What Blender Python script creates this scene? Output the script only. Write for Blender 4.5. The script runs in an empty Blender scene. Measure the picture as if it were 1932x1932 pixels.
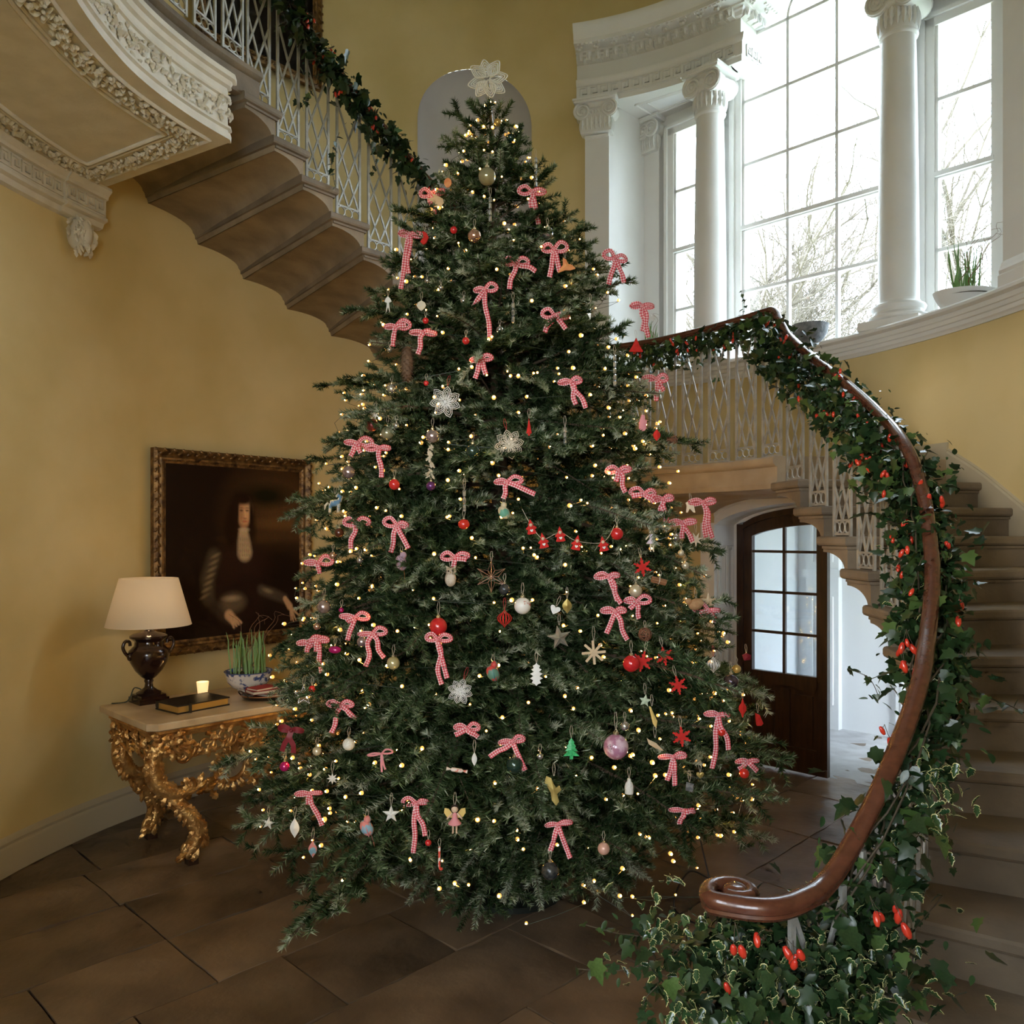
import bpy, math, random
import numpy as np
from mathutils import Vector, Matrix, Quaternion
sin, cos, pi, sqrt, atan2, radians = math.sin, math.cos, math.pi, math.sqrt, math.atan2, math.radians
random.seed(11)
scene = bpy.context.scene
COL = scene.collection

# ------------------------------------------------------------------ camera
cam_data = bpy.data.cameras.new('camera')
cam_data.sensor_width = 36.0
cam_data.lens = 36.0 * 1550 / 1932
cam_data.shift_y = 39 / 1932
cam_data.clip_start = 0.05
cam_data.clip_end = 300
cam = bpy.data.objects.new('camera', cam_data)
cam.location = (0, 0, 2.0)
cam.rotation_euler = (pi / 2, 0, 0)
COL.objects.link(cam)
scene.camera = cam

# ------------------------------------------------------------------ world, light, exposure
world = bpy.data.worlds.new('overcast_sky')
scene.world = world
world.use_nodes = True
bg = world.node_tree.nodes['Background']
bg.inputs['Color'].default_value = (0.80, 0.90, 1.0, 1)
bg.inputs['Strength'].default_value = 12.0


def portal(loc, look, sx, sy):
    l = bpy.data.lights.new('window_portal', 'AREA')
    l.shape = 'RECTANGLE'
    l.size, l.size_y = sx, sy
    l.cycles.is_portal = True
    o = bpy.data.objects.new('window_portal', l)
    o.location = loc
    o.rotation_euler = Vector(look).to_track_quat('-Z', 'Y').to_euler()
    COL.objects.link(o)


portal((2.79, 6.84, 5.2), (-.716, -.698, 0), 3.4, 4.0)
portal((-0.675, -3.46, 2.6), (0, 1, 0), 2.15, 2.6)
portal((-1.90, -1.2, 3.1), (1, 0, 0), 2.6, 2.2)
portal((4.25, 7.0, 1.6), (-.7, .7, 0), 1.5, 1.9)
# low winter sun through the passage window
sun_data = bpy.data.lights.new('winter_sun', 'SUN')
sun_data.energy = 0.8
sun_data.angle = radians(4)
sun_data.color = (1.0, 0.90, 0.74)
sun = bpy.data.objects.new('winter_sun', sun_data)
sun.rotation_euler = Vector((0.62, 0.76, -0.13)).to_track_quat('-Z', 'Y').to_euler()
COL.objects.link(sun)
scene.view_settings.view_transform = 'Standard'
scene.view_settings.look = 'None'
scene.view_settings.gamma = 1.0
scene.view_settings.use_curve_mapping = False
scene.view_settings.exposure = 0.42
cy = scene.cycles
cy.use_denoising = True
cy.use_adaptive_sampling = True
cy.adaptive_threshold = 0.035
cy.adaptive_min_samples = 12
cy.max_bounces = 6
cy.diffuse_bounces = 4
cy.glossy_bounces = 3
cy.transmission_bounces = 6
cy.transparent_max_bounces = 8
cy.sample_clamp_indirect = 6.0
cy.time_limit = 1100
cy.caustics_reflective = False
cy.caustics_refractive = False


# ------------------------------------------------------------------ materials
def mat(name, col, rough=0.6, metal=0.0, col2=None, nscale=6.0, bump=0.0, bscale=40.0, spec=0.5, emit=None, estr=0.0,
        trans=0.0, coat=0.0, stretch=None, objvar=0.0, detail=5.0, contrast=(0.35, 0.65), sss=0.0):
    m = bpy.data.materials.new(name)
    m.use_nodes = True
    nt = m.node_tree
    b = nt.nodes['Principled BSDF']
    b.inputs['Base Color'].default_value = (*col, 1)
    b.inputs['Roughness'].default_value = rough
    b.inputs['Metallic'].default_value = metal
    b.inputs['Specular IOR Level'].default_value = spec
    b.inputs['Transmission Weight'].default_value = trans
    b.inputs['Coat Weight'].default_value = coat
    if emit:
        b.inputs['Emission Color'].default_value = (*emit, 1)
        b.inputs['Emission Strength'].default_value = estr
    tc = nt.nodes.new('ShaderNodeTexCoord')
    src = tc.outputs['Object']
    if stretch:
        mp = nt.nodes.new('ShaderNodeMapping')
        mp.inputs['Scale'].default_value = stretch
        nt.links.new(src, mp.inputs['Vector'])
        src = mp.outputs['Vector']
    if col2:
        n = nt.nodes.new('ShaderNodeTexNoise')
        n.inputs['Scale'].default_value = nscale
        n.inputs['Detail'].default_value = detail
        nt.links.new(src, n.inputs['Vector'])
        r = nt.nodes.new('ShaderNodeValToRGB')
        r.color_ramp.elements[0].position = contrast[0]
        r.color_ramp.elements[1].position = contrast[1]
        r.color_ramp.elements[0].color = (*col, 1)
        r.color_ramp.elements[1].color = (*col2, 1)
        nt.links.new(n.outputs['Fac'], r.inputs['Fac'])
        last = r.outputs['Color']
        if objvar:
            oi = nt.nodes.new('ShaderNodeObjectInfo')
            ma = nt.nodes.new('ShaderNodeMapRange')
            ma.inputs['To Min'].default_value = 1 - objvar
            ma.inputs['To Max'].default_value = 1 + objvar
            nt.links.new(oi.outputs['Random'], ma.inputs['Value'])
            hs = nt.nodes.new('ShaderNodeHueSaturation')
            nt.links.new(ma.outputs[0], hs.inputs['Value'])
            nt.links.new(last, hs.inputs['Color'])
            last = hs.outputs['Color']
        nt.links.new(last, b.inputs['Base Color'])
    if bump:
        n2 = nt.nodes.new('ShaderNodeTexNoise')
        n2.inputs['Scale'].default_value = bscale
        n2.inputs['Detail'].default_value = 6
        nt.links.new(src, n2.inputs['Vector'])
        bp = nt.nodes.new('ShaderNodeBump')
        bp.inputs['Strength'].default_value = bump
        bp.inputs['Distance'].default_value = 0.01
        nt.links.new(n2.outputs['Fac'], bp.inputs['Height'])
        nt.links.new(bp.outputs['Normal'], b.inputs['Normal'])
    return m


M = {}
M['yellow'] = mat('yellow_limewash', (0.60, 0.465, 0.21), 0.85, col2=(0.69, 0.55, 0.285), nscale=1.3, bump=0.08, bscale=9, spec=0.2, detail=8)
M['white'] = mat('white_paint', (0.80, 0.79, 0.76), 0.45, col2=(0.76, 0.75, 0.72), nscale=3, spec=0.4)
M['plaster'] = mat('plaster_white', (0.70, 0.66, 0.57), 0.7, col2=(0.62, 0.58, 0.49), nscale=8, bump=0.1, bscale=60, spec=0.3)
M['nicheshade'] = mat('niche_shade_white', (0.60, 0.57, 0.56), 0.8, col2=(0.55, 0.52, 0.51), nscale=2)  # white paint, its shade put into a greyer colour
M['stone'] = mat('stair_stone', (0.255, 0.205, 0.15), 0.7, col2=(0.16, 0.128, 0.094), nscale=3.5, bump=0.25, bscale=45, spec=0.3, detail=9)
M['soffit'] = mat('stair_soffit_stone', (0.33, 0.26, 0.18), 0.75, col2=(0.21, 0.165, 0.115), nscale=4, bump=0.25, bscale=50, spec=0.3, detail=9)
M['flag'] = mat('flagstone', (0.22, 0.15, 0.093), 0.38, col2=(0.105, 0.071, 0.044), nscale=2.2, bump=1.0, bscale=6, spec=0.5, detail=8, objvar=.28)
M['mortar'] = mat('mortar', (0.07, 0.055, 0.04), 0.9)
M['iron'] = mat('grey_painted_iron', (0.46, 0.45, 0.41), 0.45, metal=0.35, col2=(0.33, 0.32, 0.29), nscale=18, bump=0.3, bscale=120)
M['wood'] = mat('mahogany', (0.105, 0.034, 0.018), 0.24, col2=(0.07, 0.022, 0.012), nscale=5, stretch=(5, 5, 9), bump=0.05, bscale=30, coat=0.5, spec=0.5)
M['darkdoor'] = mat('dark_door_wood', (0.028, 0.014, 0.009), 0.35, col2=(0.05, 0.022, 0.012), nscale=4, stretch=(9, 9, 1.2))
M['stonewarm'] = mat('landing_edge_stone', (0.45, 0.36, 0.25), 0.7, col2=(0.34, 0.26, 0.17), nscale=3.5, bump=0.2, bscale=45, spec=0.3)


def glass_mat(name, tint=(0.95, 0.98, 1.0), gloss=0.08):
    m = bpy.data.materials.new(name)
    m.use_nodes = True
    nt = m.node_tree
    for n in list(nt.nodes):
        if n.type != 'OUTPUT_MATERIAL':
            nt.nodes.remove(n)
    out = [n for n in nt.nodes if n.type == 'OUTPUT_MATERIAL'][0]
    t = nt.nodes.new('ShaderNodeBsdfTransparent')
    t.inputs['Color'].default_value = (*tint, 1)
    g = nt.nodes.new('ShaderNodeBsdfGlossy')
    g.inputs['Roughness'].default_value = 0.03
    mx = nt.nodes.new('ShaderNodeMixShader')
    mx.inputs['Fac'].default_value = gloss
    nt.links.new(t.outputs[0], mx.inputs[1])
    nt.links.new(g.outputs[0], mx.inputs[2])
    nt.links.new(mx.outputs[0], out.inputs[0])
    return m


M['glass'] = glass_mat('window_glass')


# ------------------------------------------------------------------ mesh helpers
def V(*a):
    return Vector(a)


class MB:
    def __init__(s):
        s.v, s.f, s.uv = [], [], {}

    def add(s, pts, faces):
        b = len(s.v)
        s.v.extend([tuple(p) for p in pts])
        s.f.extend([tuple(b + i for i in f) for f in faces])
        return b

    def quad(s, a, b, c, d):
        s.add((a, b, c, d), ((0, 1, 2, 3),))

    def box(s, c, size, rot=None):
        hx, hy, hz = size[0] / 2, size[1] / 2, size[2] / 2
        pts = [Vector((x, y, z)) for x in (-hx, hx) for y in (-hy, hy) for z in (-hz, hz)]
        if rot is not None:
            pts = [rot @ p for p in pts]
        c = Vector(c)
        s.add([p + c for p in pts], ((0, 1, 3, 2), (4, 6, 7, 5), (0, 4, 5, 1), (2, 3, 7, 6), (0, 2, 6, 4), (1, 5, 7, 3)))

    def rings(s, rings, closed=True, cap=True, loop=False):
        n = len(rings[0])
        b = len(s.v)
        for r in rings:
            s.v.extend([tuple(p) for p in r])
        m = len(rings)
        for i in range(m if loop else m - 1):
            i2 = (i + 1) % m
            for j in range(n if closed else n - 1):
                k = (j + 1) % n
                s.f.append((b + i * n + j, b + i * n + k, b + i2 * n + k, b + i2 * n + j))
        if cap and closed and not loop:
            s.f.append(tuple(b + j for j in range(n))[::-1])
            s.f.append(tuple(b + (m - 1) * n + j for j in range(n)))

    def tube(s, pts, rad, n=6, cap=True, loop=False, flat=1.0):
        pts = [Vector(p) for p in pts]
        m = len(pts)
        if not hasattr(rad, '__len__'):
            rad = [rad] * m
        rings = []
        up = None
        for i, p in enumerate(pts):
            if loop:
                t = pts[(i + 1) % m] - pts[i - 1]
            else:
                t = pts[min(i + 1, m - 1)] - pts[max(i - 1, 0)]
            if t.length < 1e-9:
                t = Vector((0, 0, 1))
            t.normalize()
            if up is None:
                up = Vector((0, 0, 1)) if abs(t.z) < 0.9 else Vector((1, 0, 0))
            x = up - t * up.dot(t)
            if x.length < 1e-6:
                x = t.orthogonal()
            x.normalize()
            up = x
            y = t.cross(x)
            rings.append([p + x * (cos(2 * pi * k / n) * rad[i]) + y * (sin(2 * pi * k / n) * rad[i] * flat) for k in range(n)])
        s.rings(rings, True, cap, loop)

    def lathe(s, prof, n=24, c=(0, 0, 0), cap=True):
        c = Vector(c)
        s.rings([[c + Vector((r * cos(2 * pi * k / n), r * sin(2 * pi * k / n), z)) for k in range(n)] for r, z in prof], True, cap)

    def sphere(s, c, r, n=10, m=7, sc=(1, 1, 1), rot=None):
        c = Vector(c)
        rings = []
        for i in range(m + 1):
            a = pi * (i / m) * 0.98 + pi * 0.01
            rings.append([Vector((r * sin(a) * cos(2 * pi * k / n) * sc[0], r * sin(a) * sin(2 * pi * k / n) * sc[1], -r * cos(a) * sc[2])) for k in range(n)])
        if rot is not None:
            rings = [[rot @ p for p in q] for q in rings]
        s.rings([[c + p for p in q] for q in rings])

    def torus(s, c, R, r, n=18, m=6, rot=None):
        c = Vector(c)
        pts = [Vector((R * cos(2 * pi * k / n), R * sin(2 * pi * k / n), 0)) for k in range(n)]
        if rot is not None:
            pts = [rot @ p for p in pts]
        s.tube([c + p for p in pts], r, m, loop=True)

    def prism(s, poly, z0, z1, fr=None):
        """poly in 2D extruded from z0 to z1; fr maps (x,y,z)->Vector"""
        n = len(poly)
        if fr is None:
            fr = lambda x, y, z: Vector((x, y, z))
        a = [fr(x, y, z0) for x, y in poly]
        b = [fr(x, y, z1) for x, y in poly]
        s.rings([a, b], True, True)

    def sweep(s, path, prof, cap=True, closed=True):
        """path of 3D points; profile (u,w): u to the right of travel (horizontal), w up"""
        P = [Vector(p) for p in path]
        m = len(P)
        rings = []
        for i in range(m):
            if i == 0:
                t0 = t1 = (P[1] - P[0])
            elif i == m - 1:
                t0 = t1 = (P[-1] - P[-2])
            else:
                t0, t1 = P[i] - P[i - 1], P[i + 1] - P[i]
            a = Vector((t0.x, t0.y, 0)).normalized()
            b = Vector((t1.x, t1.y, 0)).normalized()
            na = Vector((a.y, -a.x, 0))
            nb = Vector((b.y, -b.x, 0))
            nn = na + nb
            if nn.length < 1e-6:
                nn = na
            nn.normalize()
            k = 1 / max(0.3, nn.dot(na))
            rings.append([P[i] + nn * (u * k) + Vector((0, 0, w)) for u, w in prof])
        s.rings(rings, closed, cap)

    def build(s, name, material, parent=None, smooth=None, loc=None):
        me = bpy.data.meshes.new(name)
        me.from_pydata(s.v, [], s.f)
        me.materials.append(material)
        if smooth is not None:
            me.shade_smooth()
            if smooth < 180:
                me.set_sharp_from_angle(angle=radians(smooth))
        return link(name, me, parent, loc)


def link(name, data, parent=None, loc=None):
    o = bpy.data.objects.new(name, data)
    COL.objects.link(o)
    if parent is not None:
        o.parent = parent
    if loc is not None:
        o.location = loc
    return o


def thing(name, label, cat, loc=(0, 0, 0), rot=(0, 0, 0), group=None):
    o = bpy.data.objects.new(name, None)
    o.empty_display_size = 0.05
    COL.objects.link(o)
    o.location = loc
    o.rotation_euler = rot
    return tag(o, label, cat, group)


def tag(o, label=None, cat=None, group=None, kind=None):
    if label:
        o['label'] = label
    if cat:
        o['category'] = cat
    if group:
        o['group'] = group
    if kind:
        o['kind'] = kind
    return o


def struct(name, loc=(0, 0, 0), label=None):
    o = bpy.data.objects.new(name, None)
    o.empty_display_size = 0.05
    COL.objects.link(o)
    o.location = loc
    o['kind'] = 'structure'
    if label:
        o['label'] = label
    return o


def catmull(pts, k=6, loop=False):
    P = [Vector(p) for p in pts]
    n = len(P)
    out = []
    for i in range(n if loop else n - 1):
        if loop:
            p0, p1, p2, p3 = P[i - 1], P[i], P[(i + 1) % n], P[(i + 2) % n]
        else:
            p0, p1, p2, p3 = P[max(i - 1, 0)], P[i], P[i + 1], P[min(i + 2, n - 1)]
        for j in range(k):
            t = j / k
            out.append(0.5 * ((2 * p1) + (p2 - p0) * t + (2 * p0 - 5 * p1 + 4 * p2 - p3) * t * t + (3 * p1 - p0 - 3 * p2 + p3) * t ** 3))
    if not loop:
        out.append(P[-1].copy())
    return out


def resample(pts, step):
    P = [Vector(p) for p in pts]
    d = [0]
    for a, b in zip(P, P[1:]):
        d.append(d[-1] + (b - a).length)
    n = max(1, int(round(d[-1] / step)))
    out, j = [], 0
    for i in range(n + 1):
        x = d[-1] * i / n
        while j < len(d) - 2 and d[j + 1] < x:
            j += 1
        t = (x - d[j]) / max(1e-9, d[j + 1] - d[j])
        out.append(P[j].lerp(P[j + 1], min(1, t)))
    return out


def img(px, py, d):
    """point at depth d seen at photograph pixel px, py (used for measuring positions in the room)"""
    return Vector(((px - 966) / 1550 * d, d, 2 + (1005 - py) / 1550 * d))


# the oval hall
EA, EB, EC = 3.0, 3.4, 4.25


def ell(deg, off=0.0, z=0.0):
    """point on the oval wall, off metres into the room"""
    t = radians(deg)
    nx, ny = EB * sin(t), EA * cos(t)
    l = sqrt(nx * nx + ny * ny)
    return Vector((EA * sin(t) - off * nx / l, EC + EB * cos(t) - off * ny / l, z))


def ell_px(px):
    """angle of the oval wall seen at photograph column px"""
    u = (px - 966) / 1550
    a, b, c = u * u / EA ** 2 + 1 / EB ** 2, -2 * EC / EB ** 2, EC ** 2 / EB ** 2 - 1
    d = (-b + sqrt(b * b - 4 * a * c)) / (2 * a)
    return math.degrees(atan2(u * d / EA, (d - EC) / EB))


WL = Vector((1.70, 7.05, 0))
E1 = Vector((0.698, -0.716, 0)).normalized()
EN = Vector((0.716, 0.698, 0)).normalized()


def wp(t, g, z):
    """window-wall frame: t along the outer wall, g outward from the column line"""
    p = WL + E1 * t + EN * g
    return Vector((p.x, p.y, z))


def wbox(mb, t0, t1, g0, g1, z0, z1):
    a = [wp(t0, g0, z0), wp(t1, g0, z0), wp(t1, g1, z0), wp(t0, g1, z0)]
    b = [wp(t0, g0, z1), wp(t1, g0, z1), wp(t1, g1, z1), wp(t0, g1, z1)]
    mb.rings([a, b])
# ------------------------------------------------------------------ floor
A45 = atan2(0.714, 0.70)
FA = Vector((0.70, 0.714, 0)).normalized()
FB = Vector((-0.714, 0.70, 0)).normalized()
floor_mb = MB()
floor_mb.box((0.0, 2.9, -0.06), (7.6, 13.2, 0.06))
floor = floor_mb.build('floor', M['mortar'])
tag(floor, 'dark joints between the brown flagstones of the hall floor', kind='structure')
flag_meshes = []
rng = np.random.default_rng(5)


def flagmesh(w, l):
    nx, ny = max(3, int(l / 0.11)), max(3, int(w / 0.11))
    g = 0.0045
    vs, fs = [], []
    ph = rng.uniform(0, 6, 6)
    for i in range(nx + 1):
        for j in range(ny + 1):
            x = -l / 2 + g + (l - 2 * g) * i / nx
            y = -w / 2 + g + (w - 2 * g) * j / ny
            edge = (i in (0, nx)) or (j in (0, ny))
            h = 0.004 * sin(5 * x + ph[0]) * sin(6 * y + ph[1]) + 0.003 * sin(13 * x + 9 * y + ph[2]) + 0.002 * sin(27 * x - 15 * y + ph[3]) - (0.005 if edge else 0)
            if not edge:
                x += rng.uniform(-.015, .015)
                y += rng.uniform(-.015, .015)
            vs.append((x, y, h + rng.uniform(-.0012, .0012)))
    idx = lambda i, j: i * (ny + 1) + j
    for i in range(nx):
        for j in range(ny):
            fs.append((idx(i, j), idx(i + 1, j), idx(i + 1, j + 1), idx(i, j + 1)))
    ring = [idx(i, 0) for i in range(nx + 1)] + [idx(nx, j) for j in range(1, ny + 1)] + [idx(i, ny) for i in range(nx - 1, -1, -1)] + [idx(0, j) for j in range(ny - 1, 0, -1)]
    b = len(vs)
    for k in ring:
        vs.append((vs[k][0], vs[k][1], -0.03))
    for q in range(len(ring)):
        r = (q + 1) % len(ring)
        fs.append((ring[q], b + q, b + r, ring[r]))
    me = bpy.data.meshes.new('flagstone')
    me.from_pydata(vs, [], fs)
    me.materials.append(M['flag'])
    me.shade_smooth()
    me.set_sharp_from_angle(angle=radians(50))
    return me


rows = [2.39 + 0.555 * k for k in range(-8, 14)]
fixed = {4.055: [1.09, 1.70], 3.5: [2.01, 2.63], 2.945: [2.96]}
for rb in rows:
    b0, b1 = rb, rb + 0.555
    key = min(fixed, key=lambda q: abs(q - b1)) if min(abs(q - b1) for q in fixed) < 0.03 else None
    joints = []
    a = -4.5 + random.uniform(0, .6)
    fx = fixed.get(key, [])
    while a < 9.5:
        joints.append(a)
        a += random.choice((0.62, 0.7, 0.85, 1.0))
    if fx:
        joints = sorted([j for j in joints if all(abs(j - q) > 0.42 for q in fx) and not (fx[0] < j < fx[-1])] + fx)
    for a0, a1 in zip(joints, joints[1:]):
        c = FA * ((a0 + a1) / 2) + FB * ((b0 + b1) / 2)
        if not ((abs(c.x) < 2.3 and -3.6 < c.y < 2.6) or ((c.x / 3.5) ** 2 + ((c.y - EC) / 3.9) ** 2 < 1) or ((c - wp(.8, .9, 0)).length < 1.5)):
            continue
        if c.y < -1.2:
            continue
        o = link('flagstone', flagmesh(b1 - b0, a1 - a0), floor, (c.x, c.y, random.uniform(-.002, .002)))
        o.rotation_euler = (0, 0, A45)

# ------------------------------------------------------------------ oval wall with openings
TOP = 8.2
TH_N0, TH_N1 = math.degrees(math.asin(-.863 / 3)), math.degrees(math.asin(.18 / 3))
NZ0, NSP, NR = 4.25, 5.78, 0.52
TW0, TW1 = 17.3, 79.3
TC0, TC1 = 38.6, 60.5
TD0, TD1 = 35.5, 66.2
SILL = 3.45


def nz(th):
    c = (TH_N0 + TH_N1) / 2
    x = (th - c) / ((TH_N1 - TH_N0) / 2)
    return NSP + NR * sqrt(max(0, 1 - x * x))


def dz(th):
    x = (th - (TD0 + TD1) / 2) / ((TD1 - TD0) / 2)
    return 2.0 + 0.24 * sqrt(max(0, 1 - x * x * 0.93))


def wz(th):
    if th <= TC0 or th >= TC1:
        return 6.42
    x = (th - (TC0 + TC1) / 2) / ((TC1 - TC0) / 2)
    return 6.45 + 0.72 * sqrt(max(0, 1 - x * x))


OPEN = [(TH_N0, TH_N1, lambda t: NZ0, nz), (TW0, TW1, lambda t: SILL - 0.1, wz), (TD0, TD1, lambda t: -0.02, dz)]
ths = sorted(set([-140 + 1.0 * i for i in range(307)] + [TH_N0, TH_N1, TW0, TW1, TC0, TC1, TD0, TD1] +
                 [TH_N0 + (TH_N1 - TH_N0) * (0.5 - 0.5 * cos(pi * i / 40)) for i in range(41)]))
wall_mb = MB()
for t0, t1 in zip(ths, ths[1:]):
    mid = (t0 + t1) / 2
    ops = sorted([o for o in OPEN if o[0] < mid < o[1]], key=lambda o: o[2](mid))
    lo0 = lo1 = -0.12
    for o in ops:
        wall_mb.quad(ell(t0, 0, lo0), ell(t1, 0, lo1), ell(t1, 0, o[2](t1)), ell(t0, 0, o[2](t0)))
        lo0, lo1 = o[3](t0), o[3](t1)
    wall_mb.quad(ell(t0, 0, lo0), ell(t1, 0, lo1), ell(t1, 0, TOP), ell(t0, 0, TOP))
wall = wall_mb.build('wall_back', M['yellow'], smooth=30)
tag(wall, 'curved yellow limewashed wall of the oval stair hall', kind='structure')
# straight passage behind the camera with tall windows
side = MB()
eL, eR = ell(-140), ell(166)
PW = (-2.5, 0.1, 2.0, 4.2)
for y0, y1, z0, z1 in ((PW[1], eL.y, 0, TOP), (-3.5, PW[0], 0, TOP), (PW[0], PW[1], 0, PW[2]), (PW[0], PW[1], PW[3], TOP)):
    side.quad((eL.x, y1, z0), (eL.x, y0, z0), (eL.x, y0, z1), (eL.x, y1, z1))
tag(side.build('wall_left', M['yellow']), 'yellow side wall of the entrance passage', kind='structure')
side = MB()
side.quad((eR.x, eR.y, 0), (eR.x, -3.5, 0), (eR.x, -3.5, TOP), (eR.x, eR.y, TOP))
tag(side.build('wall_right', M['yellow']), 'yellow wall of the passage beside the stair foot', kind='structure')
rear = MB()
RX = [-2.0, -1.75, 0.40, 0.15, 1.75, 2.0]
RZ0, RZ1 = 1.3, 3.9
for x0, x1 in ((RX[0], RX[1]), (RX[2], RX[5])):
    rear.box(((x0 + x1) / 2, -3.55, TOP / 2), (x1 - x0, 0.1, TOP))
for x0, x1 in ((RX[1], RX[2]),):
    rear.box(((x0 + x1) / 2, -3.55, RZ0 / 2), (x1 - x0, 0.1, RZ0))
    rear.box(((x0 + x1) / 2, -3.55, (RZ1 + TOP) / 2), (x1 - x0, 0.1, TOP - RZ1))
tag(rear.build('wall_rear', M['yellow']), 'rear wall of the passage with one tall window', kind='structure')
mb = MB()
for k in range(4):
    mb.box((eL.x - .03, PW[0] + (PW[1] - PW[0]) * k / 3, (PW[2] + PW[3]) / 2), (.06, .05, PW[3] - PW[2]))
for k in range(6):
    mb.box((eL.x - .03, (PW[0] + PW[1]) / 2, PW[2] + (PW[3] - PW[2]) * k / 5), (.06, PW[1] - PW[0], .05))
tag(mb.build('window_3', M['white']), 'white glazing bars of the passage side window', kind='structure')
n = 2
for x0, x1 in ((RX[1], RX[2]),):
    mb = MB()
    for k in range(4):
        mb.box((x0 + (x1 - x0) * k / 3, -3.55, (RZ0 + RZ1) / 2), (0.05, 0.06, RZ1 - RZ0))
    for k in range(6):
        mb.box(((x0 + x1) / 2, -3.55, RZ0 + (RZ1 - RZ0) * k / 5), (x1 - x0, 0.06, 0.05))
    tag(mb.build('window_%d' % n, M['white']), 'white glazing bars of a tall rear window', kind='structure')
    n += 1
ceil_mb = MB()
ceil_mb.box((0, 2.2, TOP + 0.05), (7.4, 12.0, 0.1))
tag(ceil_mb.build('ceiling', M['plaster']), 'plain plaster ceiling high above the stair', kind='structure')

# niche interior
nm = MB()
cN = ell((TH_N0 + TH_N1) / 2)
rowsN = []
KZ, KT = 14, 28
nrad = (ell(TH_N1) - ell(TH_N0)).length / 2
nr_dir = (ell(TH_N1) - ell(TH_N0)).normalized()
n_in = Vector((-nr_dir.y, nr_dir.x, 0))
if n_in.y < 0:
    n_in = -n_in
nbase = lambda q: ell((TH_N0 + TH_N1) / 2 + (TH_N1 - TH_N0) / 2 * q * 1.004)
for k in range(KZ + 1):
    z = NZ0 + (NSP - NZ0) * k / KZ
    rowsN.append([nbase(-cos(pi * j / KT)) + n_in * (-.006 + 0.34 * sin(pi * j / KT)) + Vector((0, 0, z)) for j in range(KT + 1)])
for k in range(1, 13):
    a = pi / 2 * k / 12
    z = NSP + NR * sin(a)
    r = max(cos(a), 0.004)
    rowsN.append([nbase(-r * cos(pi * j / KT)) + n_in * (0.34 * r * sin(pi * j / KT)) + Vector((0, 0, z)) for j in range(KT + 1)])
nm.rings(rowsN, closed=False, cap=False)
fl = [(p.x, p.y, NZ0) for p in rowsN[0]]
nm.add(fl, (tuple(range(len(fl))),))
tag(nm.build('trim_1', M['nicheshade'], smooth=60), 'grey painted round-headed niche in the yellow wall', kind='structure')

# baseboard along the left wall
bb = MB()
prof = [(0.0, 0.0), (0.03, 0.0), (0.03, 0.155), (0.026, 0.165), (0.018, 0.172), (0.022, 0.19), (0.012, 0.21), (0.0, 0.222)]
bb.sweep([ell(t) for t in np.arange(-139, 30.1, 1.5)], prof)
tag(bb.build('baseboard_left', mat('baseboard_paint', (0.46, 0.40, 0.29), 0.5), smooth=30), 'drab cream moulded skirting board along the curved wall', kind='structure')


# ------------------------------------------------------------------ classical bits
def greek_key(mb, path, z0, h, unit, proud=0.012, th=0.15):
    """raised key pattern along a polyline; right of travel is the visible side"""
    P = resample(path, unit)
    strokes = [((0, .5 * th), (1, .5 * th)), ((th / 2, 0), (th / 2, 1)), ((0, 1 - th / 2), (.8, 1 - th / 2)), ((.8 - th / 2, .32), (.8 - th / 2, 1)), ((.36, .32 + th / 2), (.8, .32 + th / 2)), ((.36 + th / 2, .32), (.36 + th / 2, .7))]
    for a, b in zip(P, P[1:]):
        t = (b - a)
        L = t.length
        t.normalize()
        nn = Vector((t.y, -t.x, 0))
        for (x0, y0), (x1, y1) in strokes:
            if abs(x1 - x0) > abs(y1 - y0):
                xa, xb, ya, yb = min(x0, x1), max(x0, x1), y0 - th / 2, y0 + th / 2
            else:
                xa, xb, ya, yb = x0 - th / 2, x0 + th / 2, min(y0, y1), max(y0, y1)
            q = []
            for g in (0, proud):
                q.append([a + t * (L * xx) + nn * g + Vector((0, 0, z0 + h * zz)) for xx, zz in ((xa, ya), (xb, ya), (xb, yb), (xa, yb))])
            mb.rings(q)


def leafy(mb, p, axis, up, out, L, W, D=0.35):
    """plump lobed plaster leaf: lies along axis, width along up, relief along out"""
    side = up
    ctrl = [(0, .10), (.18, .55), (.3, .38), (.45, .95), (.58, .55), (.75, .7), (.88, .35), (1, .03)]
    a, b, c = [], [], []
    for t, w in ctrl:
        q = p + axis * (L * t)
        rise = out * (L * D * sin(pi * min(1, t * .9 + .1)))
        a.append(q + side * (W * w / 2) + rise * 0.25)
        b.append(q + rise)
        c.append(q - side * (W * w / 2) + rise * 0.25)
    mb.rings([a, b, c], closed=False, cap=False)


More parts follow.
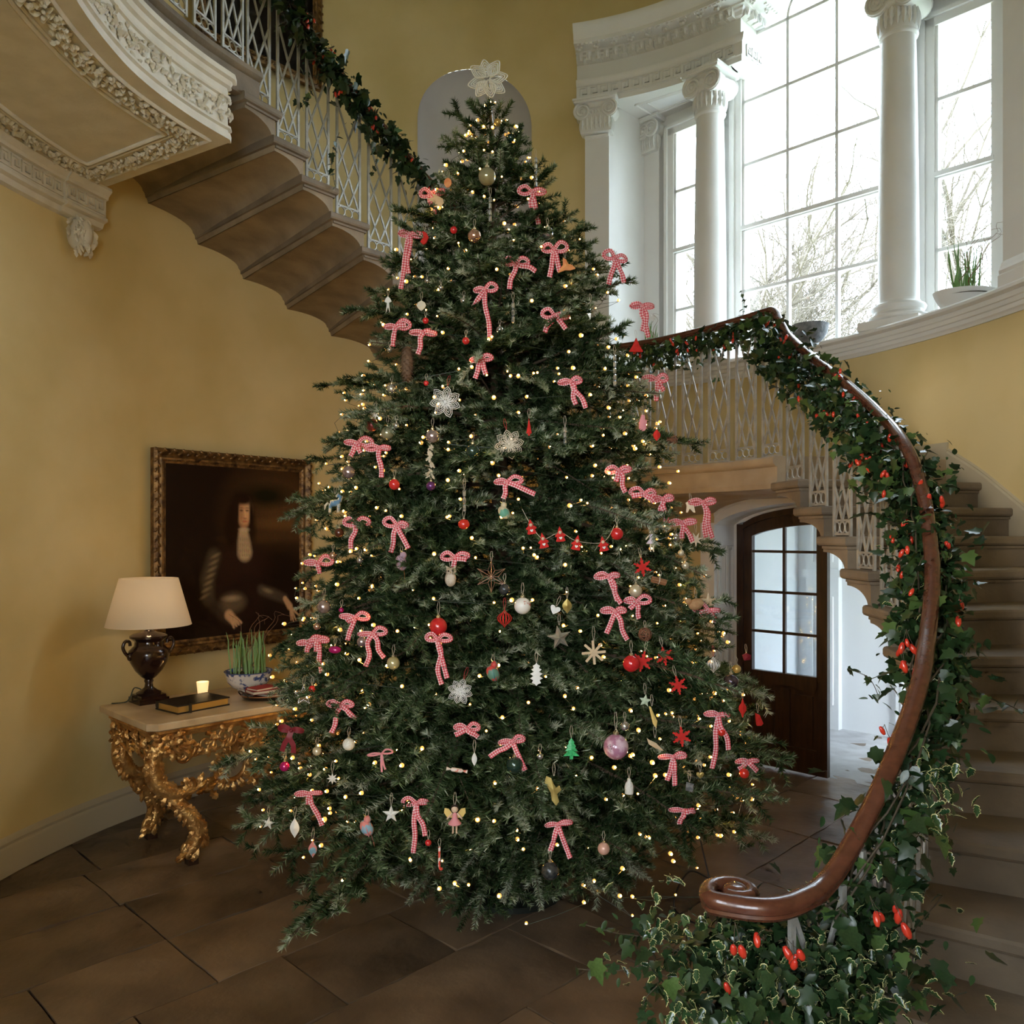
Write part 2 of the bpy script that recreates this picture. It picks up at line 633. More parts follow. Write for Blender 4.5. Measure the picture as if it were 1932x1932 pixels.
def capital(name, parent, o, rx, rn, w, h, rnd, mt):
    """Ionic capital with leaf necking; o is bottom centre, rx right, rn outward"""
    up = Vector((0, 0, 1))
    f = lambda x, y, z: o + rx * x + rn * y + up * z
    g = MB()
    hn = h * 0.46
    r0 = w * 0.36
    if rnd:
        for k in range(20):
            a = 2 * pi * k / 20
            dn = rx * cos(a) + rn * sin(a)
            leafy(g, o + dn * r0 + up * (h * .06), up, rx * -sin(a) + rn * cos(a), dn, hn, w * .13, .12)
        g.rings([[f(r * cos(2 * pi * k / 28), r * sin(2 * pi * k / 28), z) for k in range(28)] for r, z in ((r0 * .98, 0), (r0 * .98, hn), (r0 * 1.12, hn + .01), (r0 * 1.2, hn + h * .1), (r0 * 1.1, hn + h * .2), (r0, h * .9))])
    else:
        g.rings([[f(-r0, -.06, z), f(r0, -.06, z), f(r0, r0 * .5, z), f(-r0, r0 * .5, z)] for z in (0, h * .9)])
        for k in range(7):
            leafy(g, f(-r0 * .86 + r0 * 1.72 * k / 6, r0 * .5, h * .06), up, rx, rn, hn, w * .1, .14)
        for k in range(3):
            for s in (-1, 1):
                leafy(g, f(s * r0, -.02 + r0 * .2 * k, h * .06), up, rn, rx * s, hn, w * .1, .14)
    # egg and dart row
    for k in range(9):
        a = -pi / 2 * .8 + pi * .8 * k / 8
        if rnd:
            c = f(r0 * 1.15 * sin(a), r0 * 1.15 * cos(a), h * .6)
        else:
            c = f(-r0 * .8 + r0 * 1.6 * k / 8, r0 * .58, h * .6)
        g.sphere(c, w * .033, 7, 5, (1, 1, 1.3))
    # bolsters + spiral volutes
    vr = h * 0.26
    yb = r0 * (1.05 if rnd else 0.62)
    yb0 = -r0 * 1.05 if rnd else -.04
    for s in (-1, 1):
        cx, cz = s * (w / 2 - vr * .95), h * .64
        for y0_, y1_ in ((yb0, yb),):
            nseg = 9
            rr = []
            for q in range(nseg + 1):
                t = q / nseg
                rad = vr * (0.80 + 0.2 * abs(2 * t - 1)) * (1.03 if q % 2 else 0.97)
                rr.append([f(cx + rad * cos(2 * pi * k / 18), y0_ + (y1_ - y0_) * t, cz + rad * sin(2 * pi * k / 18)) for k in range(18)])
            g.rings(rr)
        for yy in ((yb + .006), (yb0 - .006)):
            sp = []
            for q in range(44):
                a = q / 43 * 2.5 * 2 * pi
                rad = vr * (1.0 - 0.82 * q / 43)
                sp.append(f(cx + s * rad * cos(pi / 2 - a), yy, cz + rad * sin(pi / 2 - a)))
            g.tube(sp, [vr * .13 * (1 - .5 * q / 43) for q in range(44)], 6)
            g.sphere(f(cx, yy, cz), vr * .2, 8, 6)
    g.rings([[f(-w / 2 + vr * .8, y, z) for y, z in ((yb0, h * .72), (yb, h * .72), (yb, h * .88), (yb0, h * .88))], [f(w / 2 - vr * .8, y, z) for y, z in ((yb0, h * .72), (yb, h * .72), (yb, h * .88), (yb0, h * .88))]])
    ab = w / 2 * .97
    yy0 = -ab if rnd else -.06
    yy1 = ab * .98 if rnd else r0 * .85
    for z0_, z1_, e in ((h * .88, h * .94, 0), (h * .94, h, .012)):
        g.rings([[f(-ab - e, yy0 - e, z), f(ab + e, yy0 - e, z), f(ab + e, yy1 + e, z), f(-ab - e, yy1 + e, z)] for z in (z0_, z1_)])
    return g.build(name, mt, parent, smooth=50)


# ------------------------------------------------------------------ the Venetian window
GZ = 0.30
win = struct('window_1', label='white Venetian window with arched centre light above the stair landing')
M['winwhite'] = M['white']
fr = MB()
T0, T1 = -0.909, 2.469
SIDE = [(-0.55, -0.16), (1.72, 2.11)]
CEN = (0.155, 1.405)
ZT = 5.70
SPR = 6.25
# white outer wall strips between the lights
for a, b in ((T0 - .25, SIDE[0][0] - .06), (SIDE[0][1] + .05, CEN[0] - .09), (CEN[1] + .09, SIDE[1][0] - .05), (SIDE[1][1] + .06, T1 + .3)):
    wbox(fr, a, b, GZ + .02, GZ + .25, SILL - .25, 6.6)
for a, b in SIDE:
    wbox(fr, a - .06, b + .06, GZ + .02, GZ + .25, ZT + .05, 6.6)
wbox(fr, T0 - .25, T1 + .3, GZ - .02, GZ + .25, 2.62, SILL - .02)
# spandrel above the centre arch
cT = (CEN[0] + CEN[1]) / 2
rA = (CEN[1] - CEN[0]) / 2 + .05
for s in (-1, 1):
    poly = [(cT + s * rA * cos(a), SPR + rA * sin(a)) for a in [pi / 2 * k / 14 for k in range(15)]] + [(cT, 8.2), (cT + s * 2.1, 8.2), (cT + s * 2.1, 6.6), (cT + s * (rA + .04), 6.6), (cT + s * (rA + .04), SPR)]
    f = lambda x, y, z: wp(x, z, y)
    fr.prism(poly, GZ + .02, GZ + .25, f)
fr.build('window_wall', M['white'], win)


def sash(t0, t1, zs, cols, thick_i):
    """casing, glazing bars and panes of one light"""
    c = MB()
    for a, b in ((t0 - .06, t0), (t1, t1 + .06)):
        wbox(c, a, b, GZ - .05, GZ + .03, SILL, zs[-1] + .06)
    wbox(c, t0 - .06, t1 + .06, GZ - .05, GZ + .03, zs[-1], zs[-1] + .06)
    for e, a, b in ((.02, t0 - .09, t0 - .06), (.02, t1 + .06, t1 + .09)):
        wbox(c, a, b, GZ - .075, GZ + .02, SILL, zs[-1] + .09)
    wbox(c, t0 - .09, t1 + .09, GZ - .075, GZ + .02, zs[-1] + .06, zs[-1] + .09)
    c.build('casing', M['white'], win)
    bars(t0, t1, zs, cols, thick_i)


def bars(t0, t1, zs, cols, thick_i):
    for i, z in enumerate(zs):
        if i == len(zs) - 1:
            continue
        b = MB()
        h = .028 if i == thick_i or i == 0 else .013
        wbox(b, t0, t1, GZ - .035, GZ + .01, z - h, z + h)
        if i == thick_i:
            wbox(b, t0, t1, GZ - .06, GZ - .03, z - h * .6, z + h * .6)
        b.build('glazing_bar', M['white'], win)
    for k in range(cols + 1):
        t = t0 + (t1 - t0) * k / cols
        b = MB()
        w = .012 if 0 < k < cols else .022
        wbox(b, t - w, t + w, GZ - .035, GZ + .01, zs[0], zs[-1])
        b.build('glazing_bar', M['white'], win)
    for i in range(len(zs) - 1):
        for k in range(cols):
            p = MB()
            wbox(p, t0 + (t1 - t0) * k / cols, t0 + (t1 - t0) * (k + 1) / cols, GZ - .014, GZ - .010, zs[i], zs[i + 1])
            p.build('pane', M['glass'], win)


ZS = [SILL + .03, 4.09, 4.635, 5.18, 5.725, 6.27]
sash(*SIDE[0], [SILL + .03, 4.06, 4.61, 5.16, ZT], 1, 2)
sash(*SIDE[1], [SILL + .03, 4.06, 4.61, 5.16, ZT], 1, 2)
bars(CEN[0], CEN[1], ZS, 3, 2)
cc = MB()
for a, b in ((CEN[0] - .06, CEN[0]), (CEN[1], CEN[1] + .06)):
    wbox(cc, a, b, GZ - .06, GZ + .03, SILL, SPR)
for a, b in ((CEN[0] - .10, CEN[0] - .06), (CEN[1] + .06, CEN[1] + .10)):
    wbox(cc, a, b, GZ - .09, GZ + .03, SILL, SPR)
cc.build('casing', M['white'], win)
# arched head: casing ring, transom, inner arch, mullions, panes
ar = MB()
R0 = (CEN[1] - CEN[0]) / 2
for r0_, r1_, g0, g1 in ((R0, R0 + .06, GZ - .06, GZ + .03), (R0 + .06, R0 + .10, GZ - .09, GZ + .03)):
    rr = []
    for k in range(33):
        a = pi * k / 32
        rr.append([wp(cT + r * cos(a), g, SPR + r * sin(a)) for r, g in ((r0_, g0), (r1_, g0), (r1_, g1), (r0_, g1))])
    ar.rings(rr)
ar.build('arch_casing', M['white'], win, smooth=40)
ia = MB()
wbox(ia, CEN[0], CEN[1], GZ - .035, GZ + .01, SPR - .012 + .02, SPR + .035)
ri = R0 / 3
rr = []
for k in range(25):
    a = pi * k / 24
    rr.append([wp(cT + r * cos(a), g, SPR + .02 + r * sin(a) * 1.15) for r, g in ((ri - .012, GZ - .035), (ri + .012, GZ - .035), (ri + .012, GZ + .01), (ri - .012, GZ + .01))])
ia.rings(rr)
for a in (pi * .30, pi * .5, pi * .70):
    p0, p1 = (cT + ri * cos(a), SPR + ri * 1.15 * sin(a)), (cT + R0 * cos(a), SPR + R0 * sin(a))
    ia.tube([wp(p0[0], GZ - .01, p0[1]), wp(p1[0], GZ - .01, p1[1])], .014, 6)
ia.build('arch_glazing_bar', M['white'], win, smooth=40)
ap = MB()
f = lambda x, y, z: wp(x, z, y)
ap.prism([(cT + R0 * cos(pi * k / 24), SPR + R0 * sin(pi * k / 24)) for k in range(25)], GZ - .014, GZ - .010, f)
ap.build('pane', M['glass'], win)


# jamb reveals: ruled from oval wall to the outer wall plane
def to_plane(p, g=GZ + .03):
    q = p - WL
    gg = q.x * EN.x + q.y * EN.y
    r = p + EN * (g - gg)
    return Vector((r.x, r.y, p.z))


rv = MB()
for th in (TW0, TW1):
    a, b = ell(th, 0, SILL - .1), ell(th, 0, 6.45)
    rv.quad(a, to_plane(a), to_plane(b), b)
for th, z0 in ((TC0, 5.95), (TC1, 5.95)):
    a, b = ell(th, 0, z0), ell(th, 0, 6.45)
    rv.quad(a, to_plane(a), to_plane(b), b)
prev = None
for k in range(41):
    th = TC0 + (TC1 - TC0) * (0.5 - 0.5 * cos(pi * k / 40))
    a = ell(th, 0, max(wz(th), 6.45))
    if prev is not None:
        rv.quad(prev, to_plane(prev), to_plane(a), a)
    prev = a
rv.build('window_reveal', M['white'], win, smooth=30)
# sill shelf surface and moulded nosing
ss = MB()
tt = [TW0 + (TW1 - TW0) * k / 40 for k in range(41)]
for a, b in zip(tt, tt[1:]):
    pa, pb = ell(a, 0, SILL), ell(b, 0, SILL)
    ss.quad(pa, pb, to_plane(pb), to_plane(pa))
ss.build('sill_shelf', M['white'], win, smooth=30)
sn = MB()
sp = [(-.02, 0), (.075, 0), (.085, -.012), (.085, -.03), (.07, -.042), (.058, -.045), (.058, -.075), (.05, -.08), (.045, -.105), (.035, -.11), (.032, -.135), (.018, -.145), (.012, -.16), (-.02, -.16)]
sn.sweep([ell(t, 0, SILL + .002) for t in np.arange(9, 100.1, 1.0)], sp)
sn.build('window_sill', M['white'], win, smooth=35)

# side-bay soffits, entablatures
ENT = [(-.10, 5.92), (.045, 5.92), (.045, 5.965), (.055, 5.97), (.055, 6.075), (.07, 6.085), (.085, 6.115), (.085, 6.13), (.03, 6.13), (.025, 6.14), (.025, 6.29), (.05, 6.30), (.06, 6.33), (.075, 6.34), (.075, 6.355),
       (.10, 6.36), (.10, 6.375), (.215, 6.385), (.215, 6.42), (.225, 6.43), (.235, 6.455), (.26, 6.48), (.275, 6.52), (.275, 6.535), (-.10, 6.535)]


def entablature(t0, t1, flip):
    e = MB()
    path = [ell(t) for t in np.linspace(t0, t1, 26)]
    endp = path[-1] if not flip else path[0]
    far = to_plane(endp, GZ)
    full = path + [far] if not flip else [far] + path
    e.sweep(full, ENT)
    o = e.build('entablature', M['white'], win, smooth=35)
    k = MB()
    off = 0.055
    P = [ell(t, off) for t in np.linspace(t0 + .4, t1 - .2, 30)]
    greek_key(k, P, 5.972, .098, .098, .010, .14)
    if not flip:
        tn = (far - endp).normalized()
        rn_ = Vector((tn.y, -tn.x, 0))
        greek_key(k, [endp + rn_ * off + tn * .01, far + rn_ * off], 5.972, .098, .098, .010, .14)
    k.build('greek_key_band', M['white'], o)
    # leaf modillions under the cornice
    P = resample([ell(t, .03) for t in np.linspace(t0, t1, 40)], .082)
    if not flip:
        P += resample([endp + rn_ * .03 + tn * .05, far + rn_ * .03], .082)
    mo = MB()
    for i in range(len(P) - 1):
        a, b = P[i], P[i + 1]
        t = (b - a).normalized()
        nn = Vector((t.y, -t.x, 0))
        c = (a + b) / 2
        up = Vector((0, 0, 1))
        rot = Matrix((t, nn, up)).transposed()
        mo.box(c + nn * .035 + up * 6.325, (.05, .07, .075), rot)
        leafy(mo, c + nn * .072 + up * 6.292, up, t, nn, .08, .055, .25)
        if i % 2 == 0:
            for q in range(5):
                an = 2 * pi * q / 5
                mo.sphere(c + nn * .13 + t * (.02 * cos(an)) + up * (6.375 + .02 * sin(an)), .014, 6, 4)
        mo.box(c + nn * .165 + up * 6.381, (.022, .025, .018), rot)
        mo.box(c + nn * .165 + t * .036 + up * 6.381, (.022, .025, .018), rot)
    mo.build('modillion_row', M['white'], o, smooth=50)
    # bay soffit
    s = MB()
    tt = np.linspace(max(t0, TW0), min(t1, TW1), 16)
    for a, b in zip(tt, tt[1:]):
        pa, pb = ell(a, 0, 5.925), ell(b, 0, 5.925)
        s.quad(pa, to_plane(pa), to_plane(pb), pb)
    ca, cb = ell(tt[2], 0, 5.925), ell(tt[-4], 0, 5.925)
    fr_ = [ca.lerp(to_plane(ca), .25), cb.lerp(to_plane(cb), .25), cb.lerp(to_plane(cb), .75), ca.lerp(to_plane(ca), .75)]
    for k_ in range(4):
        s.tube([fr_[k_], fr_[(k_ + 1) % 4]], .014, 6)
        mid_ = sum(fr_, Vector()) / 4
        s.tube([fr_[k_].lerp(mid_, .25), fr_[(k_ + 1) % 4].lerp(mid_, .25)], .009, 6)
    s.build('bay_soffit', M['white'], win, smooth=35)


entablature(11.6, 39.4, False)
entablature(59.8, 84.0, True)
# archivolt round the centre arch on the oval wall
av = MB()
rings = []
for k in range(33):
    a = pi * k / 32
    thc, hw = (TC0 + TC1) / 2, (TC1 - TC0) / 2
    ring = []
    for sc, of in ((1.0, .0), (1.0, .05), (1.05, .06), (1.06, .04), (1.16, .05), (1.20, .10), (1.22, .10), (1.22, 0)):
        th = thc - hw * sc * cos(a)
        ring.append(ell(th, of, 6.50 + .70 * sc * sin(a)))
    rings.append(ring)
av.rings(rings, closed=True)
av.build('archivolt', M['white'], win, smooth=40)


def column(name, label, c, z0):
    t = thing(name, label, 'column', (c.x, c.y, z0))
    b = MB()
    b.box((0, 0, .03), (.42, .42, .06), Matrix.Rotation(atan2(E1.y, E1.x), 3, 'Z'))
    b.lathe([(.19, .06), (.205, .07), (.21, .085), (.205, .10), (.185, .11), (.165, .125), (.165, .14), (.18, .15), (.185, .165), (.178, .18), (.155, .19), (.15, .2)], 36)
    b.build('base', M['white'], t, smooth=40)
    s = MB()
    H = 5.57 - z0
    pr = [(.15, .19), (.143, .21)]
    for k in range(13):
        q = k / 12
        pr.append((.138 - .022 * q ** 1.8, .22 + (H - .25) * q))
    pr += [(.118, H - .02), (.13, H - .012), (.134, H), (.13, H + .012), (.118, H + .02)]
    s.lathe(pr, 36)
    s.build('shaft', M['white'], t, smooth=40)
    cp = capital('capital', t, Vector((0, 0, H + .01)), E1, -EN, .36, 5.925 - 5.58, True, M['white'])
    return t


column('column', 'white Ionic column nearest the tree, left of the arched window light', Vector((1.70, 7.05, 0)), SILL)
column('column', 'white Ionic column right of the arched light, nearest the bulb bowl', Vector((2.79, 5.93, 0)), SILL)


def pilaster(name, label, t0, t1, zb):
    t = thing(name, label, 'pilaster', ell((t0 + t1) / 2, 0, zb))
    org = t.location
    s = MB()
    P = [ell(q) - Vector((org.x, org.y, 0)) for q in np.linspace(t0, t1, 6)]
    far_ = P + []
    s.sweep(P, [(.001, 0), (.035, 0), (.035, 5.64 - zb), (.001, 5.64 - zb)])
    s.sweep(P, [(.001, 5.60 - zb), (.055, 5.60 - zb), (.06, 5.61 - zb), (.055, 5.625 - zb), (.001, 5.625 - zb)])
    s.sweep(P, [(.001, 0), (.07, 0), (.07, .07), (.06, .08), (.065, .1), (.05, .13), (.045, .15), (.035, .16), (.001, .16)])
    s.build('shaft', M['white'], t, smooth=35)
    a, b = ell(t0), ell(t1)
    rx = (b - a).normalized()
    rn = Vector((rx.y, -rx.x, 0))
    capital('capital', t, (P[0] + P[-1]) / 2 + rn * .03 + Vector((0, 0, 5.63 - zb)), rx, rn, (b - a).length * 1.75, 5.925 - 5.63, False, M['white'])
    return t


pilaster('pilaster', 'white Ionic pilaster at the left edge of the Venetian window', ell_px(1105), TW0, SILL)
pilaster('pilaster', 'white pilaster base and shaft at the right picture edge beside the window', TW1, TW1 + 6.0, SILL)
# slim inner pilaster on the outer wall plane
ip = MB()
wbox(ip, T0 + .0, T0 + .2, GZ - .05, GZ + .05, SILL, 5.62)
ipo = ip.build('inner_pilaster', M['white'], win)
capital('inner_capital', win, wp(T0 + .10, GZ - .05, 5.60), E1, -EN, .25, .32, False, M['white'])
# ------------------------------------------------------------------ staircase plan (inner and outer end of every tread's front edge)
RISE = 0.165
INN = {1: (.42, 1.98), 2: (.66, 2.06), 3: (.88, 2.17), 4: (1.06, 2.34), 5: (1.22, 2.55), 6: (1.37, 2.78), 7: (1.50, 3.01), 8: (1.60, 3.23), 9: (1.67, 3.46), 10: (1.71, 3.70), 11: (1.725, 3.95),
       12: (1.72, 4.21), 13: (1.70, 4.48), 14: (1.67, 4.76), 15: (1.64, 5.08)}
OUT = {1: (.55, .95), 2: (1.0, 1.05), 3: (1.62, 1.40), 4: (1.98, 1.62), 5: (2.26, 1.85), 6: (2.52, 2.20), 7: (2.72, 2.60), 8: (2.88, 3.02), 9: (2.97, 3.45), 10: (3.0, 3.88), 11: (3.0, 4.28),
       12: (2.99, 4.60), 13: (2.97, 4.86), 14: (2.92, 5.10), 15: (2.86, 5.38)}
UIN = {16: (.66, 6.30), 17: (.50, 6.34), 18: (.33, 6.36), 19: (.15, 6.33), 20: (-.05, 6.28), 21: (-.25, 6.21), 22: (-.45, 6.12), 23: (-.65, 5.99), 24: (-.83, 5.84), 25: (-1.017, 5.65), 26: (-1.19, 5.46),
       27: (-1.34, 5.28), 28: (-1.47, 5.10), 29: (-1.59, 4.90)}
UOUT = {16: (1.12, 7.42), 17: (.83, 7.54), 18: (.53, 7.61), 19: (.2, 7.65), 20: (-.15, 7.65), 21: (-.5, 7.61), 22: (-.86, 7.52), 23: (-1.22, 7.37), 24: (-1.568, 7.15), 25: (-1.883, 6.90), 26: (-2.166, 6.62),
        27: (-2.40, 6.29), 28: (-2.62, 5.92), 29: (-2.79, 5.50)}
NTH = 0.25
stair = struct('staircase', label='cantilevered stone staircase curving round the oval hall')
stair['kind'] = 'structure'


def soffit_profile():
    """(f,h): f from the front edge (0) up-flight to the next front edge (1); h above the ridge"""
    p = [(0, 0), (.015, 0), (.03, .02), (.055, .038), (.07, .042), (.085, .062), (.12, .075)]
    for k in range(1, 11):
        a = pi / 2 * k / 10
        p.append((.12 + .86 * (1 - cos(a)), .075 + (RISE - .075) * sin(a)))
    p.append((1.02, RISE))
    return p


SOF = soffit_profile()


def step(i, a_in, a_out, b_in, b_out, mt_soff, upper):
    z = RISE * i
    ai, ao, bi, bo = [Vector((*q, 0)) for q in (a_in, a_out, b_in, b_out)]
    mb = MB()
    NS = 7
    secs = []
    for s in range(NS + 1):
        q = s / NS
        A, B = ai.lerp(ao, q), bi.lerp(bo, q)
        sec = []
        dirn = (B - A)
        L = dirn.length
        pts = [(0, z - .05), (0, z - NTH)] + [(f, z - NTH + h) for f, h in SOF[1:]] + [(1.02, z - .05)]
        secs.append([A + dirn * f + Vector((0, 0, max(zz, .001))) for f, zz in pts])
    mb.rings(secs)
    o = mb.build('step', mt_soff, stair, smooth=40)
    # tread slab with rounded nosing on front and well side
    tb = MB()
    w = (ao - ai).length
    outl = []
    din = (bi - ai).normalized()
    ins = (ai - ao).normalized()
    nos = .032
    fr_dir = lambda q: -(bi.lerp(bo, q) - ai.lerp(ao, q)).normalized()
    top = [ao + fr_dir(1) * nos, ai + fr_dir(0) * nos + ins * nos, bi + ins * nos + din * .03, bo + din * .03]
    mid_ = (ai + ao + bi + bo) / 4
    rings = []
    for dz_, sh in ((-.052, .020), (-.046, .006), (-.036, 0), (-.012, 0), (-.003, .006), (0, .016)):
        ring = []
        for k, p in enumerate(top):
            q = p.copy()
            if k in (0, 1):
                q -= fr_dir(1 if k == 0 else 0) * sh
            if k in (1, 2):
                q -= ins * sh
            ring.append(q + Vector((0, 0, z + dz_)))
        rings.append(ring)
    tb.rings(rings)
    # fillet band under the nosing
    ring = []
    for dz_ in (-.066, -.052):
        ring.append([q + Vector((0, 0, z + dz_)) for q in (ao + fr_dir(1) * .012, ai + fr_dir(0) * .012 + ins * .012, bi + ins * .012, bo)])
    tb.rings(ring)
    tb.build('tread', M['stone'], o, smooth=25)
    return o


for i in range(1, 15):
    step(i, INN[i], OUT[i], INN[i + 1], OUT[i + 1], M['stone'], False)
for i in range(16, 29):
    step(i, UIN[i], UOUT[i], UIN[i + 1], UOUT[i + 1], M['soffit'], True)

# landing between tread 15 and tread 16
LZ = RISE * 15
inn = catmull([(*INN[15], 0), (1.50, 5.38, 0), (1.27, 5.70, 0), (.97, 6.06, 0), (*UIN[16], 0)], 5)
angs = np.linspace(ell_px(966 + 1550 * OUT[15][0] / OUT[15][1]), math.degrees(math.asin(UOUT[16][0] / 3)), len(inn))
out = [ell(a) for a in angs]
ld = MB()
prof_f = [(.0, -.20), (.012, -.17), (.0, -.15), (.0, -.065), (.014, -.062), (.03, -.045), (.034, -.03), (.03, -.01), (.015, 0)]
rings = []
for k in range(len(inn)):
    t = (inn[min(k + 1, len(inn) - 1)] - inn[max(k - 1, 0)]).normalized()
    nn = Vector((-t.y, t.x, 0))
    if (out[k] - inn[k]).dot(nn) > 0:
        nn = -nn
    ring = [inn[k] + nn * u + Vector((0, 0, LZ + w)) for u, w in prof_f]
    ring += [out[k] + Vector((0, 0, LZ)), out[k] + Vector((0, 0, LZ - .20))]
    rings.append(ring)
ld.rings(rings)
lo = ld.build('landing', M['stonewarm'], stair, smooth=35)
# coved mouldings carrying the landing on the wall below it
cv = MB()
rows_ = []
for j in range(15):
    q = j / 14
    row = []
    for th in np.linspace(TD0 - 24, TD1 + 2, 44):
        x_ = min(1, max(0, (th - TD0) / (TD1 - TD0)))
        hi = dz(TD0 + x_ * (TD1 - TD0)) + .10 - (.20 * min(1, max(0, (TD0 - th) / 14)) ** 2)
        a_ = ell(th, .03, hi)
        b_ = ell(th, .80, LZ - .195)
        p_ = a_.lerp(b_, q)
        p_.z = hi + (LZ - .195 - hi) * sin(pi / 2 * q) ** .8 - (.022 if j % 2 else 0)
        row.append(p_)
    rows_.append(row)
cv.rings(rows_, closed=False, cap=False)
cv.build('landing_cove', M['stonewarm'], stair, smooth=35)

# gallery slab upper left
GZF, GZS = 4.79, 4.285
gal = struct('trim_2', label='gallery slab with plasterwork soffit above the left wall')
gin = catmull([(*UIN[28], 0), (*UIN[29], 0), (-1.70, 4.70, 0), (-1.79, 4.485, 0), (-1.87, 4.22, 0), (-1.905, 3.95, 0), (-1.89, 3.55, 0), (-1.80, 3.1, 0), (-1.66, 2.7, 0), (-1.4, 2.25, 0), (-1.0, 1.85, 0)], 5)
slab_in = [p for p in gin if p.y < 4.83]
slab_in = [Vector((-1.667, 4.82, 0))] + slab_in[1:]
wang = np.linspace(-math.degrees(math.acos((5.495 - EC) / EB)), -138, len(slab_in))
slab_out = [ell(a) for a in wang]
sl = MB()
FASC = [(0, 0), (.018, .0), (.02, .035), (.005, .04), (.005, .055), (.022, .062), (.022, .075), (.0, .08), (.0, .235), (.015, .24), (.02, .25), (.0, .262), (.0, .30), (.02, .31), (.03, .335), (.05, .345), (.05, .375), (.02, .385), (.0, .40), (.0, .505)]
rings = []
for k in range(len(slab_in)):
    t = (slab_in[min(k + 1, len(slab_in) - 1)] - slab_in[max(k - 1, 0)]).normalized()
    nn = Vector((-t.y, t.x, 0))
    if (slab_out[k] - slab_in[k]).dot(nn) > 0:
        nn = -nn
    ring = [slab_in[k] + nn * u + Vector((0, 0, GZS + w)) for u, w in FASC] + [slab_out[k] + Vector((0, 0, GZF)), slab_out[k] + Vector((0, 0, GZS))]
    rings.append(ring)
sl.rings(rings)
sl.build('gallery_slab', M['plaster'], gal, smooth=35)
# grey stone gallery edge on top
ge = MB()
ge.sweep([Vector((p.x, p.y, GZF)) for p in gin[3:]], [(.05, -.19), (-.005, -.19), (-.005, -.06), (-.02, -.055), (-.035, -.04), (-.035, -.012), (-.02, 0), (.3, 0), (.3, -.02), (.05, -.02)][::-1])
ge.build('gallery_edge', M['stone'], gal, smooth=30)
# fascia frieze: plaster foliage
fz = MB()
P = resample(slab_in, .05)
up = Vector((0, 0, 1))
for k in range(len(P) - 1):
    t = (P[k + 1] - P[k]).normalized()
    nn = Vector((-t.y, t.x, 0))
    if nn.x < 0:
        nn = -nn
    for q in range(4):
        a = random.uniform(0, 2 * pi)
        d = t * cos(a) + up * sin(a)
        leafy(fz, P[k] + t * random.uniform(-.02, .02) + nn * .002 + up * (GZS + random.uniform(.10, .215)), d, t * -sin(a) + up * cos(a), nn, random.uniform(.04, .065), random.uniform(.03, .045), .35)
    for q in range(2):
        fz.sphere(P[k] + t * random.uniform(-.02, .02) + nn * .008 + up * (GZS + random.uniform(.09, .225)), .009, 6, 4)
tag(fz.build('foliage_frieze', M['plaster'], gal, smooth=60), 'white plaster leaf and berry frieze', kind='stuff')


# soffit: panel mouldings and leaf bands
def along(k, q):
    return slab_in[k].lerp(slab_out[k], q)


sm = MB()
zz = Vector((0, 0, GZS))
nK = len(slab_in)
line = lambda q, d0: [along(k, q) + zz for k in range(d0, nK)]
# end line direction inside the slab
e_in, e_out = slab_in[0], slab_out[0]
kdir = Vector((e_out.y - e_in.y, -(e_out.x - e_in.x), 0)).normalized()
if kdir.y > 0:
    kdir = -kdir


def inset_line(off):
    """soffit outline inset by off from fascia, end edge and wall"""
    a = [slab_in[k] + (slab_out[k] - slab_in[k]).normalized() * off for k in range(nK)]
    b = [slab_out[k] + (slab_in[k] - slab_out[k]).normalized() * off for k in range(nK)]
    a = [p for p in a if (p - e_in).dot(kdir) > off]
    b = [p for p in b if (p - e_in).dot(kdir) > off]
    ed = (e_out - e_in).normalized()
    c0 = e_in + ed * ((a[0] - e_in).dot(ed)) + kdir * off
    c1 = e_in + ed * ((b[0] - e_in).dot(ed)) + kdir * off
    return [p + zz for p in a[::-1] + [c0, c1] + b]


for off, r in ((.085, .013), (.235, .010), (.265, .014)):
    L = inset_line(off)
    sm.tube([p - Vector((0, 0, .002)) for p in L], r, 6)
sm.build('soffit_moulding', M['plaster'], gal, smooth=60)
lf = MB()
for off in (.16,):
    L = resample(inset_line(off), .045)
    for k in range(len(L) - 1):
        t = (L[k + 1] - L[k]).normalized()
        nn = Vector((-t.y, t.x, 0))
        for q in range(5):
            a = random.uniform(0, 2 * pi)
            d = t * cos(a) + nn * sin(a)
            leafy(lf, L[k] + t * random.uniform(-.02, .02) + nn * random.uniform(-.05, .05) - up * .002, d, t * -sin(a) + nn * cos(a), -up, random.uniform(.04, .06), random.uniform(.032, .05), .45)
        lf.sphere(L[k] + nn * random.uniform(-.05, .05) - up * .018, .011, 6, 4)
tag(lf.build('leaf_band', M['plaster'], gal, smooth=60), 'plaster oak leaf band round the soffit panel', kind='stuff')
# cornice with key pattern on the wall under the gallery, and carved bracket
cn = MB()
aend = wang[0]
P = [ell(a, 0, 0) for a in np.linspace(-135, aend + .3, 60)]
CP = [(0, 4.285), (.11, 4.285), (.115, 4.265), (.10, 4.25), (.085, 4.235), (.08, 4.215), (.06, 4.21), (.06, 4.10), (.075, 4.09), (.075, 4.07), (.045, 4.06), (.03, 4.03), (.0, 4.02)]
cn.sweep(P, CP)
a2 = aend - 5.5
P2 = [ell(a, .02, 0) for a in np.linspace(a2, aend + .3, 8)]
cn.sweep(P2, CP)
cn.build('gallery_cornice', M['plaster'], gal, smooth=30)
k = MB()
greek_key(k, [ell(a, .06, 0) for a in np.linspace(-110, a2, 60)], 4.113, .088, .085, .008, .13)
greek_key(k, [ell(a, .08, 0) for a in np.linspace(a2 + .2, aend + .1, 12)], 4.113, .088, .085, .008, .13)
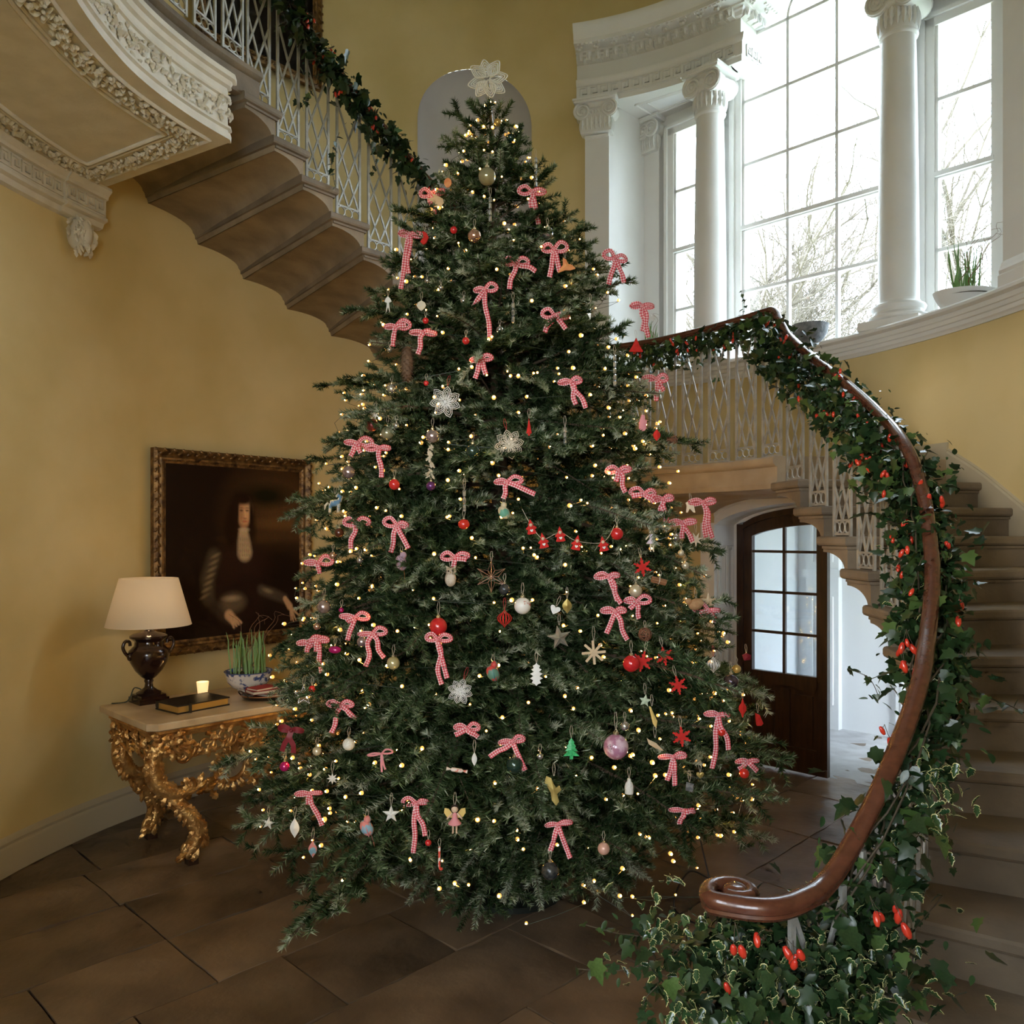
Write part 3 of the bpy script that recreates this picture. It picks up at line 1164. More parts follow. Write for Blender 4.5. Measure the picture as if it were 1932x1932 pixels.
k.build('greek_key_band', M['plaster'], gal)
br = MB()
cb = ell(aend - 3.0, .03, 3.9)
tb_ = (ell(aend) - ell(aend - 3)).normalized()
nb_ = Vector((tb_.y, -tb_.x, 0))
br.sphere(cb + nb_ * .02 + up * .03, .085, 14, 10, (1, .7, 1.25))
for q in range(34):
    a = random.uniform(0, 2 * pi)
    h = random.uniform(-.10, .12)
    dd = (tb_ * cos(a) * .085 + nb_ * abs(sin(a)) * .06) * sqrt(max(.1, 1 - (h / .13) ** 2))
    d2 = (tb_ * random.uniform(-.8, .8) - up).normalized()
    leafy(br, cb + nb_ * .02 + up * .03 + dd + up * h, d2, tb_, (dd + nb_ * .03).normalized(), .07, .05, .35)
br.build('carved_bracket', M['plaster'], gal, smooth=60)

# skirting that climbs the wall beside the lower flight
sk = MB()
pp = []
for i in range(3, 16):
    pp.append(Vector((*OUT[i], RISE * i)))
P = []
for p in resample(catmull(pp, 4), .08):
    a = math.degrees(atan2(p.x / EA, (p.y - EC) / EB))
    q = ell(a, 0, p.z)
    P.append(q)
P = P[::-1]
sk.sweep([Vector((p.x, p.y, p.z + .02)) for p in P][::-1], [(0, -.2), (-.02, -.2), (-.02, .04), (-.012, .055), (-.016, .06), (0, .07)])
M['skirt'] = mat('pale_skirting', (.50, .44, .32), .6, col2=(.44, .385, .28), nscale=4)
tag(sk.build('baseboard_right', M['skirt'], smooth=30), 'stone skirting climbing beside the lower flight', kind='structure')
sk2 = MB()
P = [ell(a, 0, LZ) for a in angs]
sk2.sweep(P, [(0, 0), (-.02, 0), (-.02, .09), (-.012, .105), (0, .115)])
tag(sk2.build('baseboard_back', M['skirt'], smooth=30), 'stone skirting behind the landing', kind='structure')

# ------------------------------------------------------------------ handrail
RAILC = [(.626, 2.006, 1.085), (.73, 2.05, 1.09), (.817, 2.115, 1.11), (.923, 2.187, 1.205), (1.056, 2.275, 1.375), (1.228, 2.475, 1.545), (1.385, 2.73, 1.695), (1.50, 2.93, 1.845), (1.585, 3.12, 1.995), (1.67, 3.34, 2.16),
         (1.735, 3.62, 2.385), (1.775, 3.98, 2.585), (1.765, 4.36, 2.80), (1.715, 4.70, 3.01), (1.675, 4.95, 3.18), (1.655, 5.10, 3.325), (1.655, 5.19, 3.405), (1.62, 5.27, 3.415), (1.48, 5.46, 3.405), (1.29, 5.72, 3.40), (.98, 6.06, 3.40), (.66, 6.28, 3.42),
         (.50, 6.32, 3.56)]
for i in range(18, 30):
    RAILC.append((UIN[i][0] + .02, UIN[i][1] - .03, RISE * i + .79 if i < 29 else GZF + .86))
RAILC += [(-1.77, 4.46, GZF + .9), (-1.88, 3.95, GZF + .9), (-1.86, 3.5, GZF + .9), (-1.65, 2.7, GZF + .9), (-1.0, 1.88, GZF + .9)]
# volute
vc = Vector((.561, 2.078, 1.078))
vol = []
for k in range(30, 0, -1):
    u = k / 30
    a = -pi / 2 - .25 + (1 - u) * -2 * pi * 1.12
    r = .028 + .045 * u
    vol.append((vc.x + r * cos(a), vc.y + r * sin(a), 1.085 - .0))
rail_path = catmull(vol[::-1][0:27:2] + RAILC, 5)
RAIL = resample(rail_path, .02)
rl = MB()
RP = [(-.034, -.012), (-.036, .0), (-.034, .012), (-.024, .023), (-.008, .029), (.008, .029), (.024, .023), (.034, .012), (.036, .0), (.034, -.012), (.026, -.018), (.028, -.028), (.02, -.038), (-.02, -.038), (-.028, -.028), (-.026, -.018)]
# volute portion narrower so the scroll stays open
VL = 0
for k in range(len(RAIL)):
    if (RAIL[k] - Vector((.66, 2.01, 1.085))).length < .03:
        VL = k
        break
rings = []
for k, p in enumerate(RAIL):
    t = RAIL[min(k + 1, len(RAIL) - 1)] - RAIL[max(k - 1, 0)]
    t.z = 0
    t.normalize()
    nn = Vector((t.y, -t.x, 0))
    s = .74 if k > VL else .52 + .22 * k / max(1, VL)
    rings.append([p + nn * (u * s) + Vector((0, 0, w * .8)) for u, w in RP])
rl.rings(rings)
hr = rl.build('handrail', M['wood'], smooth=40)
tag(hr, 'polished mahogany handrail sweeping from a scrolled volute up the whole stair', 'handrail')
eye = MB()
eye.lathe([(.0001, .03), (.018, .031), (.03, .024), (.034, .008), (.033, -.02), (.0001, -.035)], 20, (vc.x + .004, vc.y, 1.08), cap=False)
eo = eye.build('volute_eye', M['wood'], hr, smooth=50)

# ------------------------------------------------------------------ balustrade
bal = thing('balustrade', 'grey iron lattice balustrade panels standing along the stair treads', 'balustrade', (0, 0, 0))


def rail_z(x, y):
    best, bz = 1e9, 3
    for p in RAIL[::2]:
        d = (p.x - x) ** 2 + (p.y - y) ** 2
        if d < best:
            best, bz = d, p.z
    return bz


def panel(pa, pb, z, parent):
    """iron panel from pa to pb standing at height z, its tops running up to the rail"""
    pa, pb = Vector((pa[0], pa[1], 0)), Vector((pb[0], pb[1], 0))
    e = Empty('baluster_panel', parent)
    w = (pb - pa).length
    d = (pb - pa).normalized()
    nrm = Vector((-d.y, d.x, 0))
    za, zb = rail_z(pa.x, pa.y) - .03, rail_z(pb.x, pb.y) - .03

    def at(u, zz):
        return pa + d * (u * w) + Vector((0, 0, zz))

    def bar(name, p, q, r):
        m = MB()
        t = (q - p).normalized()
        sx = t.cross(nrm).normalized()
        rr = []
        for c in (p, q):
            rr.append([c + sx * (a * r) + nrm * (b * r * .7) for a, b in ((-1, -1), (1, -1), (1, 1), (-1, 1))])
        m.rings(rr)
        m.build(name, M['iron'], e)

    bar('upright', at(0, z), at(0, za), .0085)
    bar('upright', at(1, z), at(1, zb), .0085)
    z1, z2 = z + .012, z + .085
    bar('bottom_bar', at(0, z1), at(1, z1), .0055)
    bar('bottom_bar', at(0, z2), at(1, z2), .0055)
    for k in range(3):
        m = MB()
        rr = w / 3 * .5 - .001
        rr = min(rr, .034)
        m.torus(at((k + .5) / 3 * .96 + .02, (z1 + z2) / 2), rr, .0048, 14, 5, Matrix((d, Vector((0, 0, 1)), nrm)).transposed())
        m.build('ring', M['iron'], e, smooth=60)
    zt0, zt1 = za, zb
    h = min(za, zb) - z2
    ztop = lambda u: za + (zb - za) * u
    # tall crossing lattice
    bar('lattice_bar', at(.06, z2), at(.97, z2 + h * .62), .0062)
    bar('lattice_bar', at(.94, z2), at(.03, z2 + h * .62), .0062)
    bar('lattice_bar', at(.03, z2 + h * .36), at(.97, z2 + h * .99), .0062)
    bar('lattice_bar', at(.97, z2 + h * .36), at(.03, z2 + h * .99), .0062)
    bar('lattice_bar', at(.5, z2), at(.03, z2 + h * .30), .0062)
    bar('lattice_bar', at(.5, z2), at(.97, z2 + h * .30), .0062)
    return e


def Empty(name, parent):
    o = bpy.data.objects.new(name, None)
    o.empty_display_size = .02
    COL.objects.link(o)
    o.parent = parent
    return o


def on_tread(a, b, f0, f1, ins=.05):
    """points along a tread's well side, set back from the edge"""
    A, B = Vector((*a, 0)), Vector((*b, 0))
    return A.lerp(B, f0), A.lerp(B, f1)


def setback(ai, ao, d=.035):
    A, O = Vector((*ai, 0)), Vector((*ao, 0))
    q = A + (O - A).normalized() * d
    return (q.x, q.y)


for i in range(2, 15):
    a, b = setback(INN[i], OUT[i]), setback(INN[i + 1], OUT[i + 1])
    pa, pb = on_tread(a, b, .10, .78)
    panel(pa, pb, RISE * i, bal)
P = resample([p for p in [(v + (o - v).normalized() * .05) for v, o in zip(inn, out)]], .235)
for k in range(len(P) - 1):
    panel(P[k].lerp(P[k + 1], .14), P[k].lerp(P[k + 1], .84), LZ, bal)
for i in range(16, 29):
    a, b = setback(UIN[i], UOUT[i]), setback(UIN[i + 1], UOUT[i + 1])
    pa, pb = on_tread(a, b, .08, .80)
    panel(pa, pb, RISE * i, bal)
G = resample([Vector((*UIN[29], 0)), Vector((-1.73, 4.55, 0)), Vector((-1.83, 4.22, 0)), Vector((-1.86, 3.95, 0)), Vector((-1.84, 3.55, 0)), Vector((-1.75, 3.1, 0))], .24)
for k in range(len(G) - 1):
    panel(G[k].lerp(G[k + 1], .12), G[k].lerp(G[k + 1], .84), GZF, bal)
# ------------------------------------------------------------------ garden door recess below the landing
dr = struct('door_1', label='dark arched glazed door leaf in the recess below the landing')
DT0, DTM, DT1 = 0.15, 0.915, 1.68
DG = 0.30


def darch(t, r=0.0):
    x = (t - DTM) / (DT1 - DTM)
    return 1.97 + .20 * sqrt(max(0, 1 - .9 * x * x)) + r


dl = MB()
f = lambda x, y, z: wp(x, z, y)
# leaf built from stiles and rails
lt0, lt1 = DT0, DTM - .02


def dprism(mb, t0, t1, z0f, z1f, g0, g1, n=8):
    tt = [t0 + (t1 - t0) * k / n for k in range(n + 1)]
    poly = [(t, z0f(t)) for t in tt] + [(t, z1f(t)) for t in tt[::-1]]
    mb.prism(poly, g0, g1, f)


c0 = lambda z: (lambda t: z)
dprism(dl, lt0, lt0 + .075, c0(.02), lambda t: darch(t), DG, DG + .05)
dprism(dl, lt1 - .09, lt1, c0(.02), lambda t: darch(t), DG, DG + .05)
dprism(dl, lt0 + .07, lt1 - .08, lambda t: darch(t) - .10, lambda t: darch(t), DG, DG + .05)
dprism(dl, lt0 + .07, lt1 - .08, c0(.70), c0(.82), DG, DG + .05)
dprism(dl, lt0 + .07, lt1 - .08, c0(.02), c0(.22), DG, DG + .05)
dprism(dl, (lt0 + lt1) / 2 - .05, (lt0 + lt1) / 2 + .05, c0(.2), c0(.72), DG, DG + .05)
dl.build('door_leaf', M['darkdoor'], dr)
for a, b in ((lt0 + .075, (lt0 + lt1) / 2 - .05), ((lt0 + lt1) / 2 + .05, lt1 - .085)):
    p = MB()
    wbox(p, a, b, DG + .015, DG + .035, .22, .70)
    wbox(p, a + .04, b - .04, DG + .005, DG + .03, .26, .66)
    p.build('door_panel', M['darkdoor'], dr)
gz = [.82, 1.156, 1.496, 1.84]
for z in gz[1:]:
    p = MB()
    wbox(p, lt0 + .07, lt1 - .08, DG + .01, DG + .04, z - .011, z + .011)
    p.build('glazing_bar', M['darkdoor'], dr)
tm = (lt0 + .075 + lt1 - .09) / 2
p = MB()
dprism(p, tm - .011, tm + .011, c0(.82), lambda t: darch(t) - .08, DG + .01, DG + .04, 2)
p.build('glazing_bar', M['darkdoor'], dr)
for a, b in ((lt0 + .07, tm), (tm, lt1 - .085)):
    for i in range(4):
        p = MB()
        z0_ = gz[i]
        if i < 3:
            wbox(p, a, b, DG + .023, DG + .027, z0_, gz[i + 1])
        else:
            dprism(p, a, b, c0(z0_), lambda t: darch(t) - .09, DG + .023, DG + .027)
        p.build('pane', M['glass'], dr)
# open right leaf, swung outwards, painted white outside
d2 = struct('door_2', label='white panelled door leaf standing open beyond the dark leaf')
ol = MB()
wbox(ol, DT1 - .05, DT1, DG + .1, DG + .85, .02, 2.05)
ol.build('door_leaf', M['white'], d2)
# frame
fm = MB()
dprism(fm, DT0 - .06, DT0, c0(0), lambda t: darch(max(t, DT0)) + .04, DG - .02, DG + .08, 2)
dprism(fm, DT1, DT1 + .06, c0(0), lambda t: darch(min(t, DT1)) + .04, DG - .02, DG + .08, 2)
dprism(fm, DT0, DT1, lambda t: darch(t) + .0, lambda t: darch(t) + .05, DG - .02, DG + .08, 16)
fm.build('door_frame', M['darkdoor'], dr, smooth=30)
# white fill around the frame
fw = MB()
dprism(fw, -.5, DT0 - .06, c0(0), c0(2.7), DG, DG + .1, 2)
dprism(fw, DT1 + .06, 2.4, c0(0), c0(2.7), DG, DG + .1, 2)
dprism(fw, DT0 - .06, DT1 + .06, lambda t: darch(min(max(t, DT0), DT1)) + .045, c0(2.7), DG, DG + .1, 16)
fw.build('door_surround', M['white'], dr, smooth=30)
# panelled reveals and arched soffit
rvd = MB()
for th in (TD0, TD1):
    a, b = ell(th, 0, 0), ell(th, 0, dz(th))
    rvd.quad(a, to_plane(a, DG), to_plane(b, DG), b)
prev = None
for k in range(31):
    th = TD0 + (TD1 - TD0) * k / 30
    a = ell(th, 0, dz(th))
    if prev is not None:
        rvd.quad(prev, to_plane(prev, DG), to_plane(a, DG), a)
    prev = a
rvd.build('door_reveal', M['white'], dr, smooth=30)
J0 = ell(TD0)
J1 = to_plane(J0, DG)
jd = (J1 - J0)
jl = jd.length
jd.normalize()
jn = E1
for u0, u1 in ((.08, .44), (.56, .92)):
    for z0_, z1_ in ((.14, .75), (.85, 1.30), (1.38, 1.88)):
        m = MB()
        for e, g in ((0, .012), (.025, .02)):
            a0, a1, b0, b1 = u0 * jl + e, u1 * jl - e, z0_ + e, z1_ - e
            P = [J0 + jd * a0 + jn * .004 + Vector((0, 0, b0)), J0 + jd * a1 + jn * .004 + Vector((0, 0, b0)), J0 + jd * a1 + jn * .004 + Vector((0, 0, b1)), J0 + jd * a0 + jn * .004 + Vector((0, 0, b1))]
            for q in range(4):
                m.tube([P[q], P[(q + 1) % 4]], .008 if e == 0 else .005, 5)
        m.build('reveal_panel', M['white'], dr)
# architrave round the opening on the hall side
ac = MB()
rings = []
for th in np.linspace(TD0, TD1, 31):
    rings.append([ell(th, o_, dz(th) + h) for o_, h in ((0, 0), (.03, 0), (.035, .03), (.03, .07), (.045, .085), (.045, .1), (0, .11))])
ac.rings(rings)
for th, s in ((TD0, -1), (TD1, 1)):
    a, b = ell(th), ell(th + s * 2.2)
    n_ = (a - ell(th, -.1)).normalized()
    for z0_, z1_ in ((0, dz(th) + .02),):
        ac.rings([[a + Vector((0, 0, z)), a + n_ * .035 + Vector((0, 0, z)), b + n_ * .045 + Vector((0, 0, z)), b + Vector((0, 0, z))] for z in (z0_, z1_)])
ac.build('door_architrave', M['white'], dr, smooth=30)

# garden lobby beyond the door, open to the sky at one end only
M['lobby'] = mat('lobby_white', (0.82, 0.84, 0.86), 0.6)
lb = struct('wall_lobby', label='white panelled lobby walls seen through the glazed door')
m = MB()
wbox(m, -.35, 3.3, 2.1, 2.2, 0, 2.6)
m.build('lobby_wall', M['lobby'], lb)
m = MB()
wbox(m, -.35, -.25, .4, 2.2, 0, 2.6)
m.build('lobby_wall', M['lobby'], lb)
# fluted pilasters and arch on the far wall
for c in (.05, .95, 2.1):
    m = MB()
    wbox(m, c - .17, c + .17, 2.02, 2.1, 0, 1.55)
    for q in range(4):
        wbox(m, c - .105 + q * .07 - .012, c - .105 + q * .07 + .012, 2.0, 2.03, .25, 1.35)
    wbox(m, c - .2, c + .2, 1.99, 2.1, 1.55, 1.62)
    wbox(m, c - .17, c + .17, 2.02, 2.1, 1.62, 2.6)
    for q in range(4):
        wbox(m, c - .105 + q * .07 - .012, c - .105 + q * .07 + .012, 2.0, 2.03, 1.7, 2.4)
    m.build('fluted_pilaster', M['lobby'], lb)
for a, b in ((1.25, 1.8), (2.4, 3.1)):
    for z0_, z1_ in ((.15, .62), (.74, 1.55), (1.66, 2.3)):
        m = MB()
        P = [wp(a, 2.095, z0_), wp(b, 2.095, z0_), wp(b, 2.095, z1_), wp(a, 2.095, z1_)]
        for q in range(4):
            m.tube([P[q], P[(q + 1) % 4]], .012, 5)
        m.build('wall_panel', M['lobby'], lb)
m = MB()
wbox(m, -.4, 3.4, .4, 2.2, -.05, .003)
m.build('lobby_paving', mat('lobby_paving', (.55, .56, .58), .6, col2=(.4, .4, .42), nscale=5), lb)

m = MB()
wbox(m, -.4, 3.4, .4, 2.2, 2.6, 2.7)
m.build('lobby_shade_ceiling', M['lobby'], lb)  # unseen ceiling added to cut the sky light in the lobby
m = MB()
wbox(m, 3.3, 3.4, .4, 2.2, 0, .5)
wbox(m, 3.3, 3.4, .4, 2.2, 2.3, 2.6)
wbox(m, 3.3, 3.4, .4, .7, .5, 2.3)
m.build('lobby_wall', M['lobby'], lb)

# ------------------------------------------------------------------ outdoors
gr = MB()
gr.box((12, 14, -.6), (60, 60, .2))
tag(gr.build('garden_lawn', mat('garden_lawn', (.20, .24, .12), .9, col2=(.30, .33, .2), nscale=2)), 'pale winter lawn outside the window', 'lawn')
M['bark'] = mat('bare_bark', (.12, .10, .075), .9, col2=(.16, .135, .105), nscale=8)


def bare_tree(base, h, seed, label):
    R = random.Random(seed)
    t = thing('bare_tree', label, 'tree', base, group='leafless trees outside the window')
    tr = MB()
    tw = MB()

    def grow(p, d, L, r, lev):
        pts = [p.copy()]
        n_ = 4
        q = p.copy()
        dd = d.copy()
        for k in range(n_):
            dd = (dd + Vector((R.uniform(-.22, .22), R.uniform(-.22, .22), R.uniform(-.05, .14)))).normalized()
            q = q + dd * (L / n_)
            pts.append(q.copy())
        (tr if lev < 2 else tw).tube(pts, [r * (1 - .45 * k / n_) for k in range(n_ + 1)], 5 if lev < 3 else 3, cap=False)
        if lev >= 4:
            return
        for k in range(1 if lev == 0 else 0, n_ + 1):
            for z in range(R.choice((1, 2, 2)) if lev > 0 else 2):
                a = R.uniform(0, 2 * pi)
                sp = R.uniform(.45, .95)
                ax = dd.orthogonal().normalized()
                ax.rotate(Quaternion(dd, a))
                nd = (dd * cos(sp) + ax * sin(sp)).normalized()
                grow(pts[k], nd, L * R.uniform(.45, .7), r * .45, lev + 1)

    grow(Vector((0, 0, -.5)), Vector((0, 0, 1)), h * .42, h * .009, 0)
    tr.build('trunk', M['bark'], t)
    tag(tw.build('twigs', M['bark'], t), kind='stuff')


bare_tree((6.4, 18.0, 0), 15, 3, 'bare winter tree low behind the arched window light')
bare_tree((11.6, 20, 0), 17, 4, 'bare winter tree behind the right-hand sidelight')
bare_tree((3.9, 22.0, 0), 16, 9, 'bare winter tree behind the left-hand sidelight')
bare_tree((9.6, 27.0, 0), 19.0, 12, 'bare winter tree farther off behind the arched light')
# ------------------------------------------------------------------ Christmas tree
TD = 4.6
ENVZ = [0.10, 0.25, 0.38, 0.68, 0.98, 1.27, 1.57, 1.84, 2.13, 2.46, 2.73, 3.08, 3.44, 3.62, 3.80, 4.00, 4.20, 4.34, 4.5]
ENVR = [0.78, 1.12, 1.30, 1.37, 1.35, 1.30, 1.17, 1.09, 1.02, 0.95, 0.86, 0.74, 0.62, 0.47, 0.36, 0.30, 0.19, 0.06, 0.01]


def env(z):
    return float(np.interp(z, ENVZ, ENVR))


def axis_x(z):
    return -.01 - .11 * z / 4.3


def on_tree(px, py, k=1.0):
    """first point where the line of sight meets the tree's outer surface"""
    ux, uz = (px - 966) / 1550, (1005 - py) / 1550
    best, bd = None, 9
    d = 3.0
    while d < TD + .05:
        z = 2 + uz * d
        r = sqrt((ux * d - axis_x(z)) ** 2 + (d - TD) ** 2)
        e = r - env(min(max(z, .1), 4.5)) * k
        if e <= 0:
            return Vector((ux * d, d, z))
        if e < bd:
            bd, best = e, d
        d += .01
    return Vector((ux * best, best, 2 + uz * best))


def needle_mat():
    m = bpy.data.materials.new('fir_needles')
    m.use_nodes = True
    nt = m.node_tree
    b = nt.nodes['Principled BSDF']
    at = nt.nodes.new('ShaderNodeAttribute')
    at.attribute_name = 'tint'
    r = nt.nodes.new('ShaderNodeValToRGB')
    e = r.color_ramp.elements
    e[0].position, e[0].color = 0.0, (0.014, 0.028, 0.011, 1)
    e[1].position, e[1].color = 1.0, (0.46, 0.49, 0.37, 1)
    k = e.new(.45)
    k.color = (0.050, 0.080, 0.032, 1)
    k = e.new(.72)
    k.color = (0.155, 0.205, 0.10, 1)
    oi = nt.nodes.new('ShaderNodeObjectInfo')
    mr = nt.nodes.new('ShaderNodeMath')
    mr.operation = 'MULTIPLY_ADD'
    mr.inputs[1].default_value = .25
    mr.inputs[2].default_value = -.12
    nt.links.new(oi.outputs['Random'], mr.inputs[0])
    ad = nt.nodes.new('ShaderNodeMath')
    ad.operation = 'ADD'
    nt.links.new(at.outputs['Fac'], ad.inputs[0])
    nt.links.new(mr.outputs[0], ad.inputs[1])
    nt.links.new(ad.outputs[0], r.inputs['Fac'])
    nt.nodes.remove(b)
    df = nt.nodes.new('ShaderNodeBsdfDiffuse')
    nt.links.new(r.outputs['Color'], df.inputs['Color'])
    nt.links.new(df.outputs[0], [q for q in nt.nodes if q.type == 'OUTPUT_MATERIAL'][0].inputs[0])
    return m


M['needle'] = needle_mat()
M['twig'] = mat('fir_bark', (.10, .065, .04), .9)


def branch_mesh(L, seed, droop, nd=620):
    """one fir branch: woody axes plus flat sprays of needles, in local coordinates along +X"""
    R = np.random.default_rng(seed)
    axes = []

    def curve(p0, d0, l, bend, n):
        pts = [p0]
        d = d0 / np.linalg.norm(d0)
        for k in range(n):
            d = d + np.array([R.normal(0, .05), R.normal(0, .05), bend / n + R.normal(0, .03)])
            d /= np.linalg.norm(d)
            pts.append(pts[-1] + d * (l / n))
        return np.array(pts)

    main = curve(np.zeros(3), np.array([1, 0, droop[0]]), L, droop[1], 12)
    axes.append((main, .45))
    x = .22 * L
    side = 1
    while x < L * .98:
        q = x / L * 12
        i = min(int(q), 11)
        p = main[i] + (main[i + 1] - main[i]) * (q - i)
        t = main[i + 1] - main[i]
        t /= np.linalg.norm(t)
        for side in (-1, 1):
            l = min(.42, (L - x) * .55 + .075) * R.uniform(.75, 1.1)
            lat = np.array([-t[1], t[0], 0]) * side
            an = R.uniform(.75, 1.05)
            d = t * cos(an) + lat * sin(an) + np.array([0, 0, R.uniform(-.25, .12)])
            c = curve(p, d, l, droop[1] * .35, 6)
            axes.append((c, 0))
            if l > .15:
                y = .28
                while y < .96:
                    j = min(int(y * 6), 5)
                    pp = c[j] + (c[j + 1] - c[j]) * (y * 6 - j)
                    tt = c[j + 1] - c[j]
                    tt /= np.linalg.norm(tt)
                    for s2 in (-1, 1):
                        l2 = min(.16, l * (1 - y) * .6 + .05) * R.uniform(.7, 1.1)
                        lat2 = np.array([-tt[1], tt[0], 0]) * s2
                        d2 = tt * cos(.85) + lat2 * sin(.85) + np.array([0, 0, R.uniform(-.3, .2)])
                        axes.append((curve(pp, d2, l2, .1, 3), 0))
                    y += .13 / l
        x += R.uniform(.15, .21)
    # needles
    Vs, Fs, Ts = [], [], []
    wv, wf = [], []
    base = 0
    for c, skip in axes:
        seg = np.diff(c, axis=0)
        sl = np.linalg.norm(seg, axis=1)
        tot = sl.sum()
        n = int(tot * nd)
        u = R.uniform(skip, 1, n)
        u = np.sort(u)
        cum = np.concatenate([[0], np.cumsum(sl)]) / tot
        i = np.clip(np.searchsorted(cum, u) - 1, 0, len(seg) - 1)
        f = (u - cum[i]) / (cum[i + 1] - cum[i])
        P = c[i] + seg[i] * f[:, None]
        T = seg[i] / sl[i][:, None]
        up = np.array([0, 0, 1.0])
        S = np.cross(T, up)
        S /= np.linalg.norm(S, axis=1)[:, None] + 1e-9
        U = np.cross(S, T)
        a = R.uniform(-2.35, 2.35, n)
        D = U * np.cos(a)[:, None] + S * np.sin(a)[:, None]
        tilt = R.uniform(.7, 1.15, n)[:, None]
        N = T * np.cos(tilt) + D * np.sin(tilt)
        ln = R.uniform(.026, .037, n)[:, None] * (1 - .35 * np.clip((u - .9) / .1, 0, 1))[:, None]
        W = np.cross(N, D + R.normal(0, .4, (n, 3)))
        W /= np.linalg.norm(W, axis=1)[:, None] + 1e-9
        w = .0029
        A = P - W * w
        B = P + W * w
        Cc = P + N * ln
        Q = np.stack([A, B, Cc], 1).reshape(-1, 3)
        Vs.append(Q)
        idx = base + np.arange(n * 3).reshape(-1, 3)
        Fs.append(idx)
        tipness = .42 * u ** 2 - .16  # silvery tips, with front light and inner shade also put into the tint
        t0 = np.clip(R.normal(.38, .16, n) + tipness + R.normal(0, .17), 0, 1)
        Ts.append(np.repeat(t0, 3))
        base += n * 3
    V_ = np.concatenate(Vs)
    F_ = np.concatenate(Fs)
    T_ = np.concatenate(Ts)
    wm = MB()
    for c, skip in axes:
        l = float(np.linalg.norm(np.diff(c, axis=0), axis=1).sum())
        r0 = .0018 + .010 * min(l, 1.2) * (1 if skip else .35)
        wm.tube([Vector(p) for p in (c if len(c) < 8 else c[::2])], [r0 * (1 - .7 * k / (len(c[::2] if len(c) >= 8 else c) - 1)) for k in range(len(c[::2] if len(c) >= 8 else c))], 4 if skip else 3, cap=False)
    nb = len(V_)
    allv = np.concatenate([V_, np.array(wm.v)])
    faces = F_.tolist() + [tuple(nb + q for q in fc) for fc in wm.f]
    me = bpy.data.meshes.new('branch')
    me.from_pydata(allv.tolist(), [], faces)
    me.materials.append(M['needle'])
    me.materials.append(M['twig'])
    mi = np.zeros(len(faces), dtype=np.int32)
    mi[len(F_):] = 1
    me.polygons.foreach_set('material_index', mi)
    at = me.attributes.new('tint', 'FLOAT', 'POINT')
    at.data.foreach_set('value', np.concatenate([T_, np.zeros(len(wm.v))]).astype(np.float32))
    return me


tree = thing('christmas_tree', 'tall dark green fir tree standing in the middle of the stone hall', 'tree', (axis_x(0), TD, 0))
tk = MB()
tk.tube([(axis_x(z) - axis_x(0), 0, z) for z in (0.0, .6, 1.4, 2.4, 3.4, 4.0, 4.35)], [.075, .07, .06, .045, .025, .014, .008], 10)
tk.build('trunk', M['twig'], tree, smooth=60)
std = MB()
std.lathe([(.30, 0), (.30, .03), (.12, .06), (.10, .22), (.085, .22)], 20)
std.build('tree_stand', mat('stand_iron', (.02, .025, .02), .5, metal=.4), tree, smooth=40)
LENS = [.16, .26, .40, .56, .74, .92, 1.08, 1.24]
BR = {}
for li, L in enumerate(LENS):
    for q in range(4):
        up0 = .55 if L < .2 else (.45 if L < .45 else (.25 if L < .8 else .05))
        dr = .25 if L < .45 else (-.05 if L < .8 else -.30 - .12 * q)
        BR[li, q] = branch_mesh(L, 100 + li * 7 + q, (up0, dr), (760 if L > .5 else 860) if q < 3 else 200)
Rt = random.Random(77)
z = 0.60
nb = 0
lev = 0
while z < 4.28:
    # a branch leaves the trunk at z and ends at the envelope
    r = env(z)
    cnt = 4 if r < .30 else (7 if r < .45 else (9 if r < .8 else 11))
    ph = Rt.uniform(0, 2 * pi)
    for k in range(cnt):
        a = ph + 2 * pi * k / cnt + Rt.uniform(-.16, .16)
        L = r * Rt.uniform(.86, 1.12) * 1.10
        li = min(range(len(LENS)), key=lambda q: abs(LENS[q] - L))
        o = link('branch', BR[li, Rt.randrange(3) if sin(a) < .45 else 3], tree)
        zz = z + Rt.uniform(-.06, .06)
        if r > .8:
            zz += .04
        o.location = (axis_x(zz) - axis_x(0), 0, zz)
        s = L / LENS[li]
        o.scale = (s, s * Rt.uniform(.95, 1.1), s)
        o.rotation_euler = (Rt.uniform(-.75, .75), Rt.uniform(-.14, .12) if z > .95 else Rt.uniform(-.14, .0), a)
        nb += 1
    z += .148 if r > .5 else (.13 if r > .3 else .12)
    lev += 1
# short dense inner growth
for k in range(30):
    zz = Rt.uniform(.4, 3.6)
    r = env(zz) * Rt.uniform(.6, .8)
    li = min(range(len(LENS)), key=lambda q: abs(LENS[q] - r))
    o = link('branch', BR[li, Rt.randrange(3)], tree)
    o.location = (axis_x(zz) - axis_x(0), 0, zz)
    o.rotation_euler = (Rt.uniform(-1.2, 1.2), Rt.uniform(-.3, .35), Rt.uniform(0, 2 * pi))

# drooping skirt branches near the floor
for k in range(15):
    a = 2 * pi * k / 15 + Rt.uniform(-.1, .1)
    o = link('branch', BR[5 if k % 2 else 4, k % 3], tree)
    o.location = (0, 0, .52)
    o.rotation_euler = (Rt.uniform(-.3, .3), Rt.uniform(.04, .15), a)

for k in range(13):
    a = -pi / 2 + (k - 6) * .20 + Rt.uniform(-.06, .06)
    o = link('branch', BR[5, k % 2], tree)
    o.location = (0, 0, .58)
    o.rotation_euler = (Rt.uniform(-.5, .5), Rt.uniform(.16, .34), a)

for o in tree.children:
    if o.name.startswith('branch') and o.data.users > 1:
        o.data = o.data.copy()

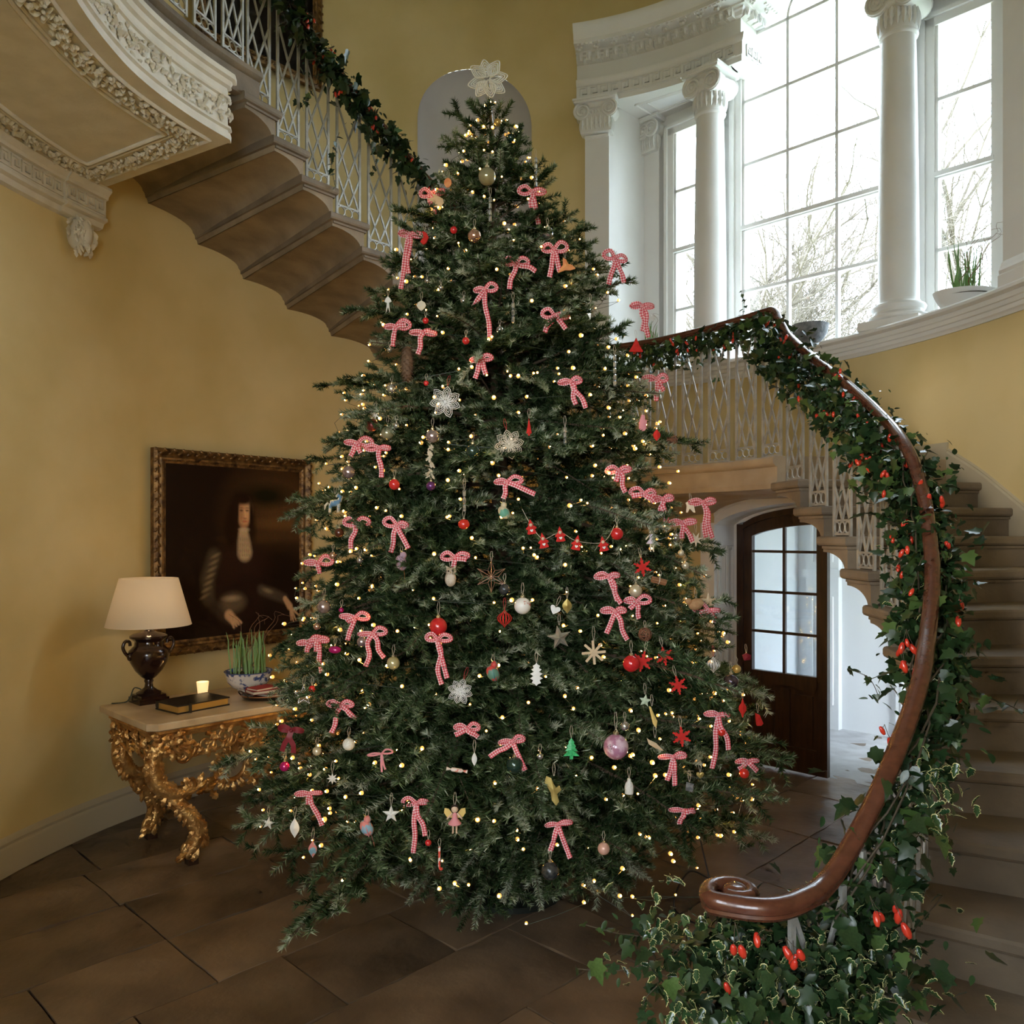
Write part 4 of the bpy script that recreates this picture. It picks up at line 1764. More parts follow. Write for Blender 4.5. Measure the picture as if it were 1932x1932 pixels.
# ------------------------------------------------------------------ fairy lights
M['bulb'] = mat('warm_bulb', (1, .8, .4), .4, emit=(1.0, .52, .10), estr=150.0)
M['bulbcap'] = mat('bulb_amber_lens', (.5, .3, .08), .4, emit=(.95, .42, .09), estr=1.25)
M['wire'] = mat('fairy_wire', (.03, .045, .03), .5)
bulb_mb = MB()
bulb_mb.sphere((0, 0, 0), .0100, 8, 5)
nlens = len(bulb_mb.f)
bulb_mb.sphere((0, -.0068, 0), .0056, 6, 4)
bulb_me = bulb_mb.build('bulb', M['bulb'], smooth=180)
bulb_data = bulb_me.data
bulb_data.materials.clear()
bulb_data.materials.append(M['bulbcap'])
bulb_data.materials.append(M['bulb'])
bulb_data.polygons.foreach_set('material_index', np.array([0 if q < nlens else 1 for q in range(len(bulb_data.polygons))], dtype=np.int32))
bpy.data.objects.remove(bulb_me)
bands = [(2.75, 4.36, 210, 'fairy light string wound round the upper third of the tree'),
         (1.95, 2.80, 285, 'fairy light string wound round the middle of the tree'),
         (1.10, 2.00, 295, 'fairy light string wound below the middle of the tree'),
         (.42, 1.15, 290, 'fairy light string wound round the lowest branches of the tree')]
Rl = random.Random(5)
for z0, z1, cnt, lab in bands:
    st = thing('fairy_light_string', lab, 'fairy lights', (0, 0, 0), group='fairy light strings on the tree')
    pts = []
    turns = max(3, (z1 - z0) / .16)
    for k in range(cnt):
        q = k / (cnt - 1)
        z = z0 + (z1 - z0) * q + Rl.uniform(-.05, .05)
        a = q * turns * 2 * pi + Rl.uniform(-.25, .25)
        # more lamps are visible on the hall side
        r = env(z) * Rl.choice((.97, .92, .88, 1.0, .8, .7)) + Rl.uniform(-.02, .02)
        r = max(r, .03)
        p = Vector((axis_x(z) + r * sin(a), TD - r * cos(a), z))
        pts.append(p)
        o = link('bulb', bulb_data, st, p)
        s_ = Rl.uniform(.5, 1.05)
        o.rotation_euler = (Rl.uniform(-.4, .4), 0, a + Rl.uniform(-.5, .5))
        o.scale = (s_, s_, s_)
    w = MB()
    cp = catmull(pts, 2)
    w.tube([p + Vector((0, 0, -.008)) for p in cp], .0013, 3, cap=False)
    w.build('wire', M['wire'], st)
# cable end trailing over the floor to the right
w = MB()
w.tube(catmull([(1.0, 4.45, .42), (1.05, 4.2, .1), (1.12, 3.95, .012), (1.28, 3.85, .01), (1.42, 4.05, .01), (1.36, 4.35, .012), (1.15, 4.62, .03), (.98, 4.55, .12), (.86, 4.35, .01), (1.02, 4.12, .012), (1.25, 4.2, .012)], 8), .0045, 5)
tag(w.build('power_cable', mat('black_cable', (.012, .012, .012), .5)), 'thin black cable lying on the flagstones right of the tree', 'cable')
# ------------------------------------------------------------------ ornaments on the tree
def gingham(name, c1, c2, c3, n=4.0):
    m = bpy.data.materials.new(name)
    m.use_nodes = True
    nt = m.node_tree
    b = nt.nodes['Principled BSDF']
    b.inputs['Roughness'].default_value = .75
    uv = nt.nodes.new('ShaderNodeUVMap')
    sx = nt.nodes.new('ShaderNodeSeparateXYZ')
    nt.links.new(uv.outputs[0], sx.inputs[0])
    outs = []
    for ax in ('X', 'Y'):
        f = nt.nodes.new('ShaderNodeMath')
        f.operation = 'FRACT'
        nt.links.new(sx.outputs[ax], f.inputs[0])
        g = nt.nodes.new('ShaderNodeMath')
        g.operation = 'GREATER_THAN'
        g.inputs[1].default_value = .5
        nt.links.new(f.outputs[0], g.inputs[0])
        outs.append(g)
    ad = nt.nodes.new('ShaderNodeMath')
    ad.operation = 'ADD'
    nt.links.new(outs[0].outputs[0], ad.inputs[0])
    nt.links.new(outs[1].outputs[0], ad.inputs[1])
    dv = nt.nodes.new('ShaderNodeMath')
    dv.operation = 'MULTIPLY'
    dv.inputs[1].default_value = .5
    nt.links.new(ad.outputs[0], dv.inputs[0])
    r = nt.nodes.new('ShaderNodeValToRGB')
    r.color_ramp.interpolation = 'CONSTANT'
    e = r.color_ramp.elements
    e[0].position, e[0].color = 0, (*c1, 1)
    e[1].position, e[1].color = .75, (*c3, 1)
    k = e.new(.25)
    k.color = (*c2, 1)
    nt.links.new(dv.outputs[0], r.inputs['Fac'])
    nt.links.new(r.outputs['Color'], b.inputs['Base Color'])
    return m


OM = {
    'gingham': gingham('red_gingham_ribbon', (.82, .62, .62), (.74, .20, .22), (.55, .025, .04)),
    'red': mat('red_felt', (.62, .035, .028), .85, col2=(.52, .025, .02), nscale=60, spec=.2),
    'redgloss': mat('red_glass', (.50, .012, .02), .12, col2=(.65, .03, .03), nscale=30, coat=.6),
    'redapple': mat('red_lacquer', (.62, .03, .02), .2, coat=.5),
    'darkred': mat('dark_red_ribbon', (.20, .012, .02), .5),
    'maroon': mat('maroon_glitter', (.14, .015, .015), .35, metal=.4, col2=(.25, .05, .04), nscale=120),
    'magenta': mat('magenta_glass', (.42, .01, .14), .12, metal=.3, coat=.6),
    'purple': mat('purple_glass', (.10, .03, .12), .15, metal=.4, col2=(.2, .06, .2), nscale=50),
    'silver': mat('silver_glass', (.70, .70, .70), .16, metal=.85, col2=(.55, .55, .56), nscale=30),
    'pearl': mat('gold_pearl', (.62, .52, .33), .25, metal=.45, col2=(.70, .62, .45), nscale=20),
    'copper': mat('copper_glass', (.55, .30, .22), .16, metal=.75, col2=(.62, .42, .32), nscale=30),
    'mercury': mat('mottled_mercury_glass', (.30, .22, .23), .22, metal=.7, col2=(.55, .46, .45), nscale=70),
    'darkmercury': mat('dark_mercury_glass', (.06, .045, .06), .15, metal=.6, col2=(.2, .15, .17), nscale=40),
    'black': mat('black_patterned_ball', (.02, .025, .03), .25, metal=.3, col2=(.09, .09, .08), nscale=55),
    'green': mat('dark_green_glass', (.02, .05, .035), .08, metal=.3, coat=.7),
    'amber': mat('amber_glass', (.50, .28, .06), .15, metal=.4, col2=(.6, .4, .12), nscale=20),
    'darkamber': mat('dark_amber_glass', (.10, .03, .015), .12, metal=.2, coat=.6),
    'clear': mat('clear_olive_glass', (.22, .21, .13), .07, metal=.35, col2=(.35, .33, .2), nscale=12, coat=.6),
    'goldclear': mat('gold_clear_glass', (.40, .34, .14), .08, metal=.3, col2=(.5, .45, .25), nscale=12, coat=.6),
    'whiteglit': mat('white_glitter', (.72, .68, .58), .5, col2=(.85, .82, .75), nscale=160, bump=.5, bscale=160),
    'floral': mat('white_floral_ceramic', (.80, .76, .70), .25, col2=(.55, .14, .08), nscale=42, contrast=(.60, .66)),
    'pinkart': mat('pink_marbled_glass', (.42, .18, .27), .1, col2=(.72, .52, .60), nscale=24, coat=.7, contrast=(.42, .58)),
    'peach': mat('peach_pearl', (.72, .42, .33), .25, metal=.15),
    'paper': mat('white_paper', (.80, .78, .74), .8),
    'cream': mat('cream_card', (.72, .64, .50), .75),
    'wicker': mat('brown_rattan', (.16, .06, .03), .6, col2=(.24, .10, .05), nscale=60),
    'woodlight': mat('pale_wood', (.62, .47, .29), .6, col2=(.55, .40, .24), nscale=14, stretch=(1, 1, 6)),
    'crystal': mat('cut_crystal', (.75, .78, .80), .05, metal=.75, col2=(.35, .38, .4), nscale=45, contrast=(.45, .55)),
    'silverstar': mat('silver_foil', (.62, .60, .54), .25, metal=.7, col2=(.45, .43, .38), nscale=40),
    'greenglit': mat('green_glitter', (.02, .30, .09), .4, col2=(.08, .55, .2), nscale=130),
    'palegreen': mat('pale_green_glitter', (.40, .50, .36), .5, col2=(.6, .68, .52), nscale=120),
    'goldleaf': mat('gold_leaf_foil', (.60, .47, .16), .35, metal=.6, col2=(.45, .33, .1), nscale=30),
    'skin': mat('doll_skin', (.70, .50, .36), .7),
    'tulle': mat('lilac_tulle', (.74, .66, .76), .85),
    'fur': mat('tawny_fur', (.45, .32, .20), .95, col2=(.72, .62, .50), nscale=18, bump=.8, bscale=140),
    'brownfelt': mat('brown_felt', (.38, .20, .09), .9, col2=(.45, .27, .13), nscale=40),
    'teal': mat('teal_paint', (.04, .20, .22), .5),
    'multi': mat('patchwork_paint', (.55, .06, .05), .5, col2=(.10, .22, .16), nscale=22, contrast=(.48, .52)),
    'multi2': mat('pink_patchwork_paper', (.72, .25, .22), .6, col2=(.25, .42, .52), nscale=26, contrast=(.5, .54)),
    'blue': mat('blue_print_cloth', (.65, .60, .48), .8, col2=(.12, .25, .40), nscale=30, contrast=(.5, .56)),
    'duck': mat('duck_paint', (.60, .52, .34), .5, col2=(.12, .35, .25), nscale=22, contrast=(.5, .55)),
    'lilac': mat('lilac_felt', (.45, .30, .38), .9),
    'pink': mat('pink_felt', (.72, .28, .30), .85),
    'yellow': mat('yellow_fabric', (.70, .50, .16), .7),
    'cone': mat('pine_cone', (.12, .065, .035), .8, col2=(.2, .12, .07), nscale=40),
    'orange': mat('orange_slice', (.72, .20, .07), .6, col2=(.8, .35, .12), nscale=30),
    'thread': mat('hanging_thread', (.62, .52, .40), .8),
    'redthread': mat('red_thread', (.45, .03, .04), .8),
    'capmetal': mat('bauble_cap', (.65, .56, .38), .3, metal=.9),
    'hair': mat('doll_hair', (.03, .015, .01), .6),
    'cinnamon': mat('cinnamon_bark', (.22, .09, .035), .8, col2=(.3, .14, .06), nscale=30, stretch=(1, 1, 5)),
}
ORN = []


def place(px, py, k=1.02):
    p = on_tree(px, py, k)
    n_ = Vector((p.x - axis_x(p.z), p.y - TD, 0))
    if n_.length < 1e-4:
        n_ = Vector((0, -1, 0))
    n_.normalize()
    c = Vector((-p.x, -p.y, 0)).normalized()
    f = (n_ * .35 + c * .8).normalized()
    yaw = atan2(f.x, -f.y)
    return p, yaw, p.y / 1550


def hanger(t, z0, L=.05, m='thread', sp=.006):
    h = MB()
    h.tube([(-sp * .2, 0, z0), (-sp, .003, z0 + L * .6), (-sp * .3, .012, z0 + L), (sp * .5, .012, z0 + L), (sp, .004, z0 + L * .6), (sp * .2, 0, z0)], .0008, 4)
    h.build('hanger', OM[m], t)


def orn(name, cat, desc, short, px, py, k=1.02, tilt=0.0):
    p, yaw, m = place(px, py, k)
    o = thing(name, desc, cat, p, (0, tilt, -yaw if False else yaw))
    ORN.append((o, desc, short, px, py))
    return o, m


def poly_solid(mb, outl, th, y=0.0, dome=0.0):
    """flat cut-out in the XZ plane with thickness th and a slight pillow"""
    n = len(outl)
    cx, cz = sum(p[0] for p in outl) / n, sum(p[1] for p in outl) / n
    b = len(mb.v)
    for x, zz in outl:
        mb.v.append((x, y - th / 2, zz))
    for x, zz in outl:
        mb.v.append((x, y + th / 2, zz))
    mb.v.append((cx, y - th / 2 - dome, cz))
    mb.v.append((cx, y + th / 2 + dome, cz))
    for i in range(n):
        j = (i + 1) % n
        mb.f.append((b + i, b + j, b + n + j, b + n + i))
        mb.f.append((b + j, b + i, b + 2 * n))
        mb.f.append((b + n + i, b + n + j, b + 2 * n + 1))


def star_pts(R, r, n, a0=pi / 2):
    return [((R if k % 2 == 0 else r) * cos(a0 + pi * k / n), (R if k % 2 == 0 else r) * sin(a0 + pi * k / n)) for k in range(2 * n)]


def ribbon(name, pts, w, parent, m, v0=0.0, tw=0.0, sq=4.0):
    """strip of ribbon along pts (local), its width lying mostly in the XZ plane, thin but with two faces and an edge"""
    P = [Vector(p) for p in pts]
    n = len(P)
    vs, fs, uvs = [], [], []
    L = v0
    rows = []
    for i in range(n):
        t = (P[min(i + 1, n - 1)] - P[max(i - 1, 0)]).normalized()
        ang = tw * sin(i * .9)
        face = Vector((sin(ang), -cos(ang), .0))
        s = t.cross(face)
        if s.length < 1e-4:
            s = Vector((1, 0, 0))
        s.normalize()
        ff = s.cross(t).normalized() * .0004
        if i:
            L += (P[i] - P[i - 1]).length
        b = len(vs)
        vs += [P[i] + s * w / 2 + ff, P[i] - s * w / 2 + ff, P[i] - s * w / 2 - ff, P[i] + s * w / 2 - ff]
        rows.append((b, L / w * sq * .5))
    me = bpy.data.meshes.new(name)
    q = sq * .5
    for (b, l0), (c, l1) in zip(rows, rows[1:]):
        for k, (u0, u1) in enumerate(((0, q), (q, q), (q, 0), (0, 0))):
            k2 = (k + 1) % 4
            fs.append((b + k, b + k2, c + k2, c + k))
            uvs += [(u0, l0), (u1, l0), (u1, l1), (u0, l1)]
    me.from_pydata([tuple(v) for v in vs], [], fs)
    ul = me.uv_layers.new(name='UVMap')
    ul.data.foreach_set('uv', np.array(uvs, dtype=np.float32).ravel())
    me.materials.append(m)
    me.shade_smooth()
    me.set_sharp_from_angle(angle=radians(60))
    return link(name, me, parent)


RB = random.Random(21)


def bow(px, py, tails, desc, short=None, size=1.0, m='gingham', wpx=9.5, cat='bow'):
    t, s = orn('ribbon_bow', cat, desc, short, px, py, 1.035, RB.uniform(-.12, .12))
    M_ = OM[m]
    w = wpx * s * size
    lw = 20 * s * size
    for sd in (-1, 1):
        up = RB.uniform(-.05, .75)
        l = lw * RB.uniform(.85, 1.25)
        pts = catmull([(0, -.002, 0), (sd * l * .5, -.012, l * up * .7 + .004), (sd * l * 1.0, -.006, l * up * .6), (sd * l * 1.08, .004, l * up * .2 - .004), (sd * l * .6, .010, -l * .12), (0, .004, 0)], 4)
        ribbon('loop', pts, w * .8, t, M_, RB.uniform(0, 1), .25)
    for dx, dz_ in tails:
        e = Vector((dx * s, 0, -dz_ * s))
        L = e.length
        side = Vector((e.z, 0, -e.x)).normalized() if L > 0 else Vector((1, 0, 0))
        a = RB.uniform(-.07, .07) * L
        pts = catmull([(0, -.004, -.002), tuple(e * .3 + side * a + Vector((0, -.014, 0))), tuple(e * .65 - side * a * .8 + Vector((0, -.010, 0))), tuple(e + Vector((0, -.004, 0)))], 5)
        ribbon('tail', pts, w, t, M_, RB.uniform(0, 1), RB.uniform(.1, .5))
    k = MB()
    k.sphere((0, -.004, 0), w * .42, 8, 6, (1, .8, 1))
    ko = k.build('knot', M_, t, smooth=180)
    ul = ko.data.uv_layers.new(name='UVMap')
    ul.data.foreach_set('uv', np.array([(v[0] * 2, v[1] * 2) for v in np.random.default_rng(1).uniform(0, 1, (len(ul.data), 2))], dtype=np.float32).ravel())


LT, ST = (2, 0), None
GB = 'pink gingham bow '
BOWS = [
    (1003, 362, [(8, 62), (-3, 30)], 'with one long tail, nearest the tree top on the right'),
    (813, 365, [(2, 56), (14, 20)], 'with a hanging tail, at the tree edge near the left rail'),
    (773, 442, [(-6, 104), (6, 74)], 'with two very long tails at the upper left tree edge'),
    (1045, 471, [(-12, 52), (8, 42)], 'with two tails above the red cardinal'),
    (1160, 487, [(-8, 52), (22, 44)], 'tied to an upright branch tip before the white pilaster'),
    (973, 496, [(-12, 50), (38, 16)], 'with tails spread left and right high on the tree'),
    (915, 546, [(4, 102), (-24, 34)], 'with the longest single tail, upper middle of the tree'),
    (1046, 596, [(-18, 32), (22, 24)], 'with short splayed tails, upper right of middle'),
    (1212, 577, [(-4, 48), (8, 60)], 'with two long tails before the left sidelight'),
    (747, 616, [(-4, 38), (20, -4)], 'small, at the left tree edge under the stair'),
    (799, 627, [(-8, 42), (16, -4)], 'with a thin tail right of the pine cone'),
    (908, 677, [(-15, 36), (6, 30)], 'with two short tails above the paper snowflake stars'),
    (1077, 720, [(24, 52), (6, 44)], 'with a broad slanting tail above the crystal drop'),
    (1238, 715, [(2, 42), (16, 22)], 'hanging where the tree meets the landing balusters'),
    (675, 836, [(-11, 26), (8, 18)], 'orange-lit, at the left tree edge level with the dark bauble'),
    (716, 845, [(2, 56)], 'with one straight hanging tail near the left edge'),
    (1167, 888, [(8, 42), (-8, 20)], 'with a short square tail, right of centre'),
    (957, 909, [(52, 24), (-8, 32)], 'with a tail sweeping right, in the middle of the tree'),
    (1215, 932, [(-24, 6), (20, 14)], 'flattened, right of the middle of the tree'),
    (1250, 942, [(4, 44), (-6, 22)], 'with a thin tail and tassel on the right side'),
    (1286, 986, [(-2, 30), (18, 38)], 'with two tails above the white paper star on the right'),
    (1326, 948, [(2, 66), (15, 68)], 'with two straight tails at the far right branch tip'),
    (749, 991, [(-8, 52), (25, 42)], 'with two long tails, left of the middle'),
    (671, 989, [(-9, 46)], 'with one tail among dense lights on the left'),
    (601, 1062, [(3, 20), (-3, 8)], 'tiny, at the far left branch tip beside the portrait'),
    (858, 1052, [(-4, 20), (22, 6)], 'short, just above the owl'),
    (1148, 1087, [(12, 48), (18, 54)], 'with a forked tail right of centre'),
    (1160, 1153, [(24, 54), (-16, 42)], 'large, below the forked bow right of centre'),
    (1200, 1135, [(7, 32), (-12, 14)], 'slanting upward just under the gold pearl bauble'),
    (1336, 1151, [(14, 22), (-16, 8)], 'below the pale wooden star on the right edge'),
    (670, 1165, [(-10, 44), (-14, 10)], 'with a tucked tail, left side above the crossing bow'),
    (600, 1209, [(6, 60), (-4, 20)], 'with a broad tail at the left edge below the portrait frame'),
    (584, 1212, [(-6, 18), (4, 10)], 'half hidden at the far left below the portrait frame'),
    (703, 1195, [(-14, 62), (22, 46)], 'with two thin tails left of the gold glass bauble'),
    (825, 1207, [(10, 84), (20, 72)], 'with two long tails under the large red bauble'),
    (643, 1331, [(-16, 52), (34, 24)], 'with tails wide apart on the lower left'),
    (967, 1399, [(-46, 24), (18, 56)], 'with raised loops low in the middle of the tree'),
    (1355, 1348, [(-8, 102), (22, 66)], 'with two very long tails on the lower right'),
    (881, 1375, [(-22, 12), (22, 14)], 'lying flat, low left of middle'),
    (1270, 1428, [(-12, 44), (3, 54)], 'with narrow tails below the red felt snowflakes'),
    (1410, 1436, [(-18, 14), (18, 20)], 'at the lower right edge above the small red bauble'),
    (1289, 1529, [(-6, 26), (20, -2)], 'lowest on the right side'),
    (1052, 1555, [(16, 66), (-20, 48)], 'with a broad tail above the black bauble'),
    (786, 1516, [(-16, 92), (10, 62)], 'with two long tails near the bottom, left of the angel'),
    (584, 1497, [(18, 62), (-4, 20)], 'with a broken tail at the lower left edge'),
]
for px, py, tl, d in BOWS:
    bow(px, py, tl, GB + d)
bow(550, 1378, [(-16, 40), (6, 42)], 'dark red plain ribbon bow beside the gilded table', 'dark red ribbon bow', m='darkred')
bow(720, 1422, [(-3, 34), (4, 30)], 'thin rose wire bow low on the left of the tree', 'rose wire bow', m='pink', wpx=4)


def bauble(px, py, r, m, desc, short=None, name='bauble', hang=True, k=1.03, sc=(1, 1, 1)):
    t, s = orn(name, 'bauble', desc, short, px, py, k)
    R = r * s
    b = MB()
    b.sphere((0, 0, 0), R, 20, 14, sc)
    b.build('ball', OM[m], t, smooth=180)
    c = MB()
    c.lathe([(R * .22, R * sc[2] * .96), (R * .24, R * sc[2] * 1.16), (R * .16, R * sc[2] * 1.2)], 10)
    c.torus((0, 0, R * sc[2] * 1.26), R * .10, R * .03, 10, 5, Matrix.Rotation(pi / 2, 3, 'X'))
    c.build('cap', OM['capmetal'], t, smooth=40)
    hanger(t, R * sc[2] * 1.3, max(.03, R * 1.4))
    return t


for a in [
    (939, 231, 7, 'amber', 'small amber glass bauble on the leader below the top star', 'amber bauble'),
    (964, 260, 8, 'green', 'small dark green bauble among the topmost twigs', None),
    (919, 333, 17, 'clear', 'large olive glass ball behind twigs near the tree top', None),
    (895, 445, 12.5, 'copper', 'shiny copper pink bauble high on the tree', None),
    (1033, 439, 11, 'silver', 'clear silver bauble hanging high on the right', None),
    (856, 434, 7, 'redgloss', 'small red bauble left of the copper pink one', None),
    (875, 568, 6.5, 'silver', 'small silver bauble left of the longest bow tail', None),
    (943, 622, 6.5, 'silver', 'small silver bauble right of the longest bow tail', None),
    (879, 643, 7, 'redgloss', 'small red bauble below the longest bow', None),
    (832, 543, 5, 'silver', 'tiny silver bauble right of the cream paper disc', None),
    (806, 530, 5, 'silver', 'tiny silver bauble above the cream paper disc', None),
    (803, 605, 6, 'redgloss', 'small red bauble below the cream paper disc', None),
    (739, 734, 9.5, 'silver', 'silver glass bauble at the left edge below the pine cone', None),
    (735, 660, 5, 'silver', 'tiny pale bauble at the left edge beside the stair foot', None),
    (804, 723, 5, 'redgloss', 'tiny red bauble left of the upper paper snowflake', None),
    (702, 802, 12, 'maroon', 'maroon glitter bauble at the left tree edge', 'maroon bauble'),
    (731, 817, 12.5, 'clear', 'clear glass bauble right of the maroon glitter one', None),
    (748, 803, 6, 'silver', 'tiny silver bauble beside the clear glass ball', None),
    (816, 823, 13, 'mercury', 'mottled mauve bauble above the hanging tassel', None),
    (892, 851, 13.5, 'green', 'dark green glass bauble left of the middle paper snowflake', None),
    (658, 891, 12.5, 'mercury', 'mottled mauve bauble at the left edge above the blue horse', None),
    (744, 914, 10.5, 'redgloss', 'ribbed red bauble left of the purple one', None),
    (813, 917, 9, 'purple', 'purple glass bauble among lights on the left', None),
    (640, 1005, 9, 'darkamber', 'dark amber bauble at the left tip beside the portrait', None),
    (628, 1048, 7, 'copper', 'small copper bauble under the dark amber one', None),
    (679, 1057, 6, 'silver', 'small pearl bauble among the dense lights on the left', None),
    (611, 1145, 13, 'mercury', 'mottled mauve bauble hanging beside the portrait frame', None),
    (644, 1151, 5, 'magenta', 'tiny magenta bauble right of the bauble by the portrait', None),
    (598, 1182, 7, 'copper', 'small copper bauble just below the portrait frame corner', None),
    (683, 1211, 10, 'mercury', 'mauve silver bauble behind a bow on the left', None),
    (742, 1251, 12.5, 'goldclear', 'clear gold glass bauble on a gold ribbon loop', 'gold glass bauble'),
    (827, 1182, 17, 'redgloss', 'large glossy red bauble left of the paper drop', 'large red bauble'),
    (589, 1300, 7, 'redgloss', 'small red bauble beside the bead-wire star', None),
    (1164, 1007, 12, 'redgloss', 'sparkling red bauble at the end of the gnome garland', 'sparkling red bauble'),
    (1275, 1015, 6.5, 'silver', 'small silver bauble right of the mouse dancer', None),
    (1285, 1043, 6, 'pearl', 'tiny gold bauble below the silver one on the right', None),
    (1293, 1067, 7, 'pearl', 'small gold pearl bauble on the right above the cinnamon', None),
    (1199, 1115, 12.5, 'pearl', 'gold pearl bauble on a long pale thread', 'gold pearl bauble'),
    (952, 1112, 11, 'black', 'shiny black bauble under the copper wire star', None),
    (1191, 1252, 16, 'redgloss', 'bright red glass bauble behind a red felt snowflake', None),
    (1379, 1286, 14, 'darkmercury', 'dark purple mottled bauble at the right tree edge', 'dark purple bauble'),
    (1390, 1262, 8, 'amber', 'amber bauble just above the dark purple one', None),
    (1179, 1370, 9, 'silver', 'silver blue bauble above the pink marbled ball', None),
    (1162, 1409, 24, 'pinkart', 'largest pink marbled art glass ball', 'pink marbled ball'),
    (1019, 1427, 6, 'silver', 'small silver bauble left of the green glitter tree', None),
    (971, 1443, 16, 'green', 'dark glass ball half hidden below the low middle bow', None),
    (1404, 1459, 9.5, 'redapple', 'plain red bauble lowest on the right edge', None),
    (1361, 1381, 8, 'redapple', 'red bauble behind the very long right bow', None),
    (1139, 1601, 11.5, 'peach', 'peach pearl bauble on a red thread near the floor', None),
    (1038, 1643, 17, 'black', 'large black patterned bauble at the bottom of the tree', 'black bauble'),
    (658, 1404, 11.5, 'whiteglit', 'white beaded bauble low on the left', None),
    (598, 1417, 8.5, 'pearl', 'faceted gold bauble low on the left edge', None),
    (537, 1446, 9.5, 'magenta', 'bright magenta bauble at the far left near the table', None),
    (808, 1590, 6, 'redgloss', 'small red bauble above the candy cane', None),
]:
    bauble(*a)
bauble(986, 1143, 16, 'floral', 'white ceramic ball painted with red flowers', 'floral ball', name='painted_ball')
bauble(632, 1226, 8, 'magenta', 'magenta oblong fish bauble on the left side', None, sc=(1.5, 1, .9))
# red apple on a crystal stem
t = bauble(875, 989, 10.5, 'redapple', 'shiny red apple hanging from a crystal drop', 'red apple', name='apple_ornament', sc=(1.05, 1, .92))


def rattan(px, py, r, desc):
    t, s = orn('rattan_ball', 'ornament', desc, None, px, py)
    R = r * s
    m = MB()
    for k in range(9):
        rot = Quaternion(Vector((RB.uniform(-1, 1), RB.uniform(-1, 1), RB.uniform(-1, 1))).normalized(), RB.uniform(0, pi)).to_matrix()
        m.torus((0, 0, 0), R * RB.uniform(.9, 1.0), R * .09, 18, 5, rot)
    m.build('woven_strands', OM['wicker'], t, smooth=180)
    hanger(t, R, .03)


rattan(1217, 1197, 12.5, 'brown open rattan ball below the large right bow')
rattan(1268, 830, 10.5, 'brown rattan ball at the right edge before the balusters')


def woven_star(px, py, r, n, desc, short, top=False, k=1.04, mt='paper', tilt=.15):
    t, s = orn('paper_snowflake', 'ornament', desc, short, px, py, k, tilt)
    R = r * s
    m = MB()
    for q in range(n):
        a = pi / 2 + 2 * pi * q / n
        d, l = Vector((cos(a), 0, sin(a))), Vector((-sin(a), 0, cos(a)))
        for wv, ln in ((.30, 1.0), (.21, .86), (.12, .7), (.03, .5)):
            P = [d * (R * .1), d * (R * ln * .5) + l * (R * wv), d * (R * ln * .82) + l * (R * wv * .62), d * (R * ln), d * (R * ln * .82) - l * (R * wv * .62), d * (R * ln * .5) - l * (R * wv)]
            P = [p + Vector((0, -.012 * (p.length / R) * (1 if q % 2 else -1), 0)) for p in P]
            m.tube(P, R * .028, 4, loop=True)
    m.sphere((0, 0, 0), R * .12, 8, 5, (1, .6, 1))
    m.build('woven_points', OM[mt], t, smooth=180)
    if not top:
        hanger(t, R, .05, 'redthread')
    return t, R


woven_star(840, 758, 30, 7, 'white woven paper snowflake, the uppermost on the tree body', 'upper paper snowflake')
woven_star(961, 838, 28, 8, 'cream woven paper snowflake above the middle of the tree', 'middle paper snowflake', mt='cream', tilt=-.2)
woven_star(868, 1305, 24, 8, 'white woven paper snowflake low on the tree, left of the oak leaf', 'lower paper snowflake', tilt=.3)
# top star
ts = thing('tree_top_star', 'large white beaded star on the very top of the tree', 'star', img(920, 150, TD))
Rr = 38 * TD / 1550
m = MB()
for q in range(8):
    a = pi / 2 + .2 + 2 * pi * q / 8
    d, l = Vector((cos(a), 0, sin(a))), Vector((-sin(a), 0, cos(a)))
    for wv, ln in ((.30, 1.0), (.24, .86), (.16, .74), (.08, .6)):
        P = catmull([d * (Rr * .1), d * (Rr * ln * .45) + l * (Rr * wv), d * (Rr * ln * .8) + l * (Rr * wv * .6), d * (Rr * ln), d * (Rr * ln * .8) - l * (Rr * wv * .6), d * (Rr * ln * .45) - l * (Rr * wv)], 3, True)
        m.tube([p + Vector((0, -.02 * sin(q * 2.1), 0)) for p in P], Rr * .03, 4, loop=True)
m.build('star_points', OM['whiteglit'], ts, smooth=180)
m = MB()
m.tube([(0, .01, -.02), (0.008, .01, -Rr * 1.0), (.02, .0, -Rr * 1.9), (.035, 0, -.32)], [.012, .010, .008, .009], 8)
m.build('star_socket', OM['silver'], ts, smooth=60)


def cutout(name, cat, px, py, outl, th, mt, desc, short=None, dome=0.0, tilt=0.0, hz=None, hm='thread', k=1.03):
    """outline given in px units"""
    t, s = orn(name, cat, desc, short, px, py, k, tilt)
    m = MB()
    poly_solid(m, [(x * s, z_ * s) for x, z_ in outl], th, dome=dome)
    m.build('body', OM[mt], t)
    hanger(t, max(z_ for x, z_ in outl) * s, .045, hm)
    return t, s


def oak(h):
    L = [(0, .5), (.05, .42), (.16, .36), (.08, .28), (.22, .2), (.11, .1), (.27, .02), (.13, -.08), (.27, -.18), (.13, -.26), (.2, -.38), (.08, -.42), (0, -.5)]
    return [(x * h, z_ * h) for x, z_ in L] + [(-x * h, z_ * h) for x, z_ in L[::-1][1:-1]]


def leafo(h, w):
    return [(w * sin(pi * k / 12) ** 1.2, h / 2 - h * k / 12) for k in range(13)] + [(-w * sin(pi * k / 12) ** 1.2, h / 2 - h * k / 12) for k in range(11, 0, -1)]


